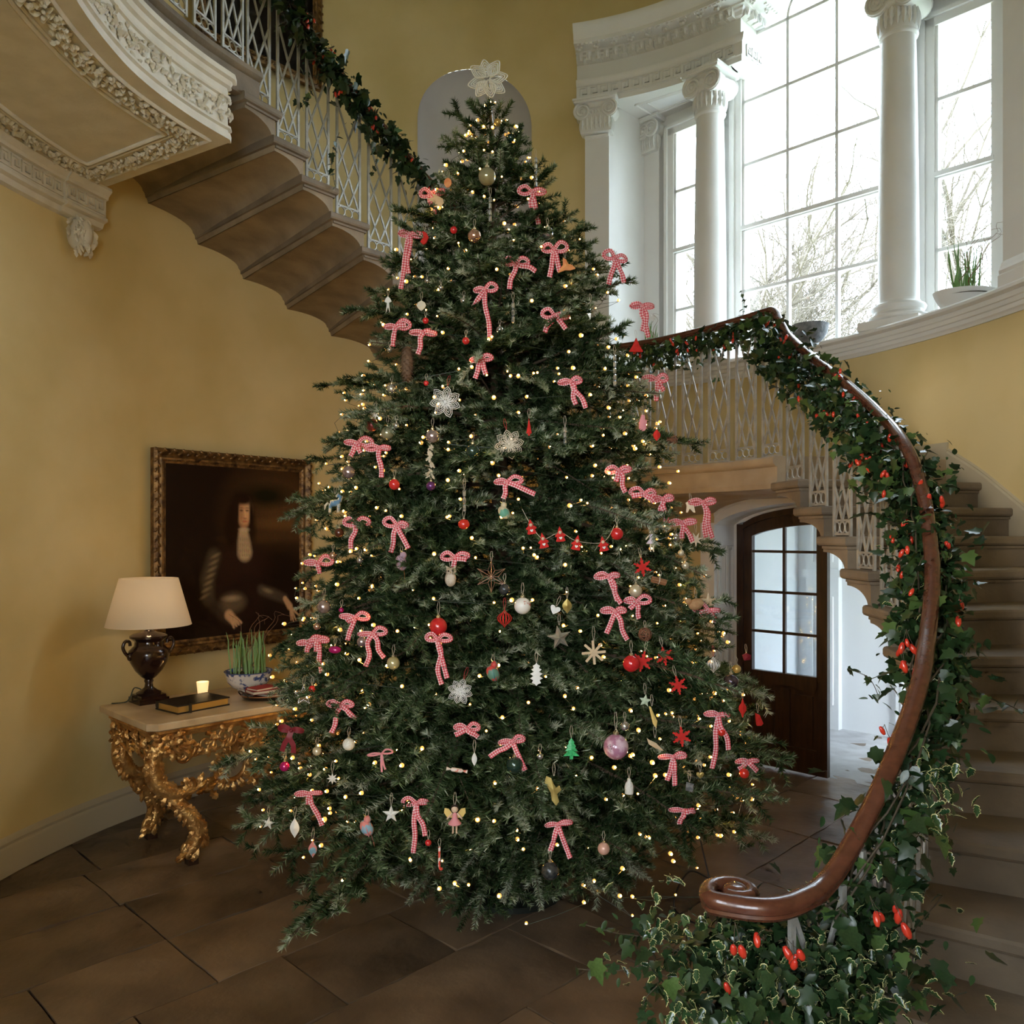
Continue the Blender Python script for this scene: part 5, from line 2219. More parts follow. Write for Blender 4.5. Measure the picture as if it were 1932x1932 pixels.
def snowfl(R):
    pts = []
    for q in range(6):
        a = pi / 2 + q * pi / 3
        for da, r in ((-.42, .38), (-.22, .45), (-.30, .68), (-.17, .72), (-.10, .62), (-.09, .98), (.09, .98), (.10, .62), (.17, .72), (.30, .68), (.22, .45), (.42, .38)):
            pts.append((R * r * cos(a + da), R * r * sin(a + da)))
    return pts[::1]


def heart(R):
    return [(R * .9 * sin(t) ** 3, R * (.72 * cos(t) - .3 * cos(2 * t) - .12 * cos(3 * t))) for t in [2 * pi * k / 26 for k in range(26)]]


cutout('oak_leaf_ornament', 'ornament', 1012, 1272, oak(44), .003, 'paper', 'white paper oak leaf hanging in the lower middle', 'white oak leaf', dome=.004)
cutout('paper_leaf', 'ornament', 556, 1562, leafo(38, 9), .003, 'paper', 'white folded paper leaf at the lower left tip', 'white paper leaf', dome=.012)
cutout('paper_leaf', 'ornament', 590, 1602, leafo(32, 8), .003, 'multi2', 'striped red and green paper leaf at the lower left', 'striped paper leaf', dome=.014)
cutout('paper_leaf', 'ornament', 1070, 1143, leafo(29, 9), .006, 'goldleaf', 'gold and green padded leaf right of the cream heart', None, dome=.010)
cutout('heart_ornament', 'ornament', 1047, 1150, heart(11), .006, 'paper', 'cream felt heart right of the floral ball', 'cream felt heart', dome=.004, tilt=.4)
cutout('heart_ornament', 'ornament', 1321, 1462, heart(8), .003, 'goldleaf', 'small gold heart on the lower right', None, dome=.002)
cutout('paper_star', 'ornament', 738, 1536, star_pts(17, 6.8, 5), .003, 'paper', 'white five-pointed paper star near the bottom left of middle', 'white paper star', dome=.010)
cutout('paper_star', 'ornament', 506, 1553, star_pts(13, 5, 5, 1.4), .003, 'paper', 'white five-pointed paper star at the far lower left tip', None, dome=.009)
cutout('paper_star', 'ornament', 627, 1469, star_pts(11, 5, 8), .004, 'paper', 'small white eight-pointed star on the lower left', None, dome=.008)
cutout('wooden_star', 'ornament', 1336, 1134, star_pts(16, 6.2, 5), .006, 'woodlight', 'pale wooden five-pointed star on the right edge', 'wooden star', dome=.004)
cutout('paper_star', 'ornament', 1313, 1018, star_pts(15, 5.5, 7, -pi / 2), .003, 'cream', 'cream maple-like paper star before the landing arch', None, dome=.003)
cutout('foil_star', 'ornament', 1055, 1203, star_pts(24, 10, 5, 1.75), .006, 'silverstar', 'large silver quilted star in the middle of the tree', 'silver quilted star', dome=.018)
cutout('glitter_star', 'ornament', 1217, 1322, star_pts(12, 5.5, 5, 1.4), .006, 'palegreen', 'pale green glitter star on the lower right', 'green glitter star', dome=.006)
cutout('snowflake_ornament', 'ornament', 708, 783, snowfl(8), .003, 'paper', 'tiny white snowflake above the maroon bauble', None)
for px, py, r, d in ((1212, 1070, 18, 'red felt snowflake, the topmost of the five on the right'), (1253, 1238, 18, 'red felt snowflake lit by a bulb, second highest at the right'), (1279, 1293, 18, 'red felt snowflake left of the white paper drop'),
                     (1286, 1390, 19, 'red felt snowflake, the lowest of the five on the right'), (1212, 1248, 20, 'red felt snowflake overlapping the bright red glass bauble')):
    cutout('felt_snowflake', 'ornament', px, py, snowfl(r), .005, 'red', d, None, tilt=RB.uniform(-.4, .4))
GTREE = [(0, .5), (.14, .3), (.07, .3), (.22, .1), (.12, .1), (.30, -.12), (.16, -.12), (.38, -.36), (.08, -.34), (.08, -.5), (-.08, -.5), (-.08, -.34), (-.38, -.36), (-.16, -.12), (-.30, -.12), (-.12, .1), (-.22, .1), (-.07, .3), (-.14, .3)]
cutout('glitter_tree', 'ornament', 1078, 1412, [(x * 40, z_ * 40) for x, z_ in GTREE], .008, 'greenglit', 'green glitter Christmas tree cut-out low on the tree', 'green glitter tree', dome=.006)
cutout('felt_tree', 'ornament', 1200, 653, [(0, 15), (6, 2), (13, -9), (12, -11), (-12, -11), (-13, -9), (-6, 2)], .012, 'red', 'red felt fir-shaped pendant at the right edge below the landing rail', 'red felt fir', dome=.006)
cutout('felt_tree', 'ornament', 998, 806, [(0, 17), (5, -12), (2, -12), (2, -16), (-2, -16), (-2, -12), (-5, -12)], .008, 'red', 'slim red felt cone right of the middle paper snowflake', None, dome=.004)
cutout('felt_mitten', 'ornament', 1212, 797, [(-2, 14), (4, 14), (5, 4), (9, 5), (8, 0), (7, -12), (3, -16), (-3, -16), (-7, -11), (-6, 0)], .008, 'pink', 'pink felt mitten on the right side of the tree', 'pink mitten', dome=.004)
cutout('felt_pendant', 'ornament', 1239, 821, leafo(22, 7), .008, 'red', 'red felt strawberry near the right rattan ball', None, dome=.008)
cutout('felt_diamond', 'ornament', 1401, 1336, [(0, 18), (3, 9), (7, 3), (7, -4), (3, -10), (0, -18), (-3, -10), (-7, -4), (-7, 3), (-3, 9)], .006, 'red', 'red felt pendant with a pale dot at the right edge', 'red felt pendant', dome=.005)
cutout('felt_bell', 'ornament', 1430, 1357, [(-5, 12), (3, 8), (10, -8), (6, -12), (-2, -12), (-4, -4)], .010, 'red', 'red felt bell at the far right lower tip', None, dome=.006)
cutout('felt_bird', 'ornament', 1408, 1240, [(-8, 4), (0, 8), (9, 4), (8, -5), (-4, -6)], .01, 'darkred', 'dark red felt scrap bow at the right edge beside the door', None, dome=.005)
cutout('card_disc', 'ornament', 795, 577, [(0, 10), (7, 6), (9, 0), (6, -5), (0, -10), (-6, -5), (-9, 0), (-7, 6)], .004, 'cream', 'cream paper disc high on the left of the tree', 'cream paper disc', dome=.008)
cutout('leaf_charm', 'ornament', 1114, 586, [(0, 16), (6, 12), (12, 8), (7, 5), (12, -1), (6, -2), (5, -9), (0, -17), (-5, -8), (-8, -1), (-4, 2), (-12, 5), (-6, 8), (-9, 13), (-3, 11)], .003, 'silverstar', 'pale silver lobed leaf on the upper right', 'silver lobed leaf', dome=.006)
cutout('glitter_butterfly', 'ornament', 1045, 1490, [(0, 10), (-5, 22), (-14, 26), (-18, 14), (-10, 2), (-6, -6), (-4, -20), (4, -30), (10, -22), (6, -8), (14, 0), (10, 8), (4, 4)], .003, 'goldleaf', 'gold filigree butterfly low in the middle of the tree', 'gold butterfly', dome=.004)
cutout('wooden_swallow', 'ornament', 822, 380, [(-16, 6), (-4, 8), (-8, 16), (4, 10), (14, 4), (16, -4), (8, -12), (0, -10), (-4, -2)], .005, 'woodlight', 'pale wooden swallow at the upper left tree edge', 'wooden swallow', dome=.003)
cutout('orange_slice', 'ornament', 845, 345, [(9 * cos(2 * pi * k / 14) * .8, 9 * sin(2 * pi * k / 14)) for k in range(14)], .006, 'orange', 'dried orange slice near the tree top on the left', None, dome=.002)
cutout('felt_bird', 'ornament', 801, 450, [(-4, 14), (4, 10), (8, 2), (4, -8), (-2, -12), (-8, -6), (-2, 2)], .010, 'red', 'red felt bird at the upper left beside the long bow', None, dome=.006)
cutout('cardinal_bird', 'ornament', 1066, 502, [(-4, 15), (2, 12), (6, 4), (14, 2), (20, -4), (10, -8), (0, -8), (-14, -14), (-10, -6), (-4, 2)], .010, 'orange', 'red cardinal bird with fanned wing high on the tree', 'red cardinal', dome=.006)
cutout('mirror_label', 'ornament', 1301, 1485, [(-6, 10), (8, 6), (6, -10), (-8, -6)], .002, 'crystal', 'small silver mirror card on the lower right', None)
cutout('gold_seed_pod', 'ornament', 1230, 1352, [(-6, 20), (-2, 18), (4, 4), (10, -8), (8, -22), (2, -14), (-2, 2)], .006, 'yellow', 'long yellow seed pod below the green glitter star', None, dome=.005)
cutout('dried_husk', 'ornament', 1236, 1406, [(-16, 14), (-10, 10), (2, 4), (16, -10), (12, -10), (-2, -4), (-12, 2)], .006, 'woodlight', 'curled tan husk left of the lowest red snowflake', None, dome=.005)
cutout('paper_angel', 'ornament', 732, 575, [(0, 16), (4, 12), (7, 6), (2, 4), (4, -16), (0, -4), (-4, -16), (-2, 4), (-7, 6), (-4, 12)], .004, 'paper', 'small white angel at the upper left tip beside the stair', None, dome=.003)
cutout('deer_figure', 'ornament', 1303, 957, [(-10, 8), (-6, 10), (-4, 4), (6, 4), (9, -10), (6, -10), (4, -2), (-4, -2), (-6, -10), (-9, -10), (-8, 2)], .006, 'cream', 'small cream deer at the right edge beside the straight-tailed bow', None, dome=.003)
cutout('glass_pear_drop', 'ornament', 895, 1432, leafo(26, 5), .010, 'paper', 'small white pear drop left of the low middle bow', None, dome=.006)


def paper_drop(px, py, r, mt, desc, short):
    t, s = orn('paper_drop', 'ornament', desc, short, px, py)
    R = r * s
    m = MB()
    for q in range(14):
        a = 2 * pi * q / 14
        d = Vector((cos(a), sin(a), 0))
        P = [Vector((0, 0, R * 1.15))] + [d * (R * rr) + Vector((0, 0, R * zz)) for rr, zz in ((.25, .85), (.8, .45), (1, .1), (.92, -.25), (.55, -.65), (.18, -.9))] + [Vector((0, 0, -R * 1.2))]
        w = Vector((-d.y, d.x, 0)) * R * .10
        a_, b_, c_ = [p + w * (p.xy.length / R) for p in P], [p * 1.0 + d * .001 for p in P], [p - w * (p.xy.length / R) for p in P]
        m.rings([a_, b_, c_], closed=False, cap=False)
    m.build('pleats', OM[mt], t)
    hanger(t, R * 1.15, .05, 'redthread')


paper_drop(952, 1167, 14, 'red', 'red honeycomb paper drop left of the floral ball', 'red paper drop')
paper_drop(1346, 1254, 13, 'paper', 'white honeycomb paper drop on the right side', 'white paper drop')

# lolly-stick star
t, s = orn('stick_star', 'ornament', 'pale lolly-stick star right of the silver star', 'lolly-stick star', 1120, 1231)
for q in range(4):
    m = MB()
    a = pi / 2 + q * pi / 4 + .08
    d = Vector((cos(a), 0, sin(a)))
    l = Vector((-sin(a), 0, cos(a)))
    h, w = 23 * s, 2.4 * s
    y = -.002 * q
    P = [d * h * .96 + l * w, d * h, d * h * .96 - l * w, -d * h * .96 - l * w, -d * h, -d * h * .96 + l * w]
    m.rings([[p + Vector((0, y, 0)) for p in P], [p + Vector((0, y - .002, 0)) for p in P]])
    m.build('stick', OM['woodlight'], t)
hanger(t, 22 * s, .06)


def wire_star(px, py, r, n, rin, mt, th, desc, short, centre=True):
    t, s = orn('wire_star', 'ornament', desc, short, px, py, 1.04)
    P = [Vector((x * s, 0, z_ * s)) for x, z_ in star_pts(r, rin, n)]
    m = MB()
    m.tube(P, th, 5, loop=True)
    if centre:
        for p in P:
            m.tube([Vector((0, -.01, 0)), p], th * .8, 5)
        m.sphere((0, -.01, 0), th * 2, 8, 5)
    else:
        for i in range(len(P)):
            for q in range(4):
                m.sphere(P[i].lerp(P[(i + 1) % len(P)], q / 4), th * 1.9, 6, 4)
    m.build('wire', OM[mt], t, smooth=60)
    hanger(t, r * s, .04)


wire_star(927, 1088, 30, 6, 13, 'copper', .0022, 'copper wire outline star left of the floral ball', 'copper wire star')
wire_star(573, 1312, 18, 5, 8, 'silver', .0022, 'bead-wire outline star at the left edge before the table', 'bead-wire star', False)


def crystal(px, py, h, desc):
    t, s = orn('crystal_drop', 'ornament', desc, None, px, py)
    m = MB()
    z_ = h / 2 * s
    R = RB
    n = max(3, int(h / 11))
    for q in range(n):
        l = h * s / n
        m.rings([[Vector((x * s, y * s, zz)) for x, y in ((-w, 0), (0, -w * .8), (w, 0), (0, w * .8))] for w, zz in ((1.2, z_), (2.9, z_ - l * .12), (2.9, z_ - l * .85), (1.2, z_ - l * .97))])
        z_ -= l
    m.build('prisms', OM['crystal'], t)
    hanger(t, h / 2 * s, .05)


for a in ((925, 395, 48, 'crystal drop high in the middle under the olive glass ball'), (1011, 325, 56, 'crystal drop hanging by the topmost right twigs'), (968, 590, 40, 'slim crystal drop below the spread-tail bow'),
          (1160, 700, 60, 'crystal drop glinting beside the landing rail'), (1066, 827, 44, 'crystal drop under the broad slanting bow'), (876, 945, 42, 'crystal stem from which the red apple hangs')):
    crystal(*a)
# long hanging tassel under the mauve bauble
t, s = orn('dried_tassel', 'ornament', 'long cream dried-flower tassel under the mottled mauve bauble', 'cream tassel', 811, 868)
m = MB()
for q in range(26):
    zz = 30 - 60 * q / 25
    leafy(m, Vector((RB.uniform(-3, 3) * s, RB.uniform(-3, 3) * s, zz * s)), Vector((RB.uniform(-.7, .7), RB.uniform(-.7, .2), RB.uniform(-1, .2))).normalized(), Vector((1, 0, 0)), Vector((0, -1, 0)), 12 * s, 7 * s, .3)
m.build('petals', OM['cream'], t)
hanger(t, 30 * s, .03)
# pine cone
t, s = orn('pine_cone', 'pine cone', 'long brown pine cone at the upper left of the tree', 'pine cone', 768, 686)
m = MB()
m.sphere((0, 0, 0), 11 * s, 12, 10, (1, 1, 3.0))
for q in range(110):
    zz = 1 - 2 * q / 109
    a = q * 2.399
    r = 12 * s * sqrt(max(.05, 1 - zz * zz)) ** .8
    d = Vector((cos(a), sin(a), 0))
    leafy(m, d * r * .7 + Vector((0, 0, zz * 32 * s)), (d + Vector((0, 0, -.55))).normalized(), Vector((-d.y, d.x, 0)), Vector((0, 0, 1)), 8 * s, 7 * s, .2)
m.build('scales', OM['cone'], t)
# cinnamon bundle
t, s = orn('cinnamon_bundle', 'ornament', 'tied bundle of cinnamon sticks on the right side', 'cinnamon bundle', 1243, 1096, 1.03, .25)
for q in range(4):
    m = MB()
    a = 2 * pi * q / 4
    m.tube([(-14 * s, 3 * s * cos(a), 3 * s * sin(a)), (14 * s, 3 * s * cos(a), 3 * s * sin(a))], 3 * s, 8)
    m.build('stick', OM['cinnamon'], t, smooth=60)
m = MB()
m.torus((0, 0, 0), 6.3 * s, .8 * s, 14, 5, Matrix.Rotation(pi / 2, 3, 'Y'))
m.build('string', OM['thread'], t)
hanger(t, 6 * s, .03)


def bird(px, py, r, mt, mt2, desc, short, yaw=0.0, tail=1.0, up=.2, name='bird_ornament'):
    t, s = orn(name, 'ornament', desc, short, px, py)
    R = r * s
    b = MB()
    rot = Matrix.Rotation(up, 3, 'Y')
    b.sphere((0, 0, 0), R, 12, 9, (1.25, .8, .9), rot)
    b.sphere(rot @ Vector((-R * 1.0, 0, R * .75)), R * .55, 10, 8)
    b.build('body', OM[mt], t, smooth=180)
    k = MB()
    k.tube([rot @ Vector((-R * 1.45, 0, R * .75)), rot @ Vector((-R * 1.95, 0, R * .65))], [R * .14, R * .02], 6)
    k.build('beak', OM['goldleaf'], t)
    for sd in (-1, 1):
        w = MB()
        leafy(w, rot @ Vector((-R * .3, sd * R * .75, R * .2)), rot @ Vector((1, 0, -.25)).normalized(), Vector((0, 0, 1)), Vector((0, sd, 0)), R * 1.5, R * .9, .12)
        w.build('wing', OM[mt2], t)
    q = MB()
    leafy(q, rot @ Vector((R * .9, 0, R * .1)), rot @ Vector((1, 0, -.3)).normalized(), Vector((0, 1, 0)), Vector((0, 0, 1)), R * 1.5 * tail, R * .8, .1)
    q.build('tail', OM[mt2], t)
    hanger(t, R * .85, .05)


bird(930, 1270, 13, 'multi', 'teal', 'painted red and green parrot hanging left of the oak leaf', 'painted parrot', up=1.1, tail=1.6)
bird(692, 1562, 13, 'multi2', 'pink', 'pink and blue paper bird near the bottom left', 'pink paper bird', up=1.0, tail=1.5)
bird(757, 1062, 12, 'lilac', 'orange', 'lilac felt bird with an orange beak on the left', 'lilac felt bird', up=1.2, tail=1.4)
bird(951, 967, 11, 'duck', 'duck', 'painted wooden duck hanging in the middle', 'painted duck', up=.9, tail=.6)
bird(1313, 1140, 12, 'brownfelt', 'brownfelt', 'round brown robin beside the wooden star', 'brown robin', up=-.3, tail=.5)
# owl
t, s = orn('owl_ornament', 'ornament', 'fluffy tawny owl perched on a branch left of the wire star', 'tawny owl', 850, 1090, 1.05)
m = MB()
m.sphere((0, 0, -2 * s), 12 * s, 14, 10, (.9, .8, 1.25))
m.sphere((1 * s, -2 * s, 12 * s), 9.5 * s, 12, 9, (1.1, .9, .85))
for sd in (-1, 1):
    m.tube([(sd * 6 * s + s, -2 * s, 18 * s), (sd * 10 * s + s, -2 * s, 23 * s)], [3 * s, .3 * s], 6)
m.build('body', OM['fur'], t, smooth=180)
for sd in (-1, 1):
    e = MB()
    e.sphere((sd * 4 * s + s, -9.6 * s, 13 * s), 1.6 * s, 8, 6)
    e.build('eye', OM['hair'], t)
e = MB()
e.tube([(s, -9.5 * s, 11 * s), (s, -12.5 * s, 8.5 * s)], [1.4 * s, .3 * s], 6)
e.build('beak', OM['goldleaf'], t)
hanger(t, 19 * s, .05)
# horse
t, s = orn('cloth_horse', 'ornament', 'stuffed cream and blue cloth horse at the left edge', 'cloth horse', 632, 950, 1.04)
m = MB()
m.tube([(-8 * s, 0, 0), (0, 0, 1 * s), (9 * s, 0, 3 * s)], [6 * s, 6.5 * s, 6 * s], 10)
m.tube([(8 * s, 0, 4 * s), (12 * s, 0, 14 * s), (7 * s, 0, 17 * s), (2 * s, 0, 13 * s)], [5 * s, 4 * s, 4 * s, 2.2 * s], 8)
for x, y in ((-8, -2), (-8, 2), (8, -2), (8, 2)):
    m.tube([(x * s, y * s, 0), ((x - 2) * s, y * s, -17 * s)], [3.2 * s, 2.2 * s], 7)
m.build('body', OM['blue'], t, smooth=180)
m = MB()
m.tube([(-13 * s, 0, 2 * s), (-19 * s, 0, -4 * s), (-20 * s, 0, -12 * s)], [2 * s, 2.2 * s, .6 * s], 6)
m.build('tail', OM['cream'], t, smooth=180)
hanger(t, 18 * s, .04)


def doll(px, py, h, dress, wing, hat, desc, short, name, legs='skin'):
    t, s = orn(name, 'ornament', desc, short, px, py, 1.05)
    u = h * s
    m = MB()
    m.lathe([(.004 * 0 + u * .05, u * .22), (u * .09, u * .12), (u * .10, u * .02), (u * .24, -u * .16), (u * .22, -u * .18), (u * .02, -u * .12)], 14)
    m.build('dress', OM[dress], t, smooth=50)
    m = MB()
    m.sphere((0, 0, u * .34), u * .125, 12, 9)
    for sd in (-1, 1):
        m.tube([(sd * u * .08, 0, u * .2), (sd * u * .20, -u * .03, u * .08), (sd * u * .27, -u * .05, u * .0)], [u * .035, u * .03, u * .028], 6)
        m.tube([(sd * u * .06, 0, -u * .12), (sd * u * .06, 0, -u * .46), (sd * u * .07, -u * .05, -u * .48)], [u * .04, u * .03, u * .035], 6)
    m.build('limbs', OM[legs], t, smooth=180)
    if wing:
        for sd in (-1, 1):
            m = MB()
            outl = [(sd * x * u, z_ * u) for x, z_ in ((.04, .12), (.22, .34), (.36, .36), (.38, .2), (.28, .05), (.1, .02))]
            poly_solid(m, outl, .003, u * .06)
            m.build('wing', OM[wing], t)
    m = MB()
    if hat == 'hair':
        m.sphere((0, u * .03, u * .37), u * .135, 10, 8, (1, .9, .95))
        m.build('hair', OM['hair'], t, smooth=180)
    elif hat == 'ears':
        for sd in (-1, 1):
            m.sphere((sd * u * .1, 0, u * .46), u * .06, 8, 6, (1, .5, 1))
        m.tube([(0, -u * .1, u * .33), (0, -u * .2, u * .30)], [u * .06, u * .02], 7)
        m.build('ears', OM[legs], t, smooth=180)
    hanger(t, u * .45, .05)


doll(858, 1545, 54, 'pink', 'yellow', 'hair', 'pink angel doll with yellow wings near the bottom', 'pink angel doll', 'angel_doll')
doll(1230, 1018, 46, 'tulle', None, 'ears', 'mouse dancer doll in a lilac tutu on the right', 'mouse dancer', 'mouse_doll', 'cream')

# gnome garland
gg = thing('gnome_garland', 'string of five little red felt gnomes across the middle', 'garland', on_tree(1057, 1010, 1.05))
ORN.append((gg, 'string of five little red felt gnomes across the middle', 'gnome garland', 1070, 1015))
gp = []
for px, py in ((1002, 995), (1025, 1021), (1057, 1009), (1088, 1025), (1138, 1027)):
    p, yaw, s = place(px, py, 1.05)
    p = p - gg.location
    gp.append(p)
    g = Empty('gnome', gg)
    g.location = p
    g.rotation_euler = (0, RB.uniform(-.3, .3), yaw)
    m = MB()
    poly_solid(m, [(x * s, z_ * s) for x, z_ in ((0, 16), (4, 7), (5, 3), (10, -1), (9, -4), (6, -3), (9, -12), (5, -13), (-5, -13), (-9, -12), (-6, -3), (-9, -4), (-10, -1), (-5, 3), (-4, 7))], .007, dome=.005)
    m.build('felt_body', OM['red'], g)
    m = MB()
    m.sphere((0, -.006, 4.5 * s), 3.4 * s, 8, 6)
    m.build('face', OM['skin'], g, smooth=180)
    m = MB()
    poly_solid(m, [(x * s, (z_ - 6) * s) for x, z_ in heart(3.4)], .003, -.011)
    m.build('heart_patch', OM['paper'], g)
m = MB()
ends = [on_tree(985, 960, 1.03) - gg.location] + [p + Vector((0, .004, .01)) for p in gp] + [on_tree(1160, 990, 1.03) - gg.location]
m.tube(catmull(ends, 5), .0012, 4)
m.build('string', OM['thread'], gg)

# candy canes / sticks
t, s = orn('candy_cane', 'ornament', 'red and white candy cane standing upside down near the bottom', 'candy cane', 829, 1620, 1.03)
m = MB()
cp = catmull([(0, 0, 22 * s), (0, 0, 0), (0, 0, -14 * s), (2.5 * s, 0, -20 * s), (6 * s, 0, -18 * s)], 6)
m.tube(cp, 2.3 * s, 8)
m.build('cane', mat('candy_stripe', (.75, .08, .05), .3, col2=(.85, .75, .7), nscale=60, contrast=(.48, .52)), t, smooth=60)
hanger(t, 22 * s, .03)
t, s = orn('paper_cracker', 'ornament', 'small white paper cracker lying on a low branch', 'paper cracker', 862, 1453, 1.04, .15)
m = MB()
m.rings([[Vector((x * s, r * s * cos(2 * pi * k / 10), r * s * sin(2 * pi * k / 10))) for k in range(10)] for x, r in ((-20, 3.6), (-12, 1.2), (-9, 3.8), (9, 3.8), (12, 1.2), (20, 3.6))])
m.build('body', mat('cracker_paper', (.78, .66, .58), .6, col2=(.7, .2, .15), nscale=50, contrast=(.58, .62)), t, smooth=40)
t, s = orn('wool_bottle', 'ornament', 'white fluffy bottle shape below the pink marbled ball', 'white fluffy bottle', 1187, 1484, 1.04)
m = MB()
m.lathe([(2 * s, -14 * s), (8 * s, -13 * s), (8.5 * s, 0), (7 * s, 6 * s), (4 * s, 10 * s), (3.4 * s, 15 * s), (1 * s, 16 * s)], 14)
m.build('body', mat('white_wool', (.80, .77, .70), .95, bump=.8, bscale=200), t, smooth=60)
hanger(t, 16 * s, .04)

# ---- make every ornament's label single it out
marks = [(o, sh, x, y) for o, d, sh, x, y in ORN if sh]
used = {}
for o, d, sh, x, y in ORN:
    used.setdefault(d, []).append((o, x, y))
for d, L in used.items():
    if len(L) > 1:
        for o, x, y in L:
            c = sorted([(abs(mx - x) + abs(my - y), s2, mx, my) for q, s2, mx, my in marks if q != o])[0]
            rel = ('right of' if x > c[2] else 'left of') if abs(x - c[2]) > abs(y - c[3]) else ('below' if y > c[3] else 'above')
            o['label'] = d + ' ' + rel + ' the ' + c[1]
for o, d, sh, x, y in ORN:
    o['group'] = {'bow': 'ribbon bows on the tree', 'bauble': 'baubles on the tree'}.get(o['category'], 'hanging ornaments on the tree')
# ------------------------------------------------------------------ gilded console table and what stands on it
TO = Vector((-2.09, 4.74, 0))
TZ = 0.885


def T(u, v, z):
    p = TO + FA * u + FB * v
    return Vector((p.x, p.y, z))


TROT = atan2(FA.y, FA.x)
M['gilt'] = mat('gilded_wood', (.72, .43, .15), .33, metal=.72, col2=(.38, .17, .045), nscale=14, bump=.5, bscale=60, detail=8)
M['marble'] = mat('cream_marble', (.62, .48, .30), .28, col2=(.42, .29, .16), nscale=5, detail=9, spec=.5)
tbl = thing('console_table', 'carved gilded rococo console table with a cream marble top', 'table', TO, (0, 0, TROT))
LEN, DEP = 1.42, .80
# local frame of the table: x along the front, y towards the wall
m = MB()
c = .05
outl = [(c, 0), (LEN - c, 0), (LEN, c), (LEN, DEP), (0, DEP), (0, c)]
rings = []
for z_, e in ((TZ - .048, .012), (TZ - .04, 0), (TZ - .006, 0), (TZ, .006)):
    cx, cy_ = LEN / 2, DEP / 2
    rings.append([Vector((x + (e if x < cx else -e), y + (e if y < cy_ else -e), z_)) for x, y in outl])
m.rings(rings)
m.build('marble_top', M['marble'], tbl)
RG = random.Random(8)


def scroll(mb, c, r0, turns, a0, sgn, rad, ax, az, y0, taper=.35, n=26):
    """spiral in the plane ax/az round centre c"""
    P = []
    for k in range(n):
        q = k / (n - 1)
        a = a0 + sgn * q * turns * 2 * pi
        r = r0 * (1 - .85 * q)
        P.append(Vector(c) + ax * (r * cos(a)) + az * (r * sin(a)) + y0 * 0)
    mb.tube(P, [rad * (1 - (1 - taper) * k / (n - 1)) for k in range(n)], 7)


def acanthus(mb, p, d, L, W):
    d = Vector(d).normalized()
    out = Vector((RG.uniform(-.3, .3), -1, RG.uniform(-.2, .2)))
    s = d.cross(out).normalized()
    out = s.cross(d).normalized()
    leafy(mb, Vector(p), d, s, out if out.y < 0 else -out, L, W, .3)


X, Zv = Vector((1, 0, 0)), Vector((0, 0, 1))


def leg(x, y, mirror, diag):
    """S-scrolled leg; diag turns the leg plane outwards"""
    ax = Vector((mirror * cos(diag), sin(diag), 0))
    m = MB()
    f = lambda u, z_, o=0.0: Vector((x, y, z_)) + ax * u + Vector((-ax.y, ax.x, 0)) * o
    up = catmull([f(.10, .815), f(.03, .775), f(-.015, .70), f(-.03, .61), f(-.005, .52), f(.06, .455), f(.13, .445), f(.185, .475), f(.175, .51)], 5)
    n = len(up)
    m.tube(up, [.030 + .022 * sin(pi * min(1, k / n * 1.15)) for k in range(n)], 10, flat=1.25)
    lo = catmull([f(.01, .53), f(.06, .43), f(.12, .36), f(.185, .28), (f(.215, .20)), f(.20, .13), f(.165, .085), f(.15, .055)], 5)
    n = len(lo)
    m.tube(lo, [.030 + .020 * sin(pi * k / n) for k in range(n)], 10, flat=1.15)
    inn_ = catmull([f(.10, .79), f(.15, .74), f(.165, .68), f(.14, .64), f(.11, .655), f(.115, .685)], 5)
    m.tube(inn_, .020, 8)
    for c_, r_, t_, a_, s_ in ((f(.135, .66), .045, 1.5, 1.0, -1), (f(.175, .47), .035, 1.4, 2.4, -1), (f(.185, .085), .055, 1.6, 2.2, 1)):
        scroll(m, c_, r_, t_, a_, s_, .016, ax, Zv, Vector((0, 0, 0)))
        m.sphere(c_, .018, 8, 6)
    m.sphere(f(.185, .085), .042, 10, 8, (1, .9, 1))
    o = m.build('leg', M['gilt'], tbl, smooth=60)
    d = MB()
    for P, cnt in ((up, 16), (lo, 15)):
        for k in range(cnt):
            q = P[int((len(P) - 2) * k / cnt)]
            t_ = (P[int((len(P) - 2) * k / cnt) + 1] - q).normalized()
            for sd in (-1, 1):
                acanthus(d, q + Vector((0, -.03, 0)) + ax * (sd * .02), (t_ + ax * sd * .7 * RG.uniform(.5, 1.2)), RG.uniform(.05, .085), RG.uniform(.035, .055))
            if k % 2 == 0:
                d.sphere(q + Vector((0, -.048, 0)), .010, 7, 5)
    for k in range(16):
        acanthus(d, f(RG.uniform(-.02, .12), RG.uniform(.70, .82), -.03) + Vector((0, -.02, 0)), (RG.uniform(-1, 1), -.2, RG.uniform(-1, .6)), .07, .05)
    d.build('acanthus_carving', M['gilt'], o, smooth=60)
    b = MB()
    b.box(f(.185, .018), (.06, .06, .036))
    b.build('foot_block', M['darkdoor'], o)


leg(.085, .085, 1, -.25)
leg(.085, .60, 1, .25)
leg(LEN - .085, .085, -1, .25)
leg(LEN - .085, .60, -1, -.25)
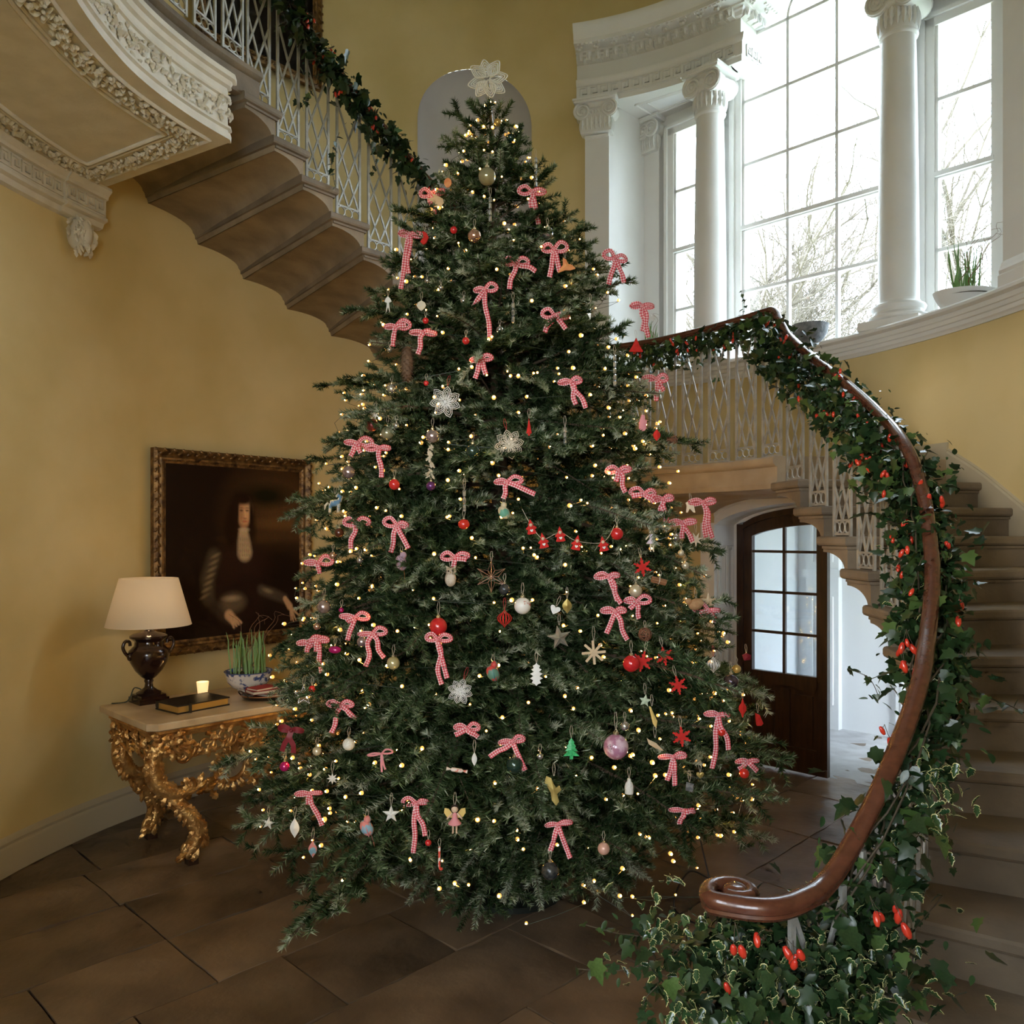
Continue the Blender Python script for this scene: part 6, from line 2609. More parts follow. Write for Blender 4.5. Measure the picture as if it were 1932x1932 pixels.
# apron: moulded rail plus pierced scrollwork
for nm, p0, p1, nrm in (('apron', (.06, .055), (LEN - .06, .055), Vector((0, -1, 0))), ('apron', (.055, .06), (.055, DEP - .1), Vector((-1, 0, 0))), ('apron', (LEN - .055, .06), (LEN - .055, DEP - .1), Vector((1, 0, 0)))):
    a, b = Vector((*p0, 0)), Vector((*p1, 0))
    t_ = (b - a).normalized()
    L = (b - a).length
    m = MB()
    rr = []
    for q in (a, b):
        rr.append([q + nrm * u + Vector((0, 0, z_)) for u, z_ in ((-.02, .836), (.03, .836), (.035, .82), (.022, .805), (.018, .785), (-.02, .785))])
    m.rings(rr)
    o = m.build(nm, M['gilt'], tbl, smooth=30)
    s = MB()
    n = int(L / .115)
    for k in range(n):
        cpos = a + t_ * (L * (k + .5) / n) + nrm * .012
        dz_ = -.03 * sin(pi * (k + .5) / n * 3) ** 2
        zc = .735 + dz_
        sg = 1 if k % 2 else -1
        scroll(s, cpos + Vector((0, 0, zc)), .062, 1.5, -pi / 2 * sg, sg, .015, t_, Zv, nrm)
        scroll(s, cpos + t_ * .045 + Vector((0, 0, zc - .03)), .038, 1.4, pi / 2, -sg, .011, t_, Zv, nrm)
        s.sphere(cpos + Vector((0, 0, zc)) + nrm * .01, .014, 7, 5)
        for q in range(5):
            an = RG.uniform(0, 2 * pi)
            d_ = t_ * cos(an) + Zv * sin(an)
            leafy(s, cpos + d_ * .03 + nrm * .012 + Vector((0, 0, zc)), d_, t_ * -sin(an) + Zv * cos(an), nrm, RG.uniform(.045, .07), RG.uniform(.03, .045), .35)
    # scalloped lower edge strap
    P = [a + t_ * (L * k / 40) + nrm * .008 + Vector((0, 0, .70 - .045 * abs(sin(pi * k / 40 * 2.5)) + (.05 if k in (0, 40) else 0))) for k in range(41)]
    s.tube(P, .011, 6)
    s.build('pierced_scrollwork', M['gilt'], o, smooth=60)
# stretcher with central cartouche
m = MB()
yb = .42
for sd in (-1, 1):
    P = catmull([(LEN / 2 + sd * (LEN / 2 - .24), .40, .34), (LEN / 2 + sd * .40, yb, .30), (LEN / 2 + sd * .27, yb, .36), (LEN / 2 + sd * .16, yb, .31), (LEN / 2 + sd * .10, yb, .40)], 6)
    m.tube(P, [.024 + .008 * sin(k * .8) for k in range(len(P))], 8)
    for k in range(0, len(P), 2):
        for q in range(3):
            acanthus(m, P[k] + Vector((0, -.02, 0)), (RG.uniform(-1, 1), -.2, RG.uniform(-.5, 1)), .08, .055)
ring = [Vector((LEN / 2 + .105 * cos(2 * pi * k / 24), yb, .43 + .10 * sin(2 * pi * k / 24))) for k in range(24)]
m.tube(ring, .022, 8, loop=True)
for k in range(24):
    d_ = (ring[k] - Vector((LEN / 2, yb, .43))).normalized()
    acanthus(m, ring[k] + Vector((0, -.02, 0)), d_ + Vector((RG.uniform(-.4, .4), -.2, RG.uniform(-.4, .4))), .07, .05)
for k in range(9):
    an = pi * (.15 + .7 * k / 8)
    leafy(m, Vector((LEN / 2, yb - .02, .53)), Vector((cos(an), 0, sin(an))), Vector((-sin(an), 0, cos(an))), Vector((0, -1, 0)), .11, .04, .25)
m.build('stretcher', M['gilt'], tbl, smooth=60)

# ---- lamp
M['bronze'] = mat('dark_bronze_urn', (.022, .010, .008), .2, metal=.3, col2=(.04, .016, .01), nscale=8, coat=.5)
p = T(.27, .69, TZ)
lamp = thing('table_lamp', 'dark bronze urn table lamp with a cream drum shade', 'lamp', p, (0, 0, TROT))
m = MB()
for hx, hz in ((.095, .03), (.08, .025)):
    pass
m.box((0, 0, .018), (.19, .19, .036))
m.box((0, 0, .045), (.16, .16, .018))
m.build('plinth', M['bronze'], lamp)
m = MB()
m.lathe([(.075, .054), (.078, .066), (.05, .08), (.028, .10), (.024, .125), (.03, .14), (.026, .15), (.05, .17), (.085, .21), (.115, .265), (.128, .31), (.125, .34), (.105, .36), (.09, .375), (.088, .40), (.105, .415), (.118, .425), (.118, .438), (.10, .45), (.05, .462), (.022, .475), (.012, .50)], 32)
m.build('urn', M['bronze'], lamp, smooth=50)
for sd in (-1, 1):
    m = MB()
    m.tube(catmull([(sd * .118, 0, .30), (sd * .15, 0, .335), (sd * .165, 0, .375), (sd * .15, 0, .41), (sd * .125, 0, .405), (sd * .12, 0, .38)], 6), .011, 8)
    m.sphere((sd * .125, 0, .31), .022, 10, 8, (.7, 1, 1.3))
    m.build('handle', M['bronze'], lamp, smooth=60)
m = MB()
m.lathe([(.010, .49), (.010, .60), (.016, .60), (.016, .64)], 10)
m.build('stem', OM['capmetal'], lamp)
sh = bpy.data.materials.new('cream_lamp_shade')
sh.use_nodes = True
nt = sh.node_tree
b = nt.nodes['Principled BSDF']
b.inputs['Base Color'].default_value = (.80, .72, .58, 1)
b.inputs['Roughness'].default_value = .8
tl = nt.nodes.new('ShaderNodeBsdfTranslucent')
tl.inputs['Color'].default_value = (.85, .70, .5, 1)
mx = nt.nodes.new('ShaderNodeMixShader')
mx.inputs['Fac'].default_value = .35
out_ = [q for q in nt.nodes if q.type == 'OUTPUT_MATERIAL'][0]
nt.links.new(b.outputs[0], mx.inputs[1])
nt.links.new(tl.outputs[0], mx.inputs[2])
nt.links.new(mx.outputs[0], out_.inputs[0])
m = MB()
m.rings([[Vector((r * cos(2 * pi * k / 48), r * sin(2 * pi * k / 48), z_)) for k in range(48)] for r, z_ in ((.262, .505), (.265, .505), (.181, .815), (.178, .815))], True, False)
m.build('lamp_shade', sh, lamp, smooth=40)
m = MB()
m.sphere((0, 0, .66), .028, 10, 8)
m.build('bulb', mat('added_lamp_bulb', (1, .8, .5), .5, emit=(1, .68, .38), estr=24), lamp, smooth=180)  # unseen lit bulb added to brighten the shade and the wall around
m = MB()
m.tube(catmull([(0, 0.06, .06), (-.06, .08, .09), (-.10, .05, .04), (-.12, .08, .004), (-.2, .1, .004)], 6), .004, 6)
m.build('flex', M['wire'], lamp)

# ---- black gilt-edged book
bk = thing('leather_book', 'large black book with gilt page edges at the front of the table', 'book', T(.40, .32, TZ), (0, 0, TROT + .12))
black = mat('black_leather', (.012, .010, .009), .35, bump=.15, bscale=90)
gold = mat('gilt_page_edges', (.62, .40, .12), .35, metal=.7)
m = MB()
m.box((0, 0, .004), (.36, .26, .008))
m.box((0, 0, .050), (.36, .26, .008))
m.rings([[Vector((x, .118 + .012 * sin(pi * q / 6), .004 + .05 * q / 6)) for q in range(7)] + [Vector((x, .105, .054)), Vector((x, .105, .004))] for x in (-.18, .18)])
m.build('cover', black, bk)
m = MB()
m.box((0, -.004, .027), (.345, .235, .038))
m.build('pages', gold, bk)
m = MB()
m.box((-.10, -.135, .03), (.010, .02, .06))
m.build('ribbon_marker', black, bk)
# ---- candle
cd = thing('votive_candle', 'lit candle in a frosted glass tumbler behind the black book', 'candle', T(.58, .57, TZ))
fg = mat('frosted_candle_glass', (.85, .72, .52), .5, emit=(1.0, .62, .25), estr=.75)  # candlelight through the glass put in as a glow of its own
m = MB()
m.rings([[Vector((r * cos(2 * pi * k / 24), r * sin(2 * pi * k / 24), z_)) for k in range(24)] for r, z_ in ((.026, .0), (.029, .004), (.040, .108), (.037, .108), (.028, .012))], True, True)
m.build('tumbler', fg, cd, smooth=50)
m = MB()
m.lathe([(.027, .012), (.031, .05), (.004, .05)], 16)
m.build('wax', OM['paper'], cd, smooth=40)
m = MB()
m.sphere((0, 0, .066), .006, 8, 6, (1, 1, 2))
m.build('flame', mat('candle_flame', (1, .8, .4), .5, emit=(1, .65, .25), estr=60), cd, smooth=180)

# ---- blue and white bowl with bulbs
bw = thing('porcelain_bowl', 'blue and white porcelain bowl with green bulb shoots and willow twigs', 'bowl', T(.93, .60, TZ))
porc = mat('blue_white_porcelain', (.72, .70, .66), .15, col2=(.06, .10, .26), nscale=24, coat=.4, contrast=(.50, .60), detail=3)
m = MB()
m.rings([[Vector((r * cos(2 * pi * k / 40), r * sin(2 * pi * k / 40), z_)) for k in range(40)] for r, z_ in ((.075, 0), (.078, .012), (.11, .025), (.145, .065), (.155, .11), (.165, .135), (.162, .137), (.148, .11), (.12, .10))], True, True)
m.build('bowl', porc, bw, smooth=50)
m = MB()
m.torus((0, 0, .136), .1635, .0035, 40, 6)
m.build('rim', mat('blue_rim', (.05, .08, .2), .3), bw, smooth=180)
m = MB()
m.lathe([(.15, .115), (.08, .125), (.002, .128)], 24)
m.build('soil', mat('moss_soil', (.06, .06, .025), .95, bump=.6, bscale=70), bw)
shoot_m = mat('daffodil_leaf', (.13, .27, .07), .45, col2=(.20, .34, .11), nscale=10, stretch=(3, 3, .6))
tw_m = mat('twisted_willow', (.20, .10, .05), .7)


def shoots(parent, n, rad, h, z0, seed, twigs=6, hh=.55, name='shoot'):
    R = random.Random(seed)
    for k in range(n):
        m = MB()
        a, r = R.uniform(0, 2 * pi), rad * sqrt(R.random())
        b0 = Vector((r * cos(a), r * sin(a), z0))
        ln = h * R.uniform(.55, 1.05)
        lean = Vector((R.uniform(-.16, .16), R.uniform(-.16, .16), 1))
        P = [b0 + lean * (ln * q / 5) + Vector((R.uniform(-.5, .5), R.uniform(-.5, .5), 0)) * (.02 * (q / 5) ** 2) for q in range(6)]
        m.tube(P, [.0045, .0055, .0055, .005, .004, .001], 5, flat=.4)
        m.build(name, shoot_m, parent, smooth=60)
    for k in range(twigs):
        m = MB()
        a = R.uniform(0, 2 * pi)
        p_ = Vector((rad * .4 * cos(a), rad * .4 * sin(a), z0))
        P = [p_]
        d_ = Vector((R.uniform(-.45, .45), R.uniform(-.3, .3), 1))
        ph = R.uniform(0, 6)
        for q in range(16):
            bend = -1.6 * max(0, q - 9) / 7
            p_ = p_ + (d_ + Vector((.55 * sin(q * 1.1 + ph), .4 * cos(q * 1.3 + ph), bend))).normalized() * (hh / 16)
            P.append(p_)
        m.tube(P, [.0028 * (1 - .7 * q / 16) for q in range(17)], 5)
        m.build('willow_twig', tw_m, parent, smooth=60)


shoots(bw, 46, .12, .30, .11, 4, 6, .62)
# ---- tray, red books, dark box
tr = thing('serving_tray', 'dark oval tray with a brass rim at the back of the gilded table', 'tray', T(1.02, .28, TZ), (0, 0, TROT))
m = MB()
m.rings([[Vector((r * .30 * cos(2 * pi * k / 40), r * .19 * sin(2 * pi * k / 40), z_)) for k in range(40)] for r, z_ in ((.90, 0), (.95, .004), (1.0, .026), (.985, .026), (.93, .009), (.05, .008))])
m.build('dish', mat('tray_lacquer', (.018, .012, .010), .25, coat=.5), tr, smooth=50)
m = MB()
ring = [Vector((.30 * .99 * cos(2 * pi * k / 40), .19 * .99 * sin(2 * pi * k / 40), .027)) for k in range(40)]
m.tube(ring, .004, 6, loop=True)
m.build('rim', mat('tray_brass', (.35, .15, .06), .35, metal=.7), tr, smooth=180)
for sd in (-1, 1):
    m = MB()
    m.tube(catmull([(sd * .285, -.05, .026), (sd * .31, -.04, .055), (sd * .315, 0, .065), (sd * .31, .04, .055), (sd * .285, .05, .026)], 5), .005, 6)
    m.build('handle', mat('tray_handle', (.05, .03, .02), .35, metal=.6), tr, smooth=180)
bz = TZ + .010
for nm, lab, w, d_, h, mt, x, y, rz in (('booklet', 'striped red and cream booklet lying lowest on the dark tray', .30, .20, .022, mat('red_striped_cover', (.30, .045, .03), .6, col2=(.5, .35, .22), nscale=9, stretch=(14, .2, .2), contrast=(.48, .52)), 1.0, .27, .1),
                                         ('red_book', 'dark red clothbound book in the middle of the tray stack', .20, .14, .022, mat('dark_red_cloth', (.20, .018, .02), .6), .88, .30, -.1),
                                         ('red_book', 'bright red small book on top of the tray stack', .17, .12, .016, mat('bright_red_cloth', (.38, .03, .03), .6), .87, .30, .15)):
    b = thing(nm, lab, 'book', T(x, y, bz), (0, 0, TROT + rz), 'books stacked on the tray')
    m = MB()
    m.box((0, 0, .0015), (w, d_, .003))
    m.box((0, 0, h - .0015), (w, d_, .003))
    m.box((0, d_ / 2 - .0015, h / 2), (w, .003, h))
    m.build('cover', mt, b)
    m = MB()
    m.box((0, -.002, h / 2), (w - .008, d_ - .010, h - .007))
    m.build('pages', OM['cream'], b)
    bz += h + .0005
bx = thing('leather_folder', 'flat black leather folder on the right of the tray', 'folder', T(1.14, .30, TZ + .034), (0, 0, TROT - .15))
m = MB()
m.box((0, 0, .012), (.24, .17, .024))
m.build('cover', black, bx)
m = MB()
m.box((0, -.083, .012), (.236, .01, .014))
m.build('pages', OM['cream'], bx)


# ------------------------------------------------------------------ portrait on the left wall
def vcol_mat(name, rough=.45):
    m = bpy.data.materials.new(name)
    m.use_nodes = True
    nt = m.node_tree
    b = nt.nodes['Principled BSDF']
    b.inputs['Roughness'].default_value = rough
    b.inputs['Specular IOR Level'].default_value = .12
    at = nt.nodes.new('ShaderNodeAttribute')
    at.attribute_name = 'paint'
    tc = nt.nodes.new('ShaderNodeTexCoord')
    n_ = nt.nodes.new('ShaderNodeTexNoise')
    n_.inputs['Scale'].default_value = 60
    nt.links.new(tc.outputs['Object'], n_.inputs['Vector'])
    mx = nt.nodes.new('ShaderNodeMix')
    mx.data_type = 'RGBA'
    mx.blend_type = 'OVERLAY'
    mx.inputs['Factor'].default_value = .25
    nt.links.new(at.outputs['Color'], mx.inputs['A'])
    nt.links.new(n_.outputs['Color'], mx.inputs['B'])
    nt.links.new(mx.outputs['Result'], b.inputs['Base Color'])
    return m


def portrait(U, Vv):
    """painted colours: U right, Vv down, both 0..1 arrays"""
    C = np.zeros(U.shape + (3,))
    C[:] = (.012, .007, .005)

    def blend(mask, col):
        C[:] = C * (1 - mask[..., None]) + np.array(col) * mask[..., None]

    def ell_(cx, cy_, rx, ry, soft=.25, rot=0.0):
        x, y = U - cx, Vv - cy_
        x, y = x * cos(rot) + y * sin(rot), -x * sin(rot) + y * cos(rot)
        d_ = np.sqrt((x / rx) ** 2 + (y / ry) ** 2)
        return np.clip((1 + soft - d_) / (2 * soft), 0, 1)

    def limb(pts, soft=.3):
        mk = np.zeros(U.shape)
        for (x0, y0, r0), (x1, y1, r1) in zip(pts, pts[1:]):
            for q in np.linspace(0, 1, 14):
                mk = np.maximum(mk, ell_(x0 + (x1 - x0) * q, y0 + (y1 - y0) * q, r0 + (r1 - r0) * q, r0 + (r1 - r0) * q, soft))
        return mk

    # dusky sky and dark foliage
    blend(ell_(.85, .28, .30, .24, .8) * .9, (.075, .036, .014))
    blend(ell_(.86, .34, .20, .03, .8) * .8, (.10, .048, .016))
    blend(ell_(.80, .43, .26, .025, .9) * .7, (.08, .038, .014))
    blend(ell_(.72, .17, .16, .06, .6) * .95, (.008, .008, .004))
    blend(ell_(.80, .60, .30, .16, .6) * .9, (.010, .006, .004))
    # body
    blend(ell_(.50, .70, .23, .24, .25) * .9, (.016, .008, .006))
    blend(ell_(.53, .56, .19, .10, .4) * .8, (.022, .010, .007))
    # armoured sleeves
    blend(limb([(.335, .53, .045), (.29, .66, .045), (.295, .76, .04)], .4) * .75, (.055, .040, .024))
    for q in range(7):
        blend(ell_(.345 - .012 * q, .525 + .038 * q, .030, .008, .6, -.4) * .85, (.16, .115, .062))
    blend(limb([(.30, .78, .035), (.39, .86, .032), (.45, .90, .028)], .4) * .7, (.035, .024, .016))
    blend(limb([(.68, .735, .03), (.77, .765, .033), (.86, .80, .028)], .4) * .75, (.06, .043, .028))
    blend(ell_(.73, .745, .035, .012, .6, .3) * .8, (.16, .12, .07))
    blend(ell_(.47, .80, .085, .055, .4) * .75, (.10, .07, .04))
    blend(ell_(.46, .775, .05, .015, .7) * .8, (.24, .17, .10))
    # hands
    sk = (.36, .215, .115)
    blend(limb([(.44, .87, .030), (.475, .905, .026)], .3) * .95, sk)
    for q in range(4):
        blend(limb([(.455 + .013 * q, .895, .010), (.475 + .018 * q, .945 - .008 * q, .007)], .4) * .9, sk)
    blend(limb([(.865, .80, .016), (.905, .85, .022)], .3) * .95, sk)
    for q, (ex, ey) in enumerate(((.985, .915), (.955, .94), (.935, .945), (.915, .935))):
        blend(limb([(.91, .855, .010), (ex, ey, .005)], .4) * .9, sk)
    # hair
    blend(ell_(.525, .275, .095, .115, .25), (.016, .008, .005))
    blend(ell_(.46, .37, .055, .11, .3) * .9, (.014, .007, .004))
    blend(ell_(.60, .38, .04, .09, .4) * .8, (.014, .007, .004))
    # cravat
    blend(limb([(.545, .40, .035), (.55, .46, .045), (.555, .51, .050)], .3) * .95, (.34, .24, .14))
    for q in range(5):
        blend(limb([(.525 + .012 * q, .42, .003), (.52 + .017 * q, .53, .004)], .6) * .6, (.13, .085, .05))
    blend(ell_(.55, .375, .035, .012, .5) * .9, (.36, .27, .17))
    # face
    blend(ell_(.550, .285, .047, .076, .2), (.40, .215, .105))
    blend(ell_(.525, .285, .022, .06, .6) * .6, (.22, .105, .05))
    blend(ell_(.575, .255, .028, .05, .7) * .5, (.50, .30, .16))
    blend(ell_(.545, .195, .06, .035, .35), (.016, .008, .005))
    blend(ell_(.493, .27, .018, .10, .4), (.016, .008, .005))
    blend(ell_(.603, .29, .014, .10, .5), (.016, .008, .005))
    for ex in (.530, .572):
        blend(ell_(ex, .263, .013, .0055, .5) * .9, (.03, .015, .010))
        blend(ell_(ex, .247, .016, .004, .6) * .7, (.08, .035, .02))
    blend(limb([(.556, .265, .005), (.560, .302, .007)], .7) * .6, (.50, .29, .16))
    blend(ell_(.556, .310, .012, .004, .7) * .7, (.14, .055, .03))
    blend(ell_(.555, .328, .017, .0055, .5) * .85, (.34, .075, .045))
    blend(ell_(.552, .352, .02, .008, .8) * .5, (.26, .13, .07))
    return np.clip(C * 1.7 - .004, .003, 1)


def painting(name, label, P0, P1, z0, z1, fw, fn, depth=.05, carved=True):
    """flat canvas in a carved frame hung between wall points P0 (left) and P1 (right)"""
    d_ = (P1 - P0)
    W = d_.length
    d_.normalize()
    nrm = Vector((d_.y, -d_.x, 0))
    base = P0 + nrm * .01
    t = thing(name, label, 'painting', (base.x, base.y, z0))
    H = z1 - z0
    f = lambda x, y, z_: d_ * x + nrm * y + Vector((0, 0, z_))
    N = 150
    us, vs = np.linspace(0, 1, N), np.linspace(0, 1, N)
    U, Vv = np.meshgrid(us, vs)
    C = fn(U, Vv)
    pts = [f(fw * .8 + (W - 1.6 * fw) * u, depth * .35, fw * .8 + (H - 1.6 * fw) * (1 - v)) for v in vs for u in us]
    faces = [(j * N + i, (j + 1) * N + i, (j + 1) * N + i + 1, j * N + i + 1) for j in range(N - 1) for i in range(N - 1)]
    me = bpy.data.meshes.new('canvas')
    me.from_pydata([tuple(p) for p in pts], [], faces)
    at = me.color_attributes.new('paint', 'FLOAT_COLOR', 'POINT')
    at.data.foreach_set('color', np.concatenate([C.reshape(-1, 3), np.ones((N * N, 1))], 1).astype(np.float32).ravel())
    me.materials.append(M['canvas'])
    link('canvas', me, t)
    prof = [(0, 0), (0, depth * .9), (.10, depth), (.22, depth * 1.15), (.35, depth * .85), (.5, depth * .6), (.62, depth * .75), (.75, depth * .72), (.85, depth * .5), (1.0, depth * .38), (1.0, 0)]
    cor = [(0, 0), (W, 0), (W, H), (0, H)]
    ins = [(1, 1), (-1, 1), (-1, -1), (1, -1)]
    for k in range(4):
        m = MB()
        a, b = cor[k], cor[(k + 1) % 4]
        ia, ib = ins[k], ins[(k + 1) % 4]
        m.rings([[f(a[0] + ia[0] * q * fw, y, a[1] + ia[1] * q * fw) for q, y in prof], [f(b[0] + ib[0] * q * fw, y, b[1] + ib[1] * q * fw) for q, y in prof]])
        o = m.build('frame_rail', M['oldgilt'], t, smooth=25)
        if carved:
            c_ = MB()
            e = Vector((b[0] - a[0], b[1] - a[1], 0))
            L = e.length
            e.normalize()
            inn2 = Vector((-e.y, e.x, 0))
            n_ = int(L / .035)
            for q in range(1, n_):
                x, z_ = a[0] + e.x * L * q / n_ + inn2.x * fw * .22, a[1] + e.y * L * q / n_ + inn2.y * fw * .22
                ax = f(e.x, 0, e.y) * cos(.6 if q % 2 else -.6) + f(inn2.x, 0, inn2.y) * sin(.6 if q % 2 else -.6)
                leafy(c_, f(x, depth * 1.05, z_), ax, ax.cross(nrm), nrm, .042, .028, .3)
                x, z_ = a[0] + e.x * L * q / n_ + inn2.x * fw * .8, a[1] + e.y * L * q / n_ + inn2.y * fw * .8
                c_.sphere(f(x, depth * .6, z_), .006, 5, 4)
            c_.build('carving', M['oldgilt'], o, smooth=60)
    return t


M['canvas'] = vcol_mat('old_oil_paint')
M['oldgilt'] = mat('aged_gilt_frame', (.30, .17, .06), .42, metal=.6, col2=(.07, .035, .015), nscale=22, bump=.4, bscale=70)
painting('portrait_painting', 'dark oil portrait of a long-haired figure in armour in a gilt frame', ell(ell_px(277), .03), ell(ell_px(577), .03), 1.105, 2.61, .105, portrait)


def dark_picture(U, Vv):
    C = np.zeros(U.shape + (3,))
    C[:] = (.010, .008, .007)
    C += .012 * np.clip(1 - ((U - .4) / .4) ** 2 - ((Vv - .5) / .5) ** 2, 0, 1)[..., None] * np.array((1, .7, .4))
    return C


painting('dark_painting', 'very dark painting in a gold frame above the upper stair', ell(ell_px(362), .03), ell(ell_px(599), .03), 5.77, 7.1, .08, dark_picture, .045)

# ------------------------------------------------------------------ things on the window sill
wb = thing('white_bowl', 'white ceramic bowl with green shoots at the right-hand sidelight', 'bowl', (2.985, 5.42, SILL))
m = MB()
m.rings([[Vector((r * cos(2 * pi * k / 36), r * sin(2 * pi * k / 36) * .75, z_)) for k in range(36)] for r, z_ in ((.09, 0), (.10, .01), (.155, .05), (.185, .10), (.198, .135), (.193, .137), (.17, .10), (.14, .085))])
m.build('bowl', OM['paper'], wb, smooth=50)
m = MB()
m.lathe([(.165, .10), (.05, .115), (.002, .116)], 20)
m.build('soil', mat('sill_soil', (.10, .08, .05), .95), wb)
shoots(wb, 26, .09, .34, .10, 9, 7, .62)
gb = thing('stone_bowl', 'grey carved stone bowl on the sill below the arched light', 'bowl', (2.30, 6.34, SILL))
m = MB()
m.rings([[Vector((r * cos(2 * pi * k / 36), r * sin(2 * pi * k / 36), z_)) for k in range(36)] for r, z_ in ((.06, 0), (.065, .012), (.10, .04), (.128, .09), (.135, .135), (.14, .15), (.132, .15), (.12, .10), (.05, .05))])
m.build('bowl', mat('grey_carved_stone', (.22, .23, .24), .7, col2=(.10, .11, .12), nscale=22, bump=.8, bscale=30), gb, smooth=50)
pp_ = thing('narcissus_pot', 'small pot of white narcissus on the sill left of the tree-side column', 'plant pot', (1.22, 7.18, SILL))
m = MB()
m.lathe([(.05, 0), (.075, .10), (.08, .11), (.07, .11), (.065, .09)], 20)
m.build('pot', OM['cream'], pp_, smooth=50)
shoots(pp_, 16, .05, .34, .08, 12, 3, .5)
m = MB()
for q in range(6):
    a = 2 * pi * q / 6
    leafy(m, Vector((0, -.03, .42)), Vector((cos(a), -.3, sin(a))).normalized(), Vector((-sin(a), 0, cos(a))), Vector((0, -1, 0)), .035, .025, .2)
m.build('flower', OM['paper'], pp_)
# ------------------------------------------------------------------ evergreen garlands on the handrail
M['ivy'] = mat('ivy_leaf', (.010, .028, .009), .32, col2=(.025, .054, .018), nscale=9, spec=.5)
M['ivylight'] = mat('ivy_leaf_young', (.045, .088, .02), .35, col2=(.075, .13, .036), nscale=9)
M['hollyrim'] = mat('holly_cream_edge', (.55, .52, .24), .4)
M['holly'] = mat('holly_leaf', (.014, .042, .016), .2, col2=(.03, .07, .025), nscale=12, coat=.3)
M['hip'] = mat('rose_hip', (.48, .022, .018), .25, col2=(.62, .05, .02), nscale=14, coat=.3)
M['stem'] = mat('garland_stem', (.06, .045, .025), .8)
RI = random.Random(31)


def leaf_mesh(name, outl, mats, rim=0.0, cup=.18):
    """leaf in local XY, base at origin, tip along +Y; folded along the midrib"""
    vs, fs, mi = [], [], []
    n = len(outl)
    z = lambda x, y: cup * abs(x) - .12 * y * y
    mid = [(0, 0), (0, .33), (0, .66), (0, 1.0)]
    C = (0, .45)
    vs.append((0, .42, z(0, .42)))
    inner = []
    for x, y in outl:
        k = 1 - rim
        inner.append(len(vs))
        vs.append((x * k, C[1] + (y - C[1]) * k, z(x * k, y)))
    for i in range(n):
        j = (i + 1) % n
        fs.append((0, inner[i], inner[j]))
        mi.append(0)
    if rim:
        outer = []
        for x, y in outl:
            outer.append(len(vs))
            vs.append((x, y, z(x, y) + .015))
        for i in range(n):
            j = (i + 1) % n
            fs.append((inner[i], outer[i], outer[j], inner[j]))
            mi.append(1)
    me = bpy.data.meshes.new(name)
    me.from_pydata(vs, [], fs)
    for q in mats:
        me.materials.append(q)
    me.polygons.foreach_set('material_index', np.array(mi, dtype=np.int32))
    me.shade_smooth()
    return me


IVY = [(0, -.04), (.20, -.12), (.46, .02), (.36, .22), (.50, .46), (.26, .52), (.16, .74), (0, 1.0), (-.16, .74), (-.26, .52), (-.50, .46), (-.36, .22), (-.46, .02), (-.20, -.12)]
HOL = [(0, 0), (.16, .06), (.22, .2), (.15, .28), (.28, .42), (.18, .5), (.27, .66), (.14, .74), (.10, .88), (0, 1.04), (-.10, .88), (-.14, .74), (-.27, .66), (-.18, .5), (-.28, .42), (-.15, .28), (-.22, .2), (-.16, .06)]
LAN = [(0, 0), (.16, .12), (.24, .32), (.24, .52), (.16, .76), (0, 1.0), (-.16, .76), (-.24, .52), (-.24, .32), (-.16, .12)]
LEAFM = [leaf_mesh('ivy_leaf', IVY, [M['ivy']]), leaf_mesh('ivy_leaf', IVY, [M['ivylight']]), leaf_mesh('oval_leaf', LAN, [M['ivy']]), leaf_mesh('holly_leaf', HOL, [M['holly'], M['hollyrim']], .12, .3), leaf_mesh('small_leaf', LAN, [M['holly']])]


def tips(mesh):
    return np.array([v.co[:] for v in mesh.vertices]), [tuple(p.vertices) for p in mesh.polygons], [p.material_index for p in mesh.polygons]


LT_ = [tips(q) for q in LEAFM]


def leaf_matrix(p, s, droop=True):
    d = Vector((RI.gauss(0, .6), RI.gauss(0, .6), RI.gauss(-.45 if droop else .1, .5))).normalized()
    q = d.to_track_quat('Y', 'Z') @ Quaternion((0, 1, 0), RI.uniform(-.9, .9))
    return Matrix.Translation(p) @ q.to_matrix().to_4x4() @ Matrix.Diagonal((s, s, s, 1))


def garland(name, label, places, nparts, weights, szr):
    """places: list of (point, size factor, kinds); nearest leaves become parts, the rest one mesh"""
    g = thing(name, label, 'garland', places[0][0].copy())
    org = g.location.copy()
    allL = []
    for p, sf, kinds in places:
        k = RI.choices(range(5), kinds)[0]
        s = RI.uniform(*szr) * sf * (.75 if k in (2, 3) else 1) * (.5 if k == 4 else 1)
        allL.append((p.length / s, k, leaf_matrix(p - org, s)))
    allL.sort(key=lambda q: q[0])
    for _, k, mt in allL[:nparts]:
        o = link(['ivy_leaf', 'ivy_leaf', 'oval_leaf', 'holly_leaf', 'small_leaf'][k], LEAFM[k], g)
        o.matrix_local = mt
    byk = {}
    for _, k, mt in allL[nparts:]:
        v, f, mi = LT_[k]
        A = np.array(mt)
        w = v @ A[:3, :3].T + A[:3, 3]
        key = k
        V_, F_, I_ = byk.setdefault(key, ([], [], []))
        b = sum(len(q) for q in V_)
        V_.append(w)
        F_.extend([tuple(b + i for i in q) for q in f])
        I_.extend(mi)
    for k, (V_, F_, I_) in byk.items():
        me = bpy.data.meshes.new('small_foliage')
        me.from_pydata(np.concatenate(V_).tolist(), [], F_)
        for q in LEAFM[k].materials:
            me.materials.append(q)
        me.polygons.foreach_set('material_index', np.array(I_, dtype=np.int32))
        me.shade_smooth()
        tag(link('small_foliage', me, g), kind='stuff')
    return g


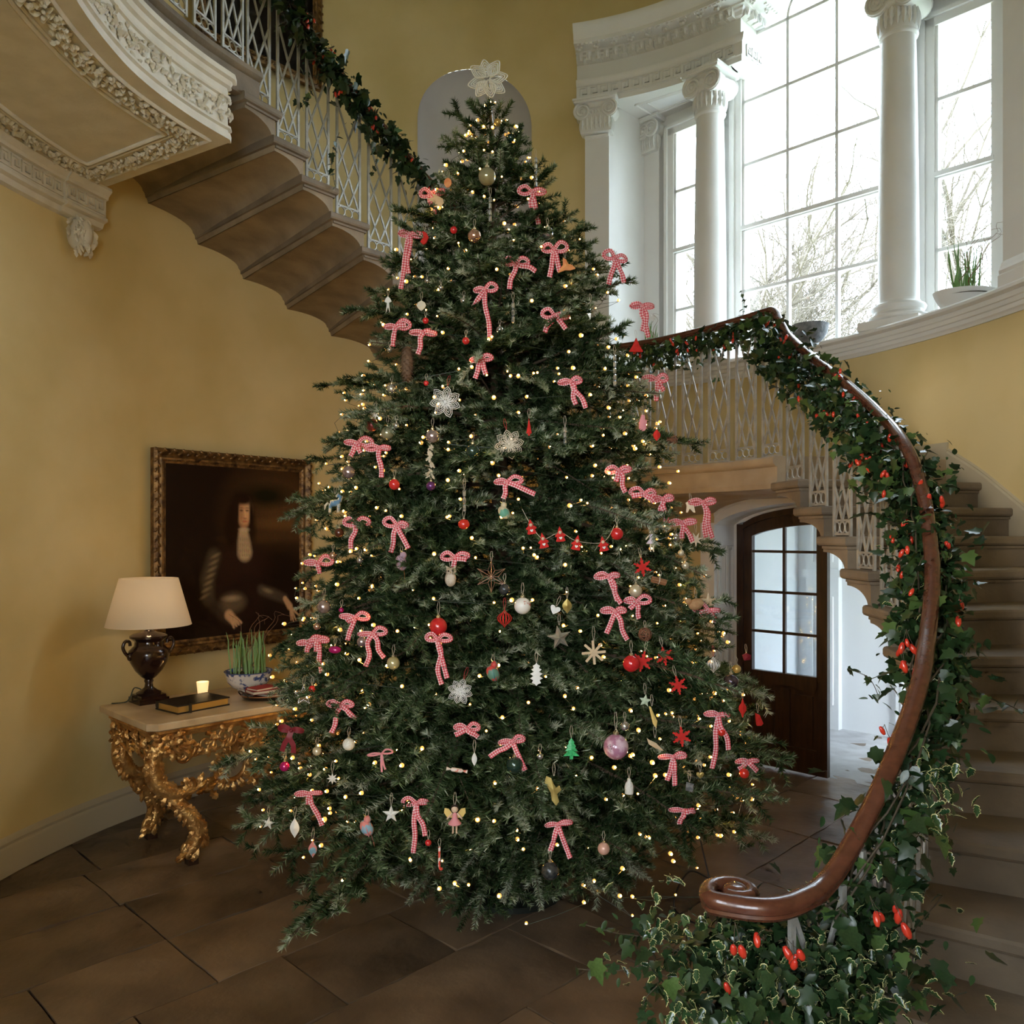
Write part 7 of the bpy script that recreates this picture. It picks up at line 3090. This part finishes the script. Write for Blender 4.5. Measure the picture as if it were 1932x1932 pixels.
hip_mb = MB()
hip_mb.lathe([(.0008, -.012), (.004, -.0105), (.0068, -.004), (.0072, .002), (.0052, .009), (.003, .012), (.0008, .0125)], 8)
_h = hip_mb.build('rose_hip', M['hip'], smooth=180)
HIP = _h.data
bpy.data.objects.remove(_h)


def hips(parent, pts, spread, n, drop=(.02, .09)):
    org = parent.location
    for k in range(n):
        p = RI.choice(pts) + Vector((max(-1.4, min(.7, RI.gauss(-.4, .8))) * spread, -spread * 1.6 + max(-1, min(1, RI.gauss(0, .8))) * spread, -RI.uniform(*drop)))
        for q in range(RI.choice((1, 1, 2, 3))):
            e = p + Vector((RI.uniform(-.03, .03), RI.uniform(-.03, .03), RI.uniform(-.035, .015)))
            o = link('rose_hip', HIP, parent)
            o.location = e - org
            s = RI.uniform(1.0, 1.5)
            o.scale = (s, s, s * 1.15)
            o.rotation_euler = (RI.uniform(-.6, .6), RI.uniform(-.6, .6), 0)
            m = MB()
            m.tube([p + Vector((0, 0, .035)) - org, (p + e) / 2 + Vector((0, 0, .018)) - org, e + Vector((0, 0, .012)) - org], .0009, 4)
            m.build('hip_stalk', M['stem'], parent)


# right-hand garland
rail_r = [p for p in RAIL if (p.z < 3.43 and p.x > .80)]
lower = [p for p in rail_r if p.z < 3.38 and p.y < 5.2]
land = [p for p in rail_r if p.y >= 5.2 and p.x > .85]
places = []
for k in range(5200):
    p = RI.choice(lower)
    thick = .085 if p.z > 2.25 else .062
    q = p + Vector((RI.gauss(-.035 if p.z > 2.25 else -.01, thick), RI.gauss(.0, thick), -.045 - abs(RI.gauss(.06, .085 if p.z > 2.25 else .06))))
    if p.z < 1.6 and RI.random() < .45:
        continue
    if (q - p).length < .045 or (q - p).length > .30:
        continue
    if p.z < 1.75 and q.x < p.x - .02 and RI.random() < .75:
        q.x = p.x + abs(RI.gauss(.05, .06))
    places.append((q, 1.0, (5, 1.2, 3, .5, 3.5)))
for k in range(900):
    p = RI.choice(land)
    q = p + Vector((RI.gauss(0, .05), RI.gauss(0, .05), -.03 - abs(RI.gauss(.04, .075))))
    places.append((q, .9, (3, 4, 2, 0, 2)))
# clump of ivy and variegated holly round the volute
for k in range(1900):
    a = RI.uniform(0, 2 * pi)
    r = .05 + abs(RI.gauss(0, .12))
    q = Vector((.66 + r * cos(a) * 1.35, 2.06 + r * sin(a), .99 - abs(RI.gauss(.05, .12))))
    if q.z > 1.0 and (q - vc).xy.length < .12:
        continue
    places.append((q, .85, (4, .8, 2, 4, 2)))
for k in range(160):
    q = Vector((RI.gauss(.90, .07), RI.gauss(2.12, .05), .98 + RI.uniform(-.28, .12)))
    places.append((q, 1.0, (5, 1, 2, 1.5, 2)))
# holly sprigs sticking out left of the volute and right of the rail
for k in range(46):
    q = Vector((RI.gauss(.40, .05), RI.gauss(2.10, .05), 1.0 + RI.gauss(0.03, .05)))
    places.append((q, .75, (.3, .3, .5, 6, 0)))
for k in range(60):
    q = Vector((RI.gauss(1.13, .05), RI.gauss(2.2, .05), 1.30 + RI.gauss(0, .06)))
    places.append((q, .95, (1, .3, .3, 6, 0)))
gr_ = garland('ivy_garland', 'thick ivy and holly garland with red hips along the lower handrail', places, 290, None, (.038, .066))
hips(gr_, [p for p in lower if p.z > 1.7], .061, 44, (.06, .24))
hips(gr_, [p - Vector((.13, .06, 0)) for p in lower if 1.5 < p.z < 2.9], .05, 22, (.06, .26))
hips(gr_, land, .04, 18, (.04, .16))
hips(gr_, [Vector((.52, 2.0, 1.08)), Vector((.62, 1.98, 1.05)), Vector((.9, 2.1, 1.15))], .05, 7, (.0, .12))
# stems winding along the rail
m = MB()
org = gr_.location
for s in range(4):
    P = []
    for k, p in enumerate(rail_r[::6]):
        a = k * .9 + s * 1.6
        P.append(p + Vector((.05 * cos(a), .05 * sin(a), -.07 + .035 * sin(a * 1.3))) - org)
    m.tube(P, .0032, 5)
m.build('stem', M['stem'], gr_)
# trailing vines: leaf pairs on thin runners
def vine(parent, pts, n, kinds, s):
    org = parent.location
    P = catmull(pts, 6)
    m = MB()
    m.tube([p - org for p in P], .0016, 4)
    m.build('runner', M['stem'], parent)
    R_ = resample(P, (sum((b - a).length for a, b in zip(P, P[1:]))) / n)
    for p in R_[1:]:
        k = RI.choices(range(5), kinds)[0]
        o = link(['ivy_leaf', 'ivy_leaf', 'oval_leaf', 'holly_leaf', 'small_leaf'][k], LEAFM[k], parent)
        o.matrix_local = leaf_matrix(p - org + Vector((RI.uniform(-.008, .008), RI.uniform(-.008, .008), 0)), RI.uniform(.6, 1.1) * s)


for pts in ([img(1290, 1800, 2.1), img(1220, 1770, 2.15), img(1160, 1760, 2.2), img(1105, 1745, 2.25)], [img(1300, 1780, 2.1), img(1230, 1815, 2.15), img(1160, 1832, 2.2), img(1090, 1828, 2.25)],
            [img(1700, 1640, 2.3), img(1745, 1560, 2.35), img(1790, 1580, 2.4), img(1800, 1640, 2.4)], [img(1760, 1300, 2.7), img(1830, 1310, 2.7), img(1890, 1325, 2.7), img(1932, 1345, 2.75)],
            [img(1400, 600, 5.3), img(1405, 575, 5.3), img(1398, 550, 5.3)], [img(1660, 1320, 2.8), img(1640, 1280, 2.85), img(1600, 1262, 2.9)], [img(1650, 1850, 2.15), img(1720, 1760, 2.2), img(1780, 1690, 2.25)],
            [img(1240, 1860, 2.05), img(1215, 1890, 2.05), img(1222, 1925, 2.05)]):
    vine(gr_, pts, 9, (5, 2, 1, 0, 1), .036)
# upper-left garland
rail_l = [p for p in RAIL if p.z > 4.45 and p.x < -.55 and p.y > 4.6]
places = []
for k in range(1100):
    p = RI.choice(rail_l)
    q = p + Vector((RI.gauss(.02, .05), RI.gauss(-.02, .05), -.02 - abs(RI.gauss(.03, .07))))
    places.append((q, 1.0, (6, .6, 2, 0, 4)))
gl_ = garland('ivy_garland', 'dark ivy garland with small hips along the upper-left handrail', places, 280, None, (.05, .085))
hips(gl_, rail_l, .05, 26, (-.06, .12))
m = MB()
org = gl_.location
for s in range(3):
    m.tube([p + Vector((.05 * cos(k * .9 + s * 2), .05 * sin(k * .9 + s * 2), -.04 + .04 * sin(k * 1.2))) - org for k, p in enumerate(rail_l[::6])], .003, 5)
m.build('stem', M['stem'], gl_)
for pts in ([img(640, 250, 5.4), img(625, 300, 5.4), img(632, 350, 5.4)], [img(690, 230, 5.5), img(712, 290, 5.5), img(700, 330, 5.5)], [img(590, 170, 5.3), img(570, 200, 5.3), img(560, 190, 5.3)]):
    vine(gl_, pts, 10, (5, 1, 1, 0, 1), .05)
